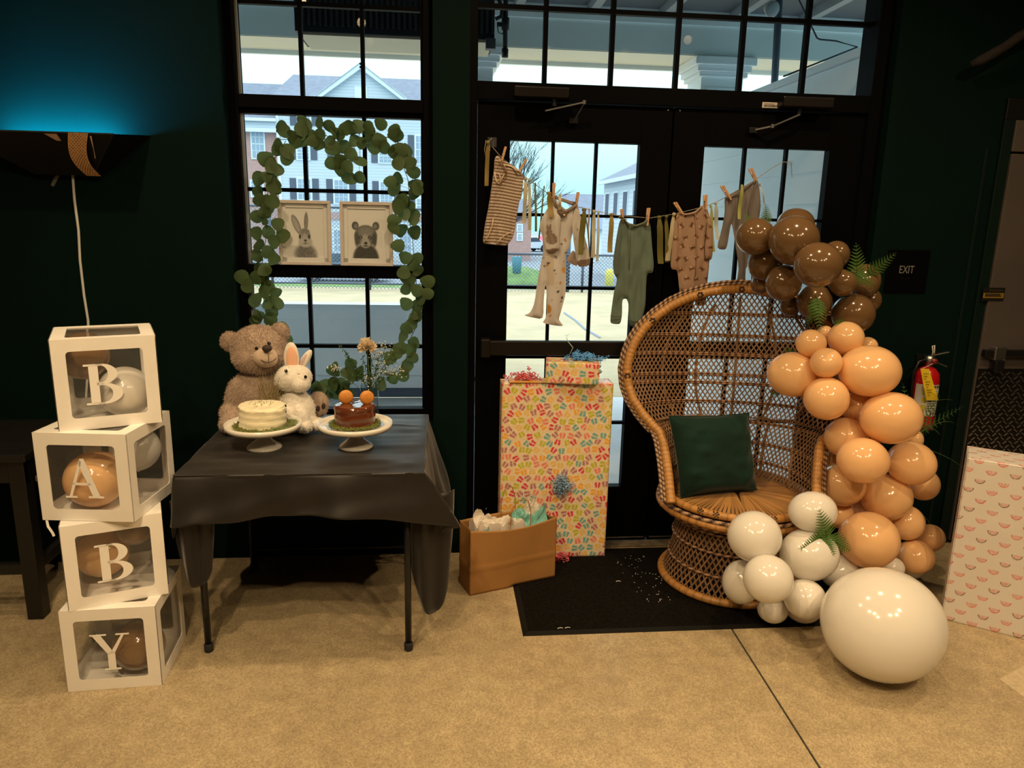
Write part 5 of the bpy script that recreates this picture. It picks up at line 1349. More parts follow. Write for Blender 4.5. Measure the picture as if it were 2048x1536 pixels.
# seat
mb = MB(); mb.lathe([(.0, SZ-.02), (.315, SZ-.02), (.315, SZ-.006), (.0, SZ+.006)], 48, col=(.35, .3, .28)); mb.build('seat_base', M_STRAND, CH, True, world=False)
mb = MB(); g = random.Random(5)
for q in range(4):
    a0 = q*PI/2+PI/4
    for k in range(26):
        t = (k/25-.5); a = a0+t*PI/2*1.02
        hub = Vector((.05*math.cos(a0)+.055*t*math.cos(a0+PI/2), .05*math.sin(a0)+.055*t*math.sin(a0+PI/2), SZ+.013))
        e = Vector((.312*math.cos(a), .312*math.sin(a), SZ-.002)); sh = g.uniform(.8, 1.35)
        strip(mb, [hub, hub.lerp(e, .5)+Vector((0, 0, .002)), e], [Vector((0, 0, 1))]*3, .0125, .0016, (sh*1.15, sh, sh*.6))
for k in range(8):
    a = k*PI/4; sh = g.uniform(.9, 1.3); strip(mb, [Vector((-.06*math.cos(a), -.06*math.sin(a), SZ+.015)), Vector((0, 0, SZ+.019)), Vector((.06*math.cos(a), .06*math.sin(a), SZ+.015))], [Vector((0, 0, 1))]*3, .02, .0016, (sh*1.1, sh, sh*.6))
tag(mb.build('seat_strips', M_STRAND, CH, world=False), kind='stuff')
ring = lambda r, z, n=260: [Vector((r*math.cos(2*PI*i/n), r*math.sin(2*PI*i/n), z)) for i in range(n)]
mb = MB(); mb.tube(ring(.322, SZ-.004), .017, 10, closed=True, col=wrapcol); mb.build('seat_rim', M_CANE, CH, True, world=False)
mb = MB(); mb.tube(ring(.338, SZ-.030), .009, 6, closed=True, col=lambda i, k: DK if ((i+k) // 3) % 2 else LT); mb.build('seat_edging', M_BRAID, CH, True, world=False)
mb = MB(); mb.tube(ring(.333, SZ-.052), .016, 10, closed=True, col=wrapcol); mb.build('seat_apron', M_CANE, CH, True, world=False)
mb = MB(); mb.tube(ring(.322, SZ-.074), .0075, 6, closed=True, col=lambda i, k: (.16, .08, .05) if ((i+k) // 3) % 2 else (1.2, 1.05, .9)); mb.build('seat_edging', M_BRAID, CH, True, world=False)
for a0 in (-2.15, -1.95, -1.45, -1.25):   # dark chequer flowers on the seat rim
    m_ = MB()
    for i in range(4):
        for j in range(4):
            if (i+j) % 2 == 0:
                a = a0+(i-1.5)*.021; r = .337; z = SZ+.004-(j-1.5)*.0068
                m_.ell((r*math.cos(a), r*math.sin(a), z), (.0042, .0042, .0036), 5, 4, col=(.05, .03, .04))
    m_.build('chequer_inlay', M_BRAID, CH, world=False)
# base drum
def drum(z): return [.300, .288, .272, .259, .253, .252, .256, .264][0]*0 + float(np.interp(z, [0, .04, .11, .19, .26, .31, .35], [.300, .287, .268, .256, .252, .255, .268]))
mb = MB(); g = random.Random(31); N = 66
for fam in (1, -1):
    for k in range(N):
        pts = []; nn = []
        for j in range(19):
            z = .012+(.350-.012)*j/18; a = 2*PI*k/N + fam*(z)*2.15; r = drum(z)+.0014*fam
            pts.append(Vector((r*math.cos(a), r*math.sin(a), z))); nn.append(Vector((math.cos(a), math.sin(a), 0)))
        sh = g.uniform(.75, 1.2); strip(mb, pts, nn, .0072, .0012, (sh, sh*.97, sh*.95))
tag(mb.build('base_weave', M_STRAND, CH, world=False), kind='stuff')
for z in (.115, .215, .30):
    mb = MB(); mb.tube(ring(drum(z)+.006, z), .0062, 6, closed=True, col=lambda i, k: (.22, .14, .12) if ((i+k) // 3) % 2 else (.95, .85, .75)); mb.build('base_band', M_BRAID, CH, True, world=False)
mb = MB(); mb.tube(ring(.302, .018), .018, 10, closed=True, col=wrapcol); mb.build('base_rim', M_CANE, CH, True, world=False)
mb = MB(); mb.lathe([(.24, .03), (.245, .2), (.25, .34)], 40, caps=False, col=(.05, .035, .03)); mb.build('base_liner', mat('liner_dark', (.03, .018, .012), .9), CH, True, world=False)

# cushion
def cushion():
    t = thing('cushion', 'dark green velvet cushion sitting in the peacock chair', 'cushion', (1.27, -.43, SZ+.02))
    c = [at(1338, 832, -.40), at(1497, 826, -.36), at(1513, 980, -.49), at(1362, 995, -.515)]   # tl tr br bl
    n = 46; P_ = [np.zeros((n, n, 3)) for _ in range(2)]
    nrm = (c[1]-c[0]).cross(c[3]-c[0]).normalized(); nrm = nrm if nrm.y < 0 else -nrm
    for j in range(n):
        for i in range(n):
            u = i/(n-1); v = j/(n-1); a, b = 2*u-1, 2*v-1
            pin = 1-.055*(1-b*b)*0
            p = (c[0].lerp(c[1], u)).lerp(c[3].lerp(c[2], u), v)
            mid = (c[0]+c[1]+c[2]+c[3])/4
            ins = .05*((1-a*a)*abs(b)**3+(1-b*b)*abs(a)**3); p = p.lerp(mid, ins)
            h = .075*((1-a**4)*(1-b**4))**.62
            f = .010*(noise2(np.array([u*7+3.]), np.array([v*11+2.]), 7)[0]-.5)+.006*math.sin((a*1.3+b)*9)*math.exp(-((abs(a)-.9)**2)*12)
            h2 = h+f*(1-max(abs(a), abs(b))**6)
            P_[0][j, i] = p+nrm*h2; P_[1][j, i] = p-nrm*h
    m = mat('velvet_green', (.0035, .021, .016), .75, sheen=.22, spec=.15, noise=(6, .2), bump=(14, .35, .02))
    for k in range(2): put('cover_face' if k == 0 else 'cover_back', grid_mesh('cover', loc_pts(P_[k], t), None, m), t)
    e = P_[0]; loop = [Vector(e[0, i]) for i in range(n)]+[Vector(e[j, n-1]) for j in range(1, n)]+[Vector(e[n-1, i]) for i in range(n-2, -1, -1)]+[Vector(e[j, 0]) for j in range(n-2, 0, -1)]
    MB().tube(loop, .003, 6, closed=True).build('seam_piping', m, t, True)
cushion()

# ================================================================== BALLOON GARLAND
BALL = [('b',1.395,-0.258,1.558,0.084,0.082),('b',1.523,-0.363,1.546,0.106,0.106),('b',1.593,-0.220,1.614,0.083,0.072),
('b',1.566,-0.510,1.452,0.098,0.093),('b',1.767,-0.280,1.485,0.058,0.063),('b',1.469,-0.217,1.443,0.077,0.082),
('b',1.497,-0.360,1.364,0.076,0.079),('b',1.734,-0.420,1.372,0.058,0.058),('b',1.646,-0.360,1.284,0.077,0.077),
('b',1.589,-0.260,1.252,0.045,0.045),('b',1.812,-0.397,1.235,0.092,0.090),('b',1.890,-0.320,1.372,0.069,0.078),
('b',1.957,-0.280,1.285,0.046,0.055),('b',1.478,-0.171,1.342,0.044,0.046),('p',1.581,-0.497,1.120,0.064,0.060),
('p',1.739,-0.490,1.141,0.075,0.073),('p',1.608,-0.588,1.053,0.065,0.063),('p',1.692,-0.400,1.146,0.037,0.037),
('p',1.884,-0.420,1.097,0.044,0.040),('p',1.526,-0.473,0.979,0.108,0.098),('p',1.795,-0.602,1.022,0.126,0.107),
('p',1.620,-0.602,0.903,0.092,0.090),('p',1.889,-0.408,0.813,0.075,0.077),('p',1.933,-0.581,0.811,0.127,0.112),
('p',1.800,-0.483,0.695,0.093,0.089),('p',1.786,-0.653,0.645,0.106,0.097),('p',2.031,-0.616,0.618,0.102,0.093),
('p',2.156,-0.440,0.667,0.036,0.046),('p',1.784,-0.398,0.532,0.062,0.074),('p',1.770,-0.545,0.497,0.102,0.095),
('p',1.964,-0.581,0.450,0.108,0.101),('p',2.201,-0.480,0.467,0.071,0.073),('p',2.078,-0.575,0.324,0.078,0.078),
('p',1.816,-0.720,0.313,0.123,0.119),('p',2.218,-0.560,0.240,0.061,0.061),('p',2.115,-0.620,0.180,0.080,0.074),
('k',1.899,-0.480,0.363,0.057,0.055),('p',1.793,-0.508,0.342,0.068,0.063),('w',1.283,-0.776,0.366,0.108,0.104),
('w',1.589,-0.653,0.418,0.101,0.086),('w',1.532,-0.767,0.276,0.119,0.108),('w',1.286,-0.923,0.253,0.096,0.094),
('w',1.254,-0.760,0.155,0.077,0.092),('w',1.462,-0.900,0.148,0.082,0.078),('w',1.357,-0.850,0.075,0.062,0.053),
('w',1.498,-0.830,0.074,0.080,0.072),('w',1.714,-0.700,0.159,0.082,0.073),('w',1.969,-0.680,0.159,0.052,0.048),
('w',2.169,-0.540,0.093,0.060,0.055)]
BLAB = '''medium brown balloon overlapping the grey romper leg
large brown balloon directly under the topmost brown balloon
topmost brown balloon peeking over a large brown one
large lighter brown balloon at the front of its cluster
small brown balloon peeking out behind the foremost large one
medium brown balloon between grey romper and chair top
medium brown balloon touching the top rim of the chair
small glossy brown balloon beside the upright fern
medium dark brown balloon with fern hanging over it
small brown balloon behind the top edge of chair back
large brown balloon sitting right above the peach ones
dark brown balloon half covered by fern near exit sign
small dark brown balloon against the green wall
small brown balloon beside the grey romper hem
small peach balloon by chair back just under brown cluster
medium peach balloon topping the peach column
small round peach balloon ringed by four larger ones
small peach balloon squeezed behind the topmost peach ones
small peach balloon peeking out behind the largest peach one
large peach balloon in front of the chair back
largest peach balloon at the height of extinguisher handle
medium peach balloon hanging under the ring of five
peach balloon in the gap behind two large peach ones
large peach balloon beside the ferns by the extinguisher
medium peach balloon touching the chair arm
large peach balloon at the middle front of the column
large peach balloon facing the cooler door
small wrinkled peach balloon below the fire extinguisher
dim peach balloon behind the column at chair arm
large peach balloon just beside the chair seat
large peach balloon right above the blush balloon
medium peach balloon sticking out toward the rainbow gift
medium peach balloon above the pair of small ones
large orange toned peach balloon touching the bright ferns
small peach balloon closest to the rainbow gift
medium peach balloon just behind the giant white one
pale blush balloon tucked between peach balloons
peach balloon mostly hidden behind white balloon and ferns
large white balloon in front of the chair seat edge
large white balloon right beside the chair seat
large creased white balloon under the bright ferns
large white balloon at the front of the low cluster
white balloon pressed against the chair base weave
medium smooth white balloon beside the giant white one
smallest white balloon hanging under the front white one
white balloon lowest down on the door mat
white balloon wedged behind the giant white one
small white balloon between giant white and orange toned ones
small white balloon below the small peach pair'''.split('\n')
def clear_chair(x, y, z, w, h):
    """slide a low balloon toward the room until it only touches the chair"""
    p = Vector((x, y, z)); 
    for _ in range(60):
        r = (w+h)/2; q = Vector((p.x-1.335, p.y+.425)).length
        lim = .345 if p.z+r*.75 > .34 else .285
        dz = max(0, .34-p.z) if lim > .3 else 0
        if q-math.sqrt(max(r*r-dz*dz, 0))*.9 > lim: break
        k = .995; p = CAM_POS+(p-CAM_POS)*k; w *= k; h *= k
    return (p.x, p.y, max(p.z, h+.009)), w, h
OBS = [MATW[CH.name] @ q for q in front[::3]+[outward(p, .03, 0) for p in rim[::4]]+ring(.345, SZ-.03, 90)+ring(.345, SZ-.055, 90)+[shell(u/8, z) for u in range(-8, 9) for z in np.linspace(.45, 1.28, 22)]]
OBS = np.array([tuple(q) for q in OBS]); GB = []
for (k, x, y, z, w, h) in BALL:
    pos = (x, y, z)
    if k == 'w' and x < 1.6: pos, w, h = clear_chair(x, y, z, w, h)
    GB.append([Vector(pos), w, h])
GB.append([Vector((1.605, -1.188, .203)), .213, .200])
def nearer(b, k=.996): b[0] = CAM_POS+(b[0]-CAM_POS)*k; b[1] *= k; b[2] *= k
for _ in range(70):     # balloons rest against the chair and each other instead of passing through
    for b in GB[:-1]:
        q = (OBS-np.array(tuple(b[0])))/np.array((b[1], (b[1]+b[2])/2, b[2]))
        if ((q*q).sum(1) < .93).any(): nearer(b)
    for i in range(len(GB)-1):
        for j in range(i):
            a, b = GB[i], GB[j]; u = (a[0]-b[0]); L = u.length; u = u/L
            ra = Vector((u.x*a[1], u.y*(a[1]+a[2])/2, u.z*a[2])).length; rb = Vector((u.x*b[1], u.y*(b[1]+b[2])/2, u.z*b[2])).length
            if L < .93*(ra+rb): nearer(a if a[0].y < b[0].y else b, .9985)
for b in GB[:-1]: b[0].z = max(b[0].z, b[2]+.009)
def to_balloon(p):
    """slide a stem start onto the skin of the closest balloon"""
    b = min(GB, key=lambda b: (b[0]-p).length-(b[1]+b[2])/2); d = p-b[0]; r = (b[1]+b[2])/2
    return b[0]+d*min(1, .95*r/d.length)
def front_hit(px, py):
    best = None; d = (at(px, py, 0)-CAM_POS).normalized()
    for b in GB:
        s = Vector((1/b[1], 2/(b[1]+b[2]), 1/b[2])); o = Vector(((CAM_POS-b[0])[i]*s[i] for i in range(3))); e = Vector((d[i]*s[i] for i in range(3)))
        A, B, C = e.dot(e), o.dot(e), o.dot(o)-1; D = B*B-A*C
        if D > 0:
            t = (-B-math.sqrt(D))/A; best = t if best is None or t < best else best
    return None if best is None else CAM_POS+d*(best-.004)
for (k, x, y, z, w, h), lab, gb in zip(BALL, BLAB, GB):
    pos, w, h = gb
    balloon(k, pos, w, h, lab, {'b': 'brown garland balloons', 'p': 'peach garland balloons', 'k': 'peach garland balloons', 'w': 'white garland balloons'}[k])
balloon('w', (1.605, -1.188, .203), .213, .200, 'giant white balloon resting on the concrete floor', 'white garland balloons', None, .205)

# fern fronds tucked in the garland
M_FERN = mat('fern_green', (.085, .19, .03), .55, noise=(40, .25), transl=.35)
def pinna_mesh():
    mb = MB(); n = 7; up, dn = [], []
    for k in range(n):
        t = .04+.92*k/n; w = .17*(1-t)**.7*(.75+.25*min(1, t*6))
        up += [(t, .02, w*.55), (t+.075, .03, w)]; dn += [(t, .02, -w*.55), (t+.075, .03, -w)]
    ring_ = [(0, 0, 0)]+up+[(1, 0, 0)]+dn[::-1]
    mid = [(i/8, -.01, 0) for i in range(1, 8)]
    vs = ring_; m = len(vs); fs = []
    h = len(up)
    mb.add(vs+mid, [])
    c = lambda x: m+min(6, max(0, int(round(x*8))-1))
    for k in range(h):
        a, b_ = k, k+1
        fs.append((a, b_, c(vs[b_][0])))
        if c(vs[a][0]) != c(vs[b_][0]): fs.append((a, c(vs[b_][0]), c(vs[a][0])))
    fs.append((h, h+1, c(1)))
    for k in range(h+1, 2*h+1):
        a, b_ = k, k+1
        fs.append((a, b_, c(vs[b_][0])))
        if c(vs[a][0]) != c(vs[b_][0]): fs.append((a, c(vs[b_][0]), c(vs[a][0])))
    fs.append((2*h+1, 0, c(0)))
    mb.f = fs; mb.m = [0]*len(fs)
    return mb.mesh('pinna', M_FERN)
PINNA = pinna_mesh()
def frond(label, base, tip, L0, sag=.0, face=(0, -1, 0), n=10):
    base, tip = Vector(base), Vector(tip)
    t = thing('fern_frond', label, 'fern', base, 0, 'fern fronds in the balloon garland')
    d = tip-base; L = d.length; f = Vector(face).normalized(); side = d.cross(f).normalized(); f = side.cross(d).normalized()
    cur = lambda u: base+d*u+f*(sag*math.sin(u*PI))
    MB().tube([cur(k/10) for k in range(11)], [.0018*(1-.7*k/10) for k in range(11)], 5).build('stem', M_STEM, t, True)
    inv = MATW[t.name].inverted()
    for k in range(n):
        u = .12+.86*k/n; p = cur(u); ln = L0*(1-u)**.75*(.65+.35*min(1, u*5))+.004
        for s in (1, -1):
            x = (side*s*.86+d.normalized()*.5).normalized(); y = f if s > 0 else f; z = x.cross(y).normalized(); y = z.cross(x)
            M = Matrix((x*ln, y*ln, z*ln)).transposed().to_4x4(); M.translation = p
            o = bpy.data.objects.new('pinna', PINNA); sc.collection.objects.link(o); o.parent = t; o.matrix_local = inv @ M
FR = [((1545, 440), (1531, 408), -.30, .035, 'fern frond rising behind the top brown balloon'), ((1500, 447), (1490, 425), -.2, .03, 'tiny fern tip behind the upper brown balloon'),
      ((1712, 565), (1712, 485), -.46, .06, 'upright fern frond beside the brown cluster'), ((1730, 545), (1793, 505), -.44, .05, 'fern frond pointing at the exit sign'), ((1705, 545), (1750, 572), -.50, .045, 'fern frond drooping over the dark brown balloon'),
      ((1632, 590), (1640, 665), -.53, .06, 'dark fern frond hanging under the brown balloons'), ((1640, 600), (1612, 650), -.52, .05, 'dark fern frond slanting toward the chair back'), ((1690, 650), (1664, 642), -.5, .03, 'small fern tip above the peach balloons'),
      ((1655, 1080), (1637, 1015), -1.02, .055, 'bright fern frond standing over the white balloon'), ((1650, 1075), (1598, 1098), -1.02, .055, 'bright fern frond pointing to the chair base'), ((1650, 1070), (1703, 1102), -1.02, .055, 'bright fern frond overlapping the big peach balloon'), ((1642, 1062), (1670, 1112), -1.03, .045, 'bright fern frond lying down the white balloon'),
      ((1790, 805), (1805, 765), -.30, .045, 'fern frond rising beside the fire extinguisher'), ((1810, 800), (1928, 812), -.28, .05, 'long fern frond reaching past the extinguisher'), ((1810, 800), (1872, 850), -.27, .05, 'fern frond drooping below the extinguisher label'), ((1800, 795), (1880, 790), -.3, .055, 'thick fern frond over the extinguisher label'),
      ((1560, 780), (1540, 792), -.42, .03, 'small fern tip under the left peach balloon'), ((1590, 705), (1568, 694), -.4, .03, 'small fern tip beside the upper peach balloon')]
for (a, b, y, L0, lab) in FR:
    p0, p1 = at(a[0], a[1], y+.02), at(b[0], b[1], y)
    if lab.startswith('bright') or 'over the dark' in lab or lab.startswith('dark'):
        p0 = front_hit(*a) or to_balloon(p0); h1 = front_hit(*b); yy = min(p0.y-.012, h1.y-.006 if h1 is not None else 9); p1 = at(b[0], b[1], yy)
    else: p0 = to_balloon(p0)
    frond(lab, p0, p1, L0, .006)
# long grass blades
M_BLADE = mat('grass_blade', (.16, .24, .10), .5, transl=.3)
BL = [([(1775, 815), (1855, 836), (1880, 870)], -.47, .006, 'broad green grass blade below the extinguisher'), ([(1800, 1000), (1840, 1015), (1862, 1050)], -.5, .007, 'yellow green blade arching by low peach balloons'), ([(1860, 818), (1890, 830), (1915, 850)], -.3, .0025, 'thin grey blade curving under the long fern'), ([(1822, 890), (1890, 905), (1925, 935)], -.45, .0022, 'thin blade curving before the cooler door'),
      ([(1625, 900), (1632, 915), (1618, 950)], -.3, .005, 'green blade behind the chair arm'), ([(1640, 950), (1620, 945), (1612, 985)], -.3, .004, 'pale curled blade behind the chair seat'), ([(1820, 760), (1850, 790), (1905, 800)], -.32, .0022, 'thin blade crossing the extinguisher'), ([(1845, 1130), (1843, 1150), (1840, 1165)], -.45, .003, 'short blade hanging under low balloons')]
for (q, y, w, lab) in BL:
    p = [at(a, b, y) for a, b in q]; p[0] = to_balloon(p[0]); pts = []
    for k in range(13):
        t = k/12; pts.append(p[0]*(1-t)**2+p[1]*2*t*(1-t)+p[2]*t*t)
    tag(MB().tube(pts, [w*(1-.8*k/12) for k in range(13)], 4, flat=.25, cap=False).build('grass_blade', M_BLADE, smooth=True), lab, 'grass', 'grass blades in the garland')
# ================================================================== MAT, BAG, GIFTS
mt = thing('door_mat', 'black ribbed rubber edged door mat before the doors', 'mat', (1.05, -.48, 0))
MX0, MX1, MY0, MY1 = .33, 1.84, -.86, -.095
M_MAT = mat('mat_carpet', (.0065, .0055, .0048), .95, spec=.05, noise=(90, .5), bump=(140, 1.0, .006))
MB().box((MX0+.025, MY0+.025, 0), (MX1-.025, MY1-.02, .0085)).build('carpet', M_MAT, mt)
mb = MB()
ins = .028
o = [(MX0, MY0), (MX1, MY0), (MX1, MY1), (MX0, MY1)]; i_ = [(MX0+ins, MY0+ins), (MX1-ins, MY0+ins), (MX1-ins, MY1-ins), (MX0+ins, MY1-ins)]
for k in range(4):
    l = (k+1) % 4; mb.add([(*o[k], .0005), (*o[l], .0005), (*i_[l], .008), (*i_[k], .008)], [(0, 1, 2, 3)])
    mb.add([(*o[k], .0), (*o[l], .0), (*o[l], .002), (*o[k], .002)], [(0, 1, 2, 3)])
mb.build('rubber_border', mat('mat_rubber', (.006, .006, .0055), .6, spec=.15), mt)
g = random.Random(3); mb = MB()
for k in range(60):
    p = Vector((g.uniform(.85, 1.02), g.uniform(-.65, -.2), .009)); mb.box(p-Vector((.0016, .0012, 0)), p+Vector((.0016, .0012, .0012)))
for (px, py) in ((1232, 1163), (1130, 1256), (1115, 1257)):
    p = atz(px, py, .0095); mb.tube([p, p+Vector((.012, .004, .001)), p+Vector((.022, .001, 0))], .0013, 4)
tag(mb.build('lint_flecks', M_WHITEPL, mt), kind='stuff')

# ---- wrapping paper with footprints
PAL = [lin(*c) for c in ((105, 170, 175), (215, 55, 85), (232, 130, 120), (238, 168, 52), (186, 186, 40), (180, 118, 130), (232, 190, 110))]
BASE = lin(226, 204, 166)
def foot_layer(U, V, seed=0, pitch=.0385):
    """U,V paper coordinates in metres -> colours"""
    g = random.Random(seed)
    C = np.zeros(U.shape+(3,)); C[...] = BASE
    u0, u1, v0, v1 = U.min(), U.max(), V.min(), V.max()
    du = (u1-u0)/(U.shape[1]-1); dv = (v1-v0)/(U.shape[0]-1)
    row = 0; v = v0-pitch/2
    while v < v1+pitch:
        u = u0-pitch/2+(pitch*.5 if row % 2 else 0)
        while u < u1+pitch:
            cu, cv = u+g.uniform(-.006, .006), v+g.uniform(-.006, .006); an = g.gauss(0, .7)+g.choice((0, 0, PI, 1.57)); col = g.choice(PAL)
            R = .024; i0, i1 = max(0, int((cu-R-u0)/du)), min(U.shape[1], int((cu+R-u0)/du)+2); j0, j1 = max(0, int((cv-R-v0)/dv)), min(U.shape[0], int((cv+R-v0)/dv)+2)
            if i1 > i0 and j1 > j0:
                x = U[j0:j1, i0:i1]-cu; y = V[j0:j1, i0:i1]-cv; c_, s_ = math.cos(an), math.sin(an); a = x*c_+y*s_; b = -x*s_+y*c_
                W = np.array((.93, .86, .76)); sub = C[j0:j1, i0:i1]
                # pale fan behind the pair, then white rim, then the feet
                fan = (np.sqrt((a/.0205)**2+(b/.0190)**2) < 1)
                rim_ = fan & (np.sqrt((a/.0190)**2+(b/.0174)**2) > 1) & (b > -.010)
                sub[fan] = sub[fan]*.15+.85*(np.array(BASE)*.82+np.array(col)*.18)
                sub[rim_] = W
                for s in (-1, 1):
                    q = a-s*(.0080+.13*b); ft = (np.sqrt((q/.0062)**2+((b-.0045)/.0066)**2) < 1) | (np.sqrt(((q+s*.0004)/.0047)**2+((b+.0078)/.0066)**2) < 1) | ((np.abs(q) < .0038) & (np.abs(b+.001) < .007))
                    for k in range(4): ft |= (np.sqrt((q-(-.0045+.003*k)*s)**2+(b-.0135+.0012*k)**2) < .0016)
                    sub[ft] = col
            u += pitch
        v += pitch*.92; row += 1
    return C
M_PAPER = mat('wrapping_paper', (1, 1, 1), .38, attr=True, coat=.15)
def wrapped(name, label, loc, rz, sx, sy, sz, fn, res, cat='gift'):
    t = thing(name, label, cat, loc, rz)
    def face(o, u, v, lu, lv, seed, r):
        nu, nv = max(2, int(lu/r)), max(2, int(lv/r)); U, V = np.meshgrid(np.linspace(0, lu, nu), np.linspace(0, lv, nv))
        P = np.array(o)[None, None]+U[..., None]*np.array(u)+V[..., None]*np.array(v)
        nrm = np.cross(u, v); dep = .0016*(noise2(U*18+seed, V*14+3, 5)-.5); e = np.minimum.reduce([U, lu-U, V, lv-V]); P = P+nrm*(dep*np.clip(e/.02, 0, 1)-.004*np.exp(-e/.0035))[..., None]
        return put({0: 'front_paper', 1: 'side_paper', 2: 'side_paper', 3: 'top_paper', 4: 'back_paper'}[seed], grid_mesh('paper', P, fn(U, V, seed), M_PAPER), t)
    x, y, z = sx/2, sy, sz
    face((-x, 0, 0), (1, 0, 0), (0, 0, 1), sx, sz, 0, res)
    face((x, 0, 0), (0, 1, 0), (0, 0, 1), sy, sz, 1, res*1.6); face((-x, sy, 0), (0, -1, 0), (0, 0, 1), sy, sz, 2, res*1.6)
    face((-x, 0, sz), (1, 0, 0), (0, 1, 0), sx, sy, 3, res*1.6); face((x, sy, 0), (-1, 0, 0), (0, 0, 1), sx, sz, 4, .02)
    MB().box((-x+.004, .004, 0.001), (x-.004, sy-.004, sz-.005)).build('carton', M_MATB, t, world=False)
    return t
wrapped('tall_gift_box', 'tall gift wrapped in colourful baby footprint paper', (.546, -.195, .009), 0, .520, .105, .868, foot_layer, .0019)
sg_ = wrapped('small_gift_box', 'small footprint wrapped gift on top of tall gift', (.604, -.225, .88), math.radians(-9), .245, .135, .098, lambda U, V, s: foot_layer(U, V, s+20), .0016)
# curled ribbons
def curls(name, label, c, r, n, m, seed, L=.05, flat=(1, 1, 1), par=None, droop=0.0, lim=None):
    t = thing(name, label, 'ribbon', c); g = random.Random(seed); mb = MB()
    for k in range(n):
        p = Vector(c)+Vector((g.gauss(0, r[0]), g.gauss(0, r[1]), g.gauss(0, r[2])))
        ax = Vector((g.uniform(-1, 1)*flat[0], g.uniform(-1, 1)*flat[1], g.uniform(-1, 1)*flat[2]-droop)).normalized(); a = ax.orthogonal().normalized(); b = ax.cross(a); rad = g.uniform(.004, .008); ph = g.uniform(0, 6); ln = L*g.uniform(.5, 1.1)
        pts = [p+ax*(ln*(i/16-.5))+a*(rad*math.cos(ph+i*.95))+b*(rad*math.sin(ph+i*.95)) for i in range(17)]
        mb.tube(pts, .0022, 4, flat=.3, cap=False)
    if lim: mb.v = [lim(v) for v in mb.v]
    tag(mb.build('curls', m, t, True), kind='stuff'); return t
M_RBLUE = mat('ribbon_blue', (.15, .46, .95), .25, coat=.4); M_RPINK = mat('ribbon_pink', (.80, .16, .20), .25, coat=.4); M_RSILV = mat('ribbon_silver_blue', (.32, .5, .72), .2, metal=.2, coat=.4)
p = at(1048, 757, -.15); curls('pink_ribbon_curls', 'pink curled ribbon bunch on top of the tall gift', Vector((p.x, -.15, .893)), (.030, .016, .014), 60, M_RPINK, 1, .04, lim=lambda v: (v[0], v[1], max(v[2], .8785)))
p = at(1170, 715, -.16); bt = curls('blue_ribbon_curls', 'blue curled ribbon bunch on top of the small gift', Vector((p.x+.005, -.155, .990)), (.042, .018, .011), 80, M_RBLUE, 2, .04, lim=lambda v: (v[0], v[1], max(v[2], .9785)))
mb = MB(); mb.tube([at(1140, 708, -.16), at(1146, 695, -.16), at(1136, 683, -.16), at(1133, 675, -.16), at(1138, 668, -.16), at(1131, 672, -.16)], .0024, 5, flat=.4); mb.build('stray_curl', mat('ribbon_pale', (.5, .62, .7), .25), bt, True)
p = at(1210, 735, -.12); curls('ribbon_tail_curls', 'blue ribbon curls spilling over the small gift end', Vector((.731, -.17, .945)), (.006, .02, .022), 30, M_RSILV, 3, .04)
p = at(1122, 968, -.2); curls('silver_ribbon_bow', 'silvery blue curled bow stuck on the tall gift front', Vector((p.x, -.212, p.z)), (.020, .007, .022), 70, M_RSILV, 4, .05, (1, .4, 1), None, .6, lambda v: (v[0], min(v[1], -.1965), v[2]))
p = at(1122, 1128, -.22); curls('fallen_ribbon_curls', 'pink ribbon curls on the mat beside kraft bag', Vector((p.x-.005, -.235, .030)), (.014, .010, .010), 26, M_RPINK, 5, .03)
mb = MB(); g = random.Random(2)
en = thing('gift_envelope', 'golden envelope lying on top of the tall gift', 'envelope', (.45, -.16, .88))
MB().add([Vector(v) for v in ((.32, -.200, .881), (.60, -.198, .8795), (.60, -.10, .8795), (.32, -.10, .881), (.32, -.200, .8835), (.60, -.198, .8815), (.60, -.10, .8815), (.32, -.10, .8835))], [(3, 2, 1, 0), (4, 5, 6, 7), (0, 1, 5, 4), (1, 2, 6, 5), (2, 3, 7, 6), (3, 0, 4, 7)]).build('sleeve', mat('envelope_gold', (.62, .31, .05), .5), en)
MB().add([Vector(v) for v in ((.34, -.196, .8838), (.58, -.196, .8818), (.46, -.150, .8842))], [(0, 1, 2)]).build('flap', mat('envelope_flap', (.66, .36, .08), .5), en)

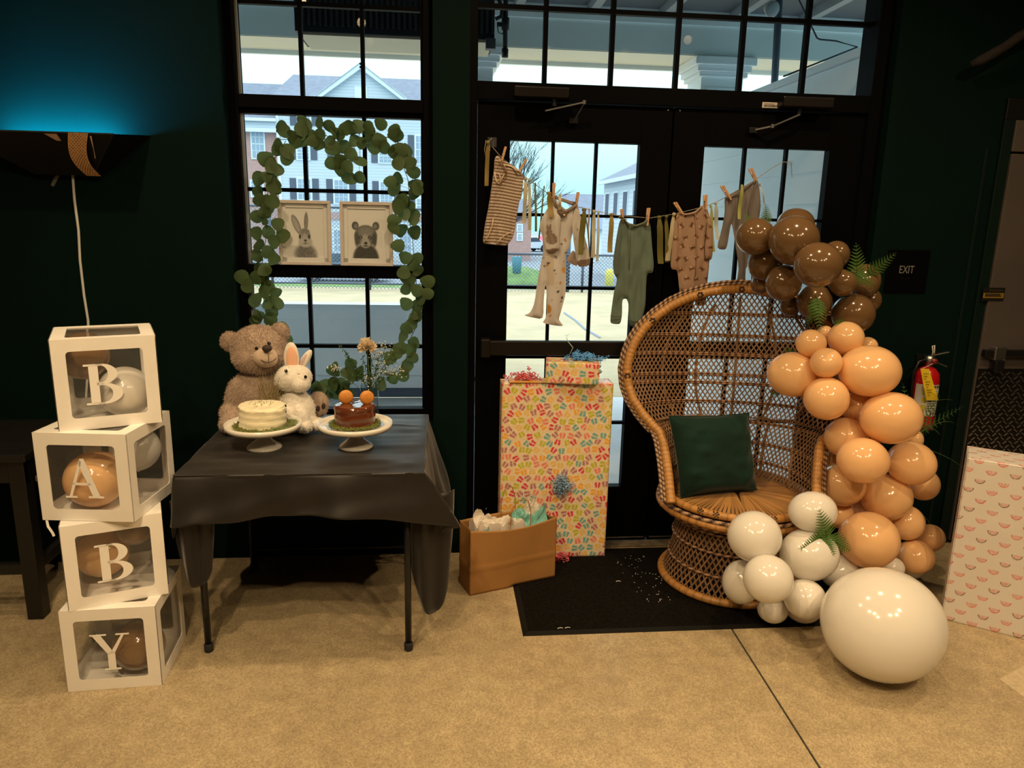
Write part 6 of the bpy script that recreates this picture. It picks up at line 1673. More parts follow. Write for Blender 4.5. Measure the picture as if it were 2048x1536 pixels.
# ---- kraft bag
bag = thing('kraft_bag', 'brown kraft paper gift bag with twisted handles', 'bag', (.133, -.53, 0), math.radians(19.3))
BW, BD, BH = .42, .132, .305
M_KRAFT = mat('kraft_paper', (.34, .165, .048), .65, noise=(5, .08), bump=(25, .15, .003)); M_KRAFTI = mat('kraft_inside', (.30, .155, .06), .75)
nz, ns = 26, 160; per = 2*(BW+BD); Pb = np.zeros((nz, ns+1, 3))
for i in range(ns+1):
    s = (per*i/ns) % per
    if s < BW: x, y, n_, e = s, 0, (0, -1), min(s, BW-s)/BW
    elif s < BW+BD: x, y, n_, e = BW, s-BW, (1, 0), min(s-BW, BW+BD-s)/BD
    elif s < 2*BW+BD: x, y, n_, e = BW-(s-BW-BD), BD, (0, 1), min(s-BW-BD, 2*BW+BD-s)/BW
    else: x, y, n_, e = 0, BD-(s-2*BW-BD), (-1, 0), min(s-2*BW-BD, per-s)/BD
    for j in range(nz):
        v = j/(nz-1); z = BH*v
        bul = (.020*v*math.sin(e*PI*2 if e < .5 else 0)*0 + .016*v*min(1, e*3))*(1 if n_[0] == 0 else -.9*(v**1.5))
        cr = .003*math.exp(-((v-.40)/.018)**2)+.002*math.exp(-((v-.14)/.012)**2)
        sagz = -.018*math.sin(min(1, e*2)*PI/2)*v**6 if n_ == (0, -1) else (-.004*v**6 if n_[1] else -.012*v**6*math.sin(e*PI))
        wx = .133+math.cos(math.radians(19.3))*x-math.sin(math.radians(19.3))*y; li_ = .0092*min(1, max(0, (wx-.30)/.03))
        Pb[j, i] = (x+n_[0]*(bul+cr), y+n_[1]*(bul+cr), z+sagz+li_*(1-v))
o = put('bag_body', grid_mesh('bag_body', Pb, None, M_KRAFT), bag); sm = o.modifiers.new('thick', 'SOLIDIFY'); sm.thickness = .0012
MB().box((.004, .004, .0094), (BW-.004, BD-.004, .011)).build('bag_bottom', M_KRAFT, bag, world=False)
for (yy, x0, x1, h, lean) in ((-.004, .185, .285, .115, -.006), (BD+.002, .20, .275, .13, .0)):
    pts = [Vector((x0, yy, BH-.04)), Vector((x0+.004, yy+lean*.3, BH+h*.5)), Vector((x0+.025, yy+lean, BH+h*.9)), Vector(((x0+x1)/2, yy+lean*1.3, BH+h)), Vector((x1-.018, yy+lean, BH+h*.88)), Vector((x1-.002, yy+lean*.3, BH+h*.45)), Vector((x1, yy, BH-.04))]
    sm_ = []
    for k in range(len(pts)-1):
        for q in range(5): sm_.append(pts[k].lerp(pts[k+1], q/5))
    MB().tube(sm_+[pts[-1]], .0022, 6).build('handle', mat('handle_twine', (.36, .17, .06), .7), bag, True, world=False)
# tissue paper
def tissue(label, peaks, m, seed, group='tissue sheets in the kraft bag'):
    """crumpled sheet bunched in the mouth of the bag; peaks = (x, y, height, spread)"""
    t = thing('tissue_paper', label, 'tissue', MATW[bag.name] @ Vector((BW/2, BD/2, .2)), math.radians(19.3), group)
    nu, nv = 64, 26; g = np.random.default_rng(seed)
    U, V = np.meshgrid(np.linspace(0, 1, nu), np.linspace(0, 1, nv))
    X = .030+(BW-.06)*U; Y = .006+(BD-.012)*V
    Z = np.full_like(X, .255)
    for (x, y, h, s) in peaks: Z = np.maximum(Z, .262+h*np.clip(1-(np.hypot(X-x, (Y-y)*1.1)/s), 0, 1)**.8)
    rid = np.abs(noise2(U*11+seed, V*5+2, seed)-.5)*2; rid2 = np.abs(noise2(U*23+V*9+4, V*11+seed, seed+3)-.5)*2
    up = np.clip((Z-.262)/.05, 0, 1); e = np.minimum(np.minimum(U, 1-U)*BW, np.minimum(V, 1-V)*BD)
    Z = Z+up*(.030*(rid-.4)+.014*(rid2-.4)); lean = up*np.clip((Z-.29)/.1, 0, 1)
    Y = Y+up*.016*(noise2(U*9+7, V*6+seed, seed+5)-.5)*2-lean*.03; X = X+up*.014*(noise2(U*10+1, V*7+seed, seed+6)-.5)*2
    Z = np.where(e < .004, .22, Z); inside = Z < BH+.012
    Y = np.where(inside, np.clip(Y, .006, BD-.006), Y); X = np.where(inside, np.clip(X, .030, BW-.030), X)
    put('sheet', grid_mesh('sheet', np.stack([X, Y, Z], -1)-np.array([BW/2, BD/2, .2]), None, m, smooth=False), t)
M_TISW = mat('tissue_white', (.86, .79, .72), .7, transl=.3); M_TIST = mat('tissue_teal', (.25, .60, .55), .7, transl=.3)
tissue('crumpled white tissue paper filling the kraft bag', [(.045, .07, .135, .075), (.10, .05, .095, .10), (.17, .04, .075, .09), (.335, .10, .135, .055), (.23, .03, .06, .06), (.31, .08, .10, .05)], M_TISW, 3)
tissue('crumpled teal tissue paper filling the kraft bag', [(.375, .06, .115, .06), (.265, .075, .10, .06), (.08, .012, .045, .10), (.40, .08, .09, .04), (.29, .05, .06, .06)], M_TIST, 8)

# ---- rainbow gift at the right
RB = lin(216, 210, 204); RCOL = [lin(206, 92, 88), lin(120, 92, 78), lin(214, 120, 104)]
def rainbow(U, V, seed):
    C = np.zeros(U.shape+(3,)); C[...] = RB
    r = 0; v = .02; pv = .041; pu = .080
    while v < V.max()+.03:
        u = -.05+((r*.42) % 1)*pu
        k = 0
        while u < U.max()+.04:
            col = RCOL[(r*2+k) % 3]; a = U-u; b = V-v; rr = np.sqrt(a*a+b*b)
            m = (b < 0) & (rr < .0185)
            for (r0, r1, cc) in ((.0150, .0185, col), (.0112, .0128, RCOL[2]), (.0078, .0092, RCOL[0]), (.0045, .0060, RCOL[2]), (0, .0022, RCOL[0])): C[m & (rr >= r0) & (rr < r1)] = cc
            u += pu; k += 1
        v += pv; r += 1
    b = V < .010
    return C
rx = thing('rainbow_anchor', '', '') if False else None
wrapped('rainbow_gift_box', 'large white gift with pink and brown rainbow paper', (2.111+.805*.30, -.838-.593*.30, 0), math.radians(-36.4), .60, .20, .715, rainbow, .0022)

# ---- fire extinguisher
fx = thing('fire_extinguisher', 'red fire extinguisher with white label hung on wall', 'extinguisher', (2.36, -.17, .66))
c = Vector((2.362, -.172, 0)); z0, z1 = .645, .945
M_RED = mat('extinguisher_red', (.42, .008, .012), .25, coat=.5)
MB().lathe([(.0, z0), (.05, z0), (.057, z0+.01), (.058, z0+.02), (.058, z1-.05), (.052, z1-.02), (.036, z1), (.022, z1+.01), (.0, z1+.01)], 36, c=c).build('cylinder', M_RED, fx, True)
lb = MB(); N = 24
vs = [(c.x+.0588*math.sin(a), c.y-.0588*math.cos(a), z) for z in (.72, .875) for a in [(-1.35+2.7*k/(N-1)) for k in range(N)]]
lb.add(vs, [(k, k+1, N+k+1, N+k) for k in range(N-1)]); lab = lb.build('label', mat('label_white', (.62, .6, .55), .5), fx, True)
ink = MB()
def on_label(a0, a1, za, zb, mbx):
    n = 6; vv = [(c.x+.0592*math.sin(a0+(a1-a0)*k/n), c.y-.0592*math.cos(a0+(a1-a0)*k/n), z) for z in (za, zb) for k in range(n+1)]; mbx.add(vv, [(k, k+1, n+1+k+1, n+1+k) for k in range(n)])
on_label(-.35, 1.2, .858, .872, ink)
for k in range(9): on_label(-.3, .9-.25*(k % 3), .745+.012*k, .749+.012*k, ink)
for k in range(3): on_label(.0+.28*k, .17+.28*k, .724, .741, ink)
ink.build('label_print', mat('label_ink', (.05, .045, .05), .6), lab, True)
yl = MB()
for k in range(3): on_label(-.75, -.42, .75+.036*k, .776+.036*k, yl)
yl.build('label_panels', mat('label_yellow', (.55, .5, .04), .5), lab, True)
hv = MB(); hv.lathe([(.018, z1), (.018, z1+.03), (.024, z1+.032), (.024, z1+.06), (.012, z1+.065)], 16, c=c); hv.build('valve', M_SILVER, fx, True)
h1 = MB(); h1.bar(c+Vector((-.02, 0, z1+.06)), c+Vector((.085, -.01, z1+.085)), .022, .005); h1.build('lever', M_SILVER, fx, bevel=.002)
h2 = MB(); h2.bar(c+Vector((.0, 0, z1+.045)), c+Vector((.088, -.008, z1+.012)), .02, .005); h2.build('carry_handle', M_SILVER, fx, bevel=.002)
MB().lathe([(.014, 0), (.014, .012), (.0, .013)], 16, c=c+Vector((.01, -.02, z1+.04)), M=Rx(PI/2)).build('gauge', mat('gauge_red', (.2, .02, .02), .3), fx, True)
MB().tube([c+Vector((-.02, 0, z1+.045)), c+Vector((-.055, -.005, z1+.035)), c+Vector((-.075, -.005, z1-.02)), c+Vector((-.072, -.005, z1-.1)), c+Vector((-.066, -.005, z1-.18))], .007, 8).build('hose', M_BLACKM, fx, True)
MB().tube([c+Vector((.0, -.01, z1+.06)), c+Vector((-.004, -.025, z1+.085)), c+Vector((-.012, -.025, z1+.115)), c+Vector((-.002, -.025, z1+.118)), c+Vector((.006, -.022, z1+.075))], .003, 6).build('seal_tie', M_WHITEPL, fx, True)
a = [at(1841, 737, -.245), at(1858, 738, -.245), at(1874, 790, -.255), at(1877, 800, -.25), at(1853, 801, -.25), at(1848, 775, -.255)]
tgm = MB(); tgm.add(a+[p+Vector((0, .0012, 0)) for p in a], [(0, 5, 4, 3, 2, 1), (6, 7, 8, 9, 10, 11)]); tg = tgm.build('tag', mat('tag_yellow', (.72, .52, .02), .5), fx)
tl = MB()
for k in range(9):
    q0 = at(1847+2.2*k*.5, 748+5.4*k, -.2565); tl.box(q0, q0+Vector((.026-.008*(k % 3), .0006, .0028)))
tl.build('tag_print', mat('tag_ink', (.2, .12, .01), .6), tg)
MB().tube([a[0]+Vector((.01, 0, 0)), c+Vector((.0, -.03, z1+.03))], .0012, 5).build('tag_string', M_WHITEPL, fx)
MB().box((c.x-.025, -.115, z1-.02), (c.x+.025, -.1, z1+.06)).build('bracket', M_BLACKM, fx, bevel=.002); MB().bar(c+Vector((0, .0, z1+.01)), Vector((c.x, -.1, z1+.01)), .02, .01).build('hook', M_BLACKM, fx)

# ---- dark branch hanging at the top right
bq = [at(1942, 128, -.17), at(1960, 122, -.18), at(1985, 108, -.19), at(2012, 92, -.2), at(2035, 75, -.21), at(2070, 55, -.22), at(2140, 25, -.24)]
br_ = MB().tube(bq, [.012, .021, .021, .019, .020, .018, .015], 10).build('driftwood_branch', mat('branch_brown', (.011, .007, .006), .9, noise=(30, .4), bump=(40, 1, .01)), smooth=True)
tag(br_, 'dark driftwood branch mounted high on the green wall', 'branch')

# ================================================================== CLOTHESLINE
CY = -.085
def C9(L): return [(940+x/3.339, 240+y/3.339) for x, y in L]
def C13(L): return [(1320+x/4.043, 260+y/4.043) for x, y in L]
LINE = C9([(150, 180), (200, 240), (350, 370), (450, 440), (560, 520), (700, 575), (830, 605), (960, 635), (1200, 655), (1380, 625), (1560, 580), (1640, 550), (1736, 500)])+C13([(640, 480), (760, 410), (900, 310), (1000, 258), (1060, 265), (1068, 385)])
ly = [CY+.013]*(len(LINE)-3)+[CY+.02, -.035, -.034]
tag(MB().tube([at(a, b, y) for (a, b), y in zip(LINE, ly)], .0016, 6, cap=False).build('clothesline_string', mat('string_grey', (.30, .28, .24), .8), smooth=True), 'thin string clothesline strung across the double doors', 'string')
hk = thing('tape_hook', 'clear adhesive hook holding the clothesline on the door', 'hook', at(985, 285, -.035)); q = at(985, 285, -.031)
MB().box((q.x-.022, -.034, q.z-.02), (q.x+.018, -.0305, q.z+.022)).build('pad', M_FILM, hk); MB().tube([q+Vector((0, -.004, 0)), q+Vector((0, -.03, -.005)), q+Vector((.002, -.055, .004)), Vector((at(985, 294, CY).x, CY+.004, at(985, 294, CY).z))], .003, 6).build('hook_arm', M_FILM, hk, True)
MB().tube([at(972, 280, -.05), at(969, 300, -.06), at(972, 318, -.06), at(980, 300, -.06), at(978, 282, -.05), at(984, 276, -.05)], .0012, 5).build('string_loop', mat('string_pale', (.4, .37, .3), .8), hk, True)
hk2 = thing('tape_patch', 'clear tape holding the clothesline end on the glass', 'tape', at(1580, 328, -.034)); q = at(1582, 327, -.0335)
MB().box((q.x-.02, -.0338, q.z-.012), (q.x+.012, -.0315, q.z+.012)).build('film', M_FILM, hk2)

def in_poly(x, y, poly):
    r = np.zeros(x.shape, bool); n = len(poly)
    for i in range(n):
        x1, y1 = poly[i]; x2, y2 = poly[(i+1) % n]
        c_ = ((y1 > y) != (y2 > y)) & (x < (x2-x1)*(y-y1)/(y2-y1+1e-12)+x1); r ^= c_
    return r
def poly_dist(x, y, poly):
    d = np.full(x.shape, 1e9); n = len(poly)
    for i in range(n):
        ax, ay = poly[i]; bx_, by = poly[(i+1) % n]; ex, ey = bx_-ax, by-ay; t = np.clip(((x-ax)*ex+(y-ay)*ey)/(ex*ex+ey*ey+1e-12), 0, 1)
        d = np.minimum(d, np.hypot(x-ax-t*ex, y-ay-t*ey))
    return d
def sheet(name, poly_px, y, m, parent, colfn=None, puff=.014, fold=.006, step=2.0, sides=(1, -1), seed=1, sub=3):
    """soft garment panel cut to an outline (two puffed layers)"""
    poly = []
    n0 = len(poly_px)
    for i in range(n0):     # rounded, subdivided outline
        a = poly_px[i]; b = poly_px[(i+1) % n0]
        for k in range(sub): t = k/sub; poly.append((a[0]+(b[0]-a[0])*t, a[1]+(b[1]-a[1])*t))
    for _ in range(1): poly = [((poly[i-1][0]+2*poly[i][0]+poly[(i+1) % len(poly)][0])/4, (poly[i-1][1]+2*poly[i][1]+poly[(i+1) % len(poly)][1])/4) for i in range(len(poly))]
    xs = [p[0] for p in poly]; ys = [p[1] for p in poly]
    GX, GY_ = np.meshgrid(np.arange(min(xs), max(xs), step), np.arange(min(ys), max(ys), step)); GX = GX.ravel(); GY_ = GY_.ravel()
    ok = in_poly(GX, GY_, poly) & (poly_dist(GX, GY_, poly) > step*.55)
    pts = [Vector(p) for p in poly]+[Vector((a, b)) for a, b in zip(GX[ok], GY_[ok])]
    nb = len(poly)
    V, E_, F, *_ = delaunay_2d_cdt(pts, [], [list(range(nb))], 1, 1e-4)
    vx = np.array([v.x for v in V]); vy = np.array([v.y for v in V]); d = poly_dist(vx, vy, poly); pxm = 1/435.0
    h = np.clip(d*pxm/.022, 0, 1)**.6*puff; wv = fold*(noise2(vx/9+seed, vy/34+seed*2, seed)-.5)*np.clip(d/5, 0, 1)*2+fold*.5*np.sin(vx/5.5+vy/40+seed)*np.clip(d/6, 0, 1)
    P0 = np.array([at(a, b, y) for a, b in zip(vx, vy)])
    obs = []
    mb = MB()
    cols = colfn(vx, vy) if colfn is not None else None
    for s in sides:
        P = P0.copy(); P[:, 1] += (-s)*h*.5*(1 if s > 0 else .55)-wv*(1 if s > 0 else 0)
        fs = [tuple(f) for f in F]
        # orient: front faces toward -y
        mb.add([tuple(p) for p in P], fs if s < 0 else [tuple(reversed(f)) for f in fs], None if cols is None else [tuple(c) for c in cols])
    return mb.build(name, m, parent, True)
M_GARM = mat('garment_cotton', (1, 1, 1), .85, attr=True, transl=.22, sheen=.2)
def flat(c): return lambda x, y: np.tile(np.array(c), (len(x), 1))
# 1 striped bodysuit
def stripes(x, y):
    ph = (y-.10*(x-1000))/6.4+.25*np.sin((x-970)/16); s = smooth(.22, .32, np.abs((ph % 1)-.5))
    return np.array(lin(120, 88, 68))*s[:, None]+np.array(lin(206, 192, 178))*(1-s[:, None])
b1 = thing('striped_bodysuit', 'brown and cream striped baby bodysuit on clothesline', 'baby clothes', at(1000, 320, CY))
O1 = C9([(175, 240), (190, 236), (215, 268), (260, 285), (320, 328), (350, 355), (357, 400), (345, 520), (330, 540), (320, 600), (290, 790), (265, 812), (250, 838), (200, 838), (140, 830), (90, 825), (85, 800), (100, 700), (130, 545), (150, 400), (160, 340), (164, 260)])
sheet('bodysuit', O1, CY, M_GARM, b1, stripes, seed=2, step=1.0)
M_TRIM = mat('cream_trim', (.60, .47, .34), .85)
mb = MB(); mb.tube([at(a, b, CY-.014) for a, b in C9([(195, 262), (225, 300), (240, 345), (215, 390), (180, 420)])], .004, 6, flat=.5); mb.tube([at(a, b, CY-.014) for a, b in C9([(240, 300), (275, 310), (310, 330), (345, 352)])], .004, 6, flat=.5)
mb.tube([at(a, b, CY-.013) for a, b in C9([(92, 815), (120, 780), (150, 700), (155, 660)])], .0035, 6, flat=.5); mb.tube([at(a, b, CY-.013) for a, b in C9([(170, 835), (200, 800), (240, 765), (285, 745)])], .0035, 6, flat=.5); mb.build('binding', M_TRIM, b1, True)
mb = MB(); mb.tube([at(a, b, CY-.012) for a, b in C9([(163, 345), (172, 400), (190, 425), (205, 415), (200, 370), (185, 350)])], .0045, 6, flat=.5); mb.build('sleeve_hem', M_TRIM, b1, True)
mb = MB(); mb.tube([at(a, b, CY-.02) for a, b in C9([(205, 260), (222, 300), (245, 345), (235, 400), (200, 430)])], .003, 6, flat=.4)
for (a, b) in C9([(240, 345), (205, 432)]): mb.ell(at(a, b, CY-.02), (.006, .003, .006), 8, 5)
mb.build('lace_tie', mat('lace_brown', (.16, .08, .04), .8), b1, True)
# 2 white footed sleepsuit
WHT = lin(205, 200, 198); BRN = lin(128, 108, 94)
def specks(base, seed, n, box, cols, rad):
    g = random.Random(seed); S = [(g.uniform(box[0], box[2]), g.uniform(box[1], box[3]), g.uniform(*rad), g.choice(cols), g.uniform(0, 3), g.uniform(.25, .7)) for _ in range(n)]
    def f(x, y):
        C = np.tile(np.array(base), (len(x), 1))
        for (cx, cy, r, c, an, asp) in S:
            a = (x-cx)*math.cos(an)+(y-cy)*math.sin(an); b = -(x-cx)*math.sin(an)+(y-cy)*math.cos(an); C[np.sqrt((a/r)**2+(b/(r*asp))**2) < 1] = c
        return C
    return f
b2 = thing('white_sleepsuit', 'white footed baby sleepsuit with bunny on its sleeve', 'baby clothes', at(1110, 400, CY))
O2 = C9([(530, 560), (560, 510), (600, 565), (650, 605), (700, 568), (716, 560), (742, 650), (735, 700), (690, 730), (662, 860), (640, 900), (642, 1100), (635, 1180), (605, 1290), (590, 1335), (630, 1378), (560, 1372), (482, 1355), (498, 1335), (515, 1300), (510, 1110), (503, 1095), (492, 1200), (490, 1332), (420, 1320), (355, 1305), (400, 1290), (430, 1230), (450, 1080), (475, 950), (490, 880), (480, 700)])
PRN = [lin(70, 66, 60), lin(90, 88, 80), lin(190, 130, 60), lin(120, 110, 90)]
def suit(x, y):
    C = specks(WHT, 5, 46, (1075, 420, 1140, 640), PRN, (1.6, 3.6))(x, y)
    st = (x > 1094) & (x < 1108) & (y > 500) & (y < 570); C[st] = C[st]*np.array((.93, .86, .72))
    fx_ = np.hypot((x-1097)/5, (y-618)/9) < 1; C[fx_] = lin(196, 140, 60)
    fx_ = np.hypot((x-1128)/5, (y-540)/6) < 1; C[fx_] = lin(205, 150, 70)
    return C
sheet('suit_body', O2, CY, M_GARM, b2, suit, seed=4)
sheet('sleeve', C9([(700, 575), (735, 615), (760, 760), (805, 915), (800, 975), (720, 985), (705, 900), (690, 800), (680, 690)]), CY-.012, M_GARM, b2, lambda x, y: np.where((y > 520+(x-1160)*-.12)[:, None], np.array(BRN), specks(WHT, 8, 14, (1145, 420, 1180, 515), PRN, (1.2, 2.4))(x, y)), seed=5)
sheet('sleeve', C9([(690, 865), (712, 900), (722, 985), (640, 940), (665, 900)]), CY-.004, M_GARM, b2, flat(lin(170, 152, 138)), seed=6, puff=.006)
def sleeve_l(x, y):
    C = np.tile(np.array(WHT), (len(x), 1)); L = lin(150, 134, 120)
    m = (np.hypot((x-1103)/12, (y-478)/11) < 1) | (np.hypot((x-1098)/7, (y-466)/8) < 1) | (np.hypot((x-1095)/2.2, (y-455)/9) < 1) | (np.hypot((x-1100)/2.2, (y-456)/9) < 1)
    C[m] = L; C[m & ((np.floor(x*.9+y*.7) % 3) == 0)] = lin(112, 98, 86)
    C[y > 498-(x-1100)*.12] = BRN; return C
sheet('sleeve', C9([(530, 565), (482, 650), (460, 710), (490, 800), (510, 893), (600, 875), (595, 780), (610, 650), (580, 590)]), CY-.016, M_GARM, b2, sleeve_l, seed=7)
mb = MB(); mb.tube([at(a, b, CY-.013) for a, b in C9([(556, 512), (568, 560), (595, 590), (640, 610), (690, 580), (716, 562)])], .009, 8, flat=.5); mb.tube([at(a, b, CY+.006) for a, b in C9([(560, 512), (620, 535), (670, 552), (712, 560)])], .011, 8, flat=.4)
mb.build('collar', mat('collar_taupe', (.20, .15, .12), .85), b2, True)
sheet('placket', C9([(580, 595), (635, 610), (652, 630), (640, 655), (600, 640), (580, 625)]), CY-.02, M_GARM, b2, flat(lin(112, 94, 82)), puff=.006, seed=8); MB().ell(at(1128.5, 430, CY-.026), (.004, .002, .004), 8, 5).build('snap', M_WHITEPL, b2, True)
# 3 sage romper
SAG = lin(100, 118, 108)
b3 = thing('sage_romper', 'plain sage green long baby romper on clothesline', 'baby clothes', at(1265, 440, CY))
O3 = C9([(1003, 668), (1028, 655), (1060, 690), (1110, 702), (1160, 682), (1186, 662), (1206, 700), (1216, 850), (1228, 960), (1222, 1022), (1182, 1022), (1176, 1100), (1172, 1240), (1150, 1330), (1140, 1382), (1068, 1380), (1060, 1330), (1058, 1222), (1045, 1192), (1016, 1197), (1016, 1290), (1010, 1340), (1000, 1365), (935, 1360), (940, 1300), (960, 1150), (985, 1062), (962, 1030), (952, 960), (975, 800), (993, 700)])
sheet('romper_body', O3, CY, M_GARM, b3, flat(SAG), seed=9, fold=.009)
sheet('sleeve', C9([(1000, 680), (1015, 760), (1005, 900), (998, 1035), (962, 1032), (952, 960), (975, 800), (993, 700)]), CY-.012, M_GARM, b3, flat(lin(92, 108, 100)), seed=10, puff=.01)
mb = MB(); mb.tube([at(a, b, CY-.012) for a, b in C9([(1030, 668), (1058, 694), (1110, 706), (1160, 688), (1184, 668)])], .006, 6, flat=.5); mb.tube([at(a, b, CY-.016) for a, b in C9([(1066, 705), (1068, 800), (1066, 900), (1062, 1000)])], .0016, 5); mb.tube([at(a, b, CY-.012) for a, b in C9([(938, 1305), (975, 1310), (1012, 1305)])], .002, 5); mb.tube([at(a, b, CY-.012) for a, b in C9([(1062, 1335), (1105, 1345), (1150, 1335)])], .002, 5); mb.build('seams', mat('sage_seam', (.10, .125, .085), .9), b3, True)
# 4 bear print sleepsuit
TAN = lin(168, 138, 118)
b4 = thing('bear_print_sleepsuit', 'tan baby sleepsuit printed with brown bear faces', 'baby clothes', at(1380, 412, CY))
O4 = C9([(1380, 622), (1400, 612), (1440, 625), (1500, 612), (1550, 566), (1580, 580), (1600, 640), (1620, 720), (1625, 850), (1615, 930), (1598, 935), (1595, 1000), (1585, 1080), (1578, 1230), (1510, 1250), (1500, 1200), (1485, 1250), (1405, 1240), (1395, 1100), (1385, 1000), (1346, 998), (1338, 960), (1350, 860), (1360, 740)])
g = random.Random(12); BE = []
for r in range(8):
    for k in range(4): BE.append((1352+k*20+(10 if r % 2 else 0)+g.uniform(-2, 2), 432+r*21+g.uniform(-3, 3), g.uniform(0, 6.28)))
def bears(x, y):
    C = np.tile(np.array(TAN), (len(x), 1)); D, D2, W = lin(96, 62, 46), lin(140, 96, 70), lin(205, 180, 155)
    for (cx, cy, an) in BE:
        a = (x-cx)*math.cos(an)+(y-cy)*math.sin(an); b = -(x-cx)*math.sin(an)+(y-cy)*math.cos(an)
        C[(np.hypot(a/5.2, b/4.4) < 1) | (np.hypot(a-4.4, b+3.6) < 1.9) | (np.hypot(a+4.4, b+3.6) < 1.9)] = D2
        C[(np.hypot(a/4.4, (b+1.2)/2.6) < 1)] = D; C[np.hypot(a/2.6, (b-2.0)/2.0) < 1] = W; C[np.hypot(a, b-1.4) < .9] = lin(50, 32, 26)
    return C
sheet('suit_body', O4, CY, M_GARM, b4, bears, seed=13, step=1.5)
sheet('sleeve', C9([(1380, 640), (1392, 760), (1388, 900), (1385, 998), (1346, 998), (1338, 960), (1350, 860), (1360, 740)]), CY-.012, M_GARM, b4, bears, seed=14, puff=.01, step=1.5)
sheet('sleeve', C9([(1590, 640), (1620, 720), (1625, 850), (1615, 930), (1570, 928), (1568, 850), (1580, 740)]), CY-.012, M_GARM, b4, bears, seed=15, puff=.01, step=1.5)
mb = MB(); mb.tube([at(a, b, CY-.012) for a, b in C9([(1400, 618), (1440, 632), (1500, 620), (1550, 575)])], .005, 6, flat=.5); mb.tube([at(a, b, CY-.016) for a, b in C9([(1505, 625), (1512, 760), (1515, 900), (1505, 1050)])], .0016, 5); mb.build('seams', mat('tan_seam', (.30, .19, .13), .9), b4, True)
# 5 grey romper
b5 = thing('grey_romper', 'plain grey baby romper hanging beside brown balloons', 'baby clothes', at(1480, 375, CY))
O5 = C13([(520, 545), (560, 522), (640, 478), (760, 410), (790, 402), (805, 480), (816, 610), (802, 720), (780, 850), (760, 1000), (752, 1100), (770, 1200), (776, 1290), (745, 1290), (735, 1200), (736, 1085), (690, 1112), (692, 1290), (605, 1285), (640, 1130), (615, 960), (590, 800), (575, 742), (545, 930), (530, 970), (455, 960), (500, 800), (525, 660)])
sheet('romper_body', O5, CY+.004, M_GARM, b5, flat(lin(124, 116, 114)), seed=16, fold=.009)
mb = MB(); mb.tube([at(a, b, CY-.010) for a, b in C13([(525, 548), (580, 540), (640, 500), (700, 455), (770, 412)])], .004, 6, flat=.5); mb.tube([at(a, b, CY-.012) for a, b in C13([(790, 410), (740, 540), (720, 640), (715, 740)])], .0018, 5); mb.build('seams', mat('grey_seam', (.15, .125, .11), .9), b5, True)

# clothespins
M_PIN = mat('pin_wood', (.56, .33, .19), .7, noise=(60, .12))
PINS = [C9([(238, 180), (207, 290)]), C9([(378, 262), (325, 345)]), C9([(560, 420), (557, 540)]), C9([(722, 482), (705, 590)]), C9([(1013, 595), (1019, 680)]), C9([(1193, 588), (1180, 705)]), C9([(1368, 550), (1425, 640)]), C9([(1573, 500), (1570, 600)]), C13([(500, 450), (570, 565)]), C13([(730, 310), (775, 405)])]
PL = ['on the striped bodysuit shoulder', 'on the striped bodysuit sleeve', 'on the white sleepsuit collar', 'at the white sleepsuit sleeve', 'on the sage romper shoulder tied with ribbon', 'upright on the sage romper shoulder', 'tilted on the bear print sleepsuit', 'upright on the bear print sleepsuit', 'tilted on the grey romper shoulder', 'on the grey romper far shoulder']
for (a, b), lab in zip(PINS, PL):
    pa, pb = at(a[0], a[1], CY), at(b[0], b[1], CY); t = thing('clothespin', 'wooden clothespin '+lab, 'clothespin', pb, 0, 'clothespins on the line')
    for s in (-1, 1):
        off = Vector((0, s*.0115, 0)); spread = Vector((0, s*.004, 0)); MB().bar(pa+off+spread, pb+off-spread*.6, .009, .006, up=(0, 1, 0)).build('prong', M_PIN, t, bevel=.001)
    m_ = pa.lerp(pb, .45); MB().tube([m_+Vector((-.006, 0, 0)), m_+Vector((.006, 0, 0))], .0035, 8).build('spring', M_SILVER, t)
# ribbons tied on the line
OLV, GLD, CRM, PAL_, LIM = lin(112, 108, 52), lin(156, 134, 74), lin(200, 190, 160), lin(196, 200, 188), lin(176, 182, 104)
RIB = [((120, 150), (110, 440), 28, GLD, .02), ((372, 392), (362, 690), 26, CRM, 0), ((398, 400), (398, 735), 22, CRM, 0), ((436, 430), (441, 745), 15, OLV, 0), ((495, 450), (460, 800), 11, OLV, 0), ((528, 490), (545, 650), 38, GLD, -.03), ((600, 505), (598, 600), 20, CRM, -.03), ((762, 600), (738, 900), 38, OLV, -.044), ((775, 640), (802, 915), 9, OLV, -.028), ((795, 600), (790, 790), 12, CRM, .006), ((830, 612), (820, 920), 28, CRM, 0), ((858, 618), (851, 945), 18, PAL_, 0), ((945, 632), (935, 885), 32, GLD, 0), ((1005, 648), (1035, 668), 34, OLV, -.02), ((1263, 650), (1275, 960), 38, OLV, 0), ((1312, 645), (1318, 950), 30, OLV, .004), ((1362, 630), (1322, 940), 32, CRM, -.004), ((1608, 575), (1627, 880), 20, LIM, 0), ((1640, 555), (1652, 800), 26, PAL_, .004)]
RIB13 = [((662, 455), (640, 720), 26, LIM, -.024), ((808, 440), (850, 605), 12, PAL_, .0)]
M_RIBN = {}
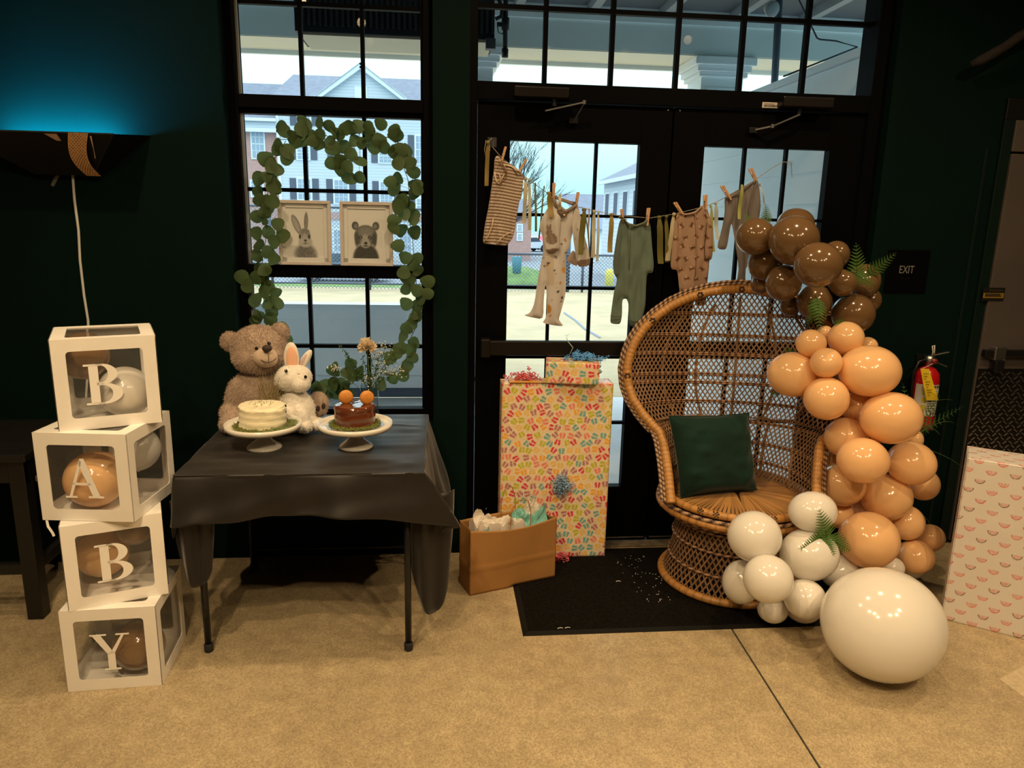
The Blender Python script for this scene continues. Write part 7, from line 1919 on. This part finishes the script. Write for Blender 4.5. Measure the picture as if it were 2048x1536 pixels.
def ribbon(pa, pb, w, col, dy, lab):
    k = tuple(round(c, 3) for c in col)
    if k not in M_RIBN: M_RIBN[k] = mat('ribbon_satin', col, .45, transl=.3, sheen=.2)
    t = thing('ribbon_strip', lab, 'ribbon', at(pa[0], pa[1], CY+dy), 0, 'ribbon strips on the clothesline')
    n = 16; P = np.zeros((n, 5, 3)); g = random.Random(int(pa[0]*7+pa[1]))
    ph = g.uniform(0, 6)
    for i in range(n):
        v = i/(n-1); cx = pa[0]+(pb[0]-pa[0])*v; cy = pa[1]+(pb[1]-pa[1])*v; ww = w*(.45+.55*min(1, v*5)); tw = .35*math.sin(v*3+ph)
        for j in range(5):
            q = (j/4-.5)*ww; p = at(cx+q*math.cos(tw), cy-(3 if j in (1, 2, 3) else 0)*0, CY+dy); P[i, j] = (p.x, p.y+q*math.sin(tw)*.0023+.006*math.sin(v*6+ph), p.z)
    put('strip', grid_mesh('strip', loc_pts(P, t), None, M_RIBN[k]), t)
    kk = at(pa[0], pa[1], CY+dy*.4); MB().ell(kk, (w*.42/435, .006, .0085), 10, 7).build('knot', M_RIBN[k], t, True)
RL = ['wide golden olive ribbon at the clothesline hook', 'cream ribbon beside the striped bodysuit', 'second cream ribbon beside the striped bodysuit', 'narrow olive ribbon before the bare tree', 'thin dark olive ribbon beside the white sleepsuit', 'golden ribbon over the white sleepsuit shoulder', 'cream tie on the white sleepsuit collar', 'wide olive ribbon over the white sleepsuit sleeve', 'thin olive ribbon over the white sleepsuit cuff', 'short cream ribbon behind the olive ribbon', 'cream ribbon between white sleepsuit and sage romper', 'pale ribbon between white sleepsuit and sage romper', 'golden ribbon left beside the sage romper', 'short olive twist on the sage romper pin', 'wide olive ribbon between sage romper and bear suit', 'olive ribbon next to the bear print sleepsuit', 'cream ribbon touching the bear print sleepsuit', 'lime ribbon between bear suit and grey romper', 'pale ribbon between bear suit and grey romper', 'lime ribbon over the grey romper', 'thin pale ribbon behind the grey romper']
for (a, b, w, col, dy), lab in zip([(C9([a])[0], C9([b])[0], w/3.339, c, d) for a, b, w, c, d in RIB]+[(C13([a])[0], C13([b])[0], w/4.043, c, d) for a, b, w, c, d in RIB13], RL): ribbon(a, b, w, col, dy, lab)
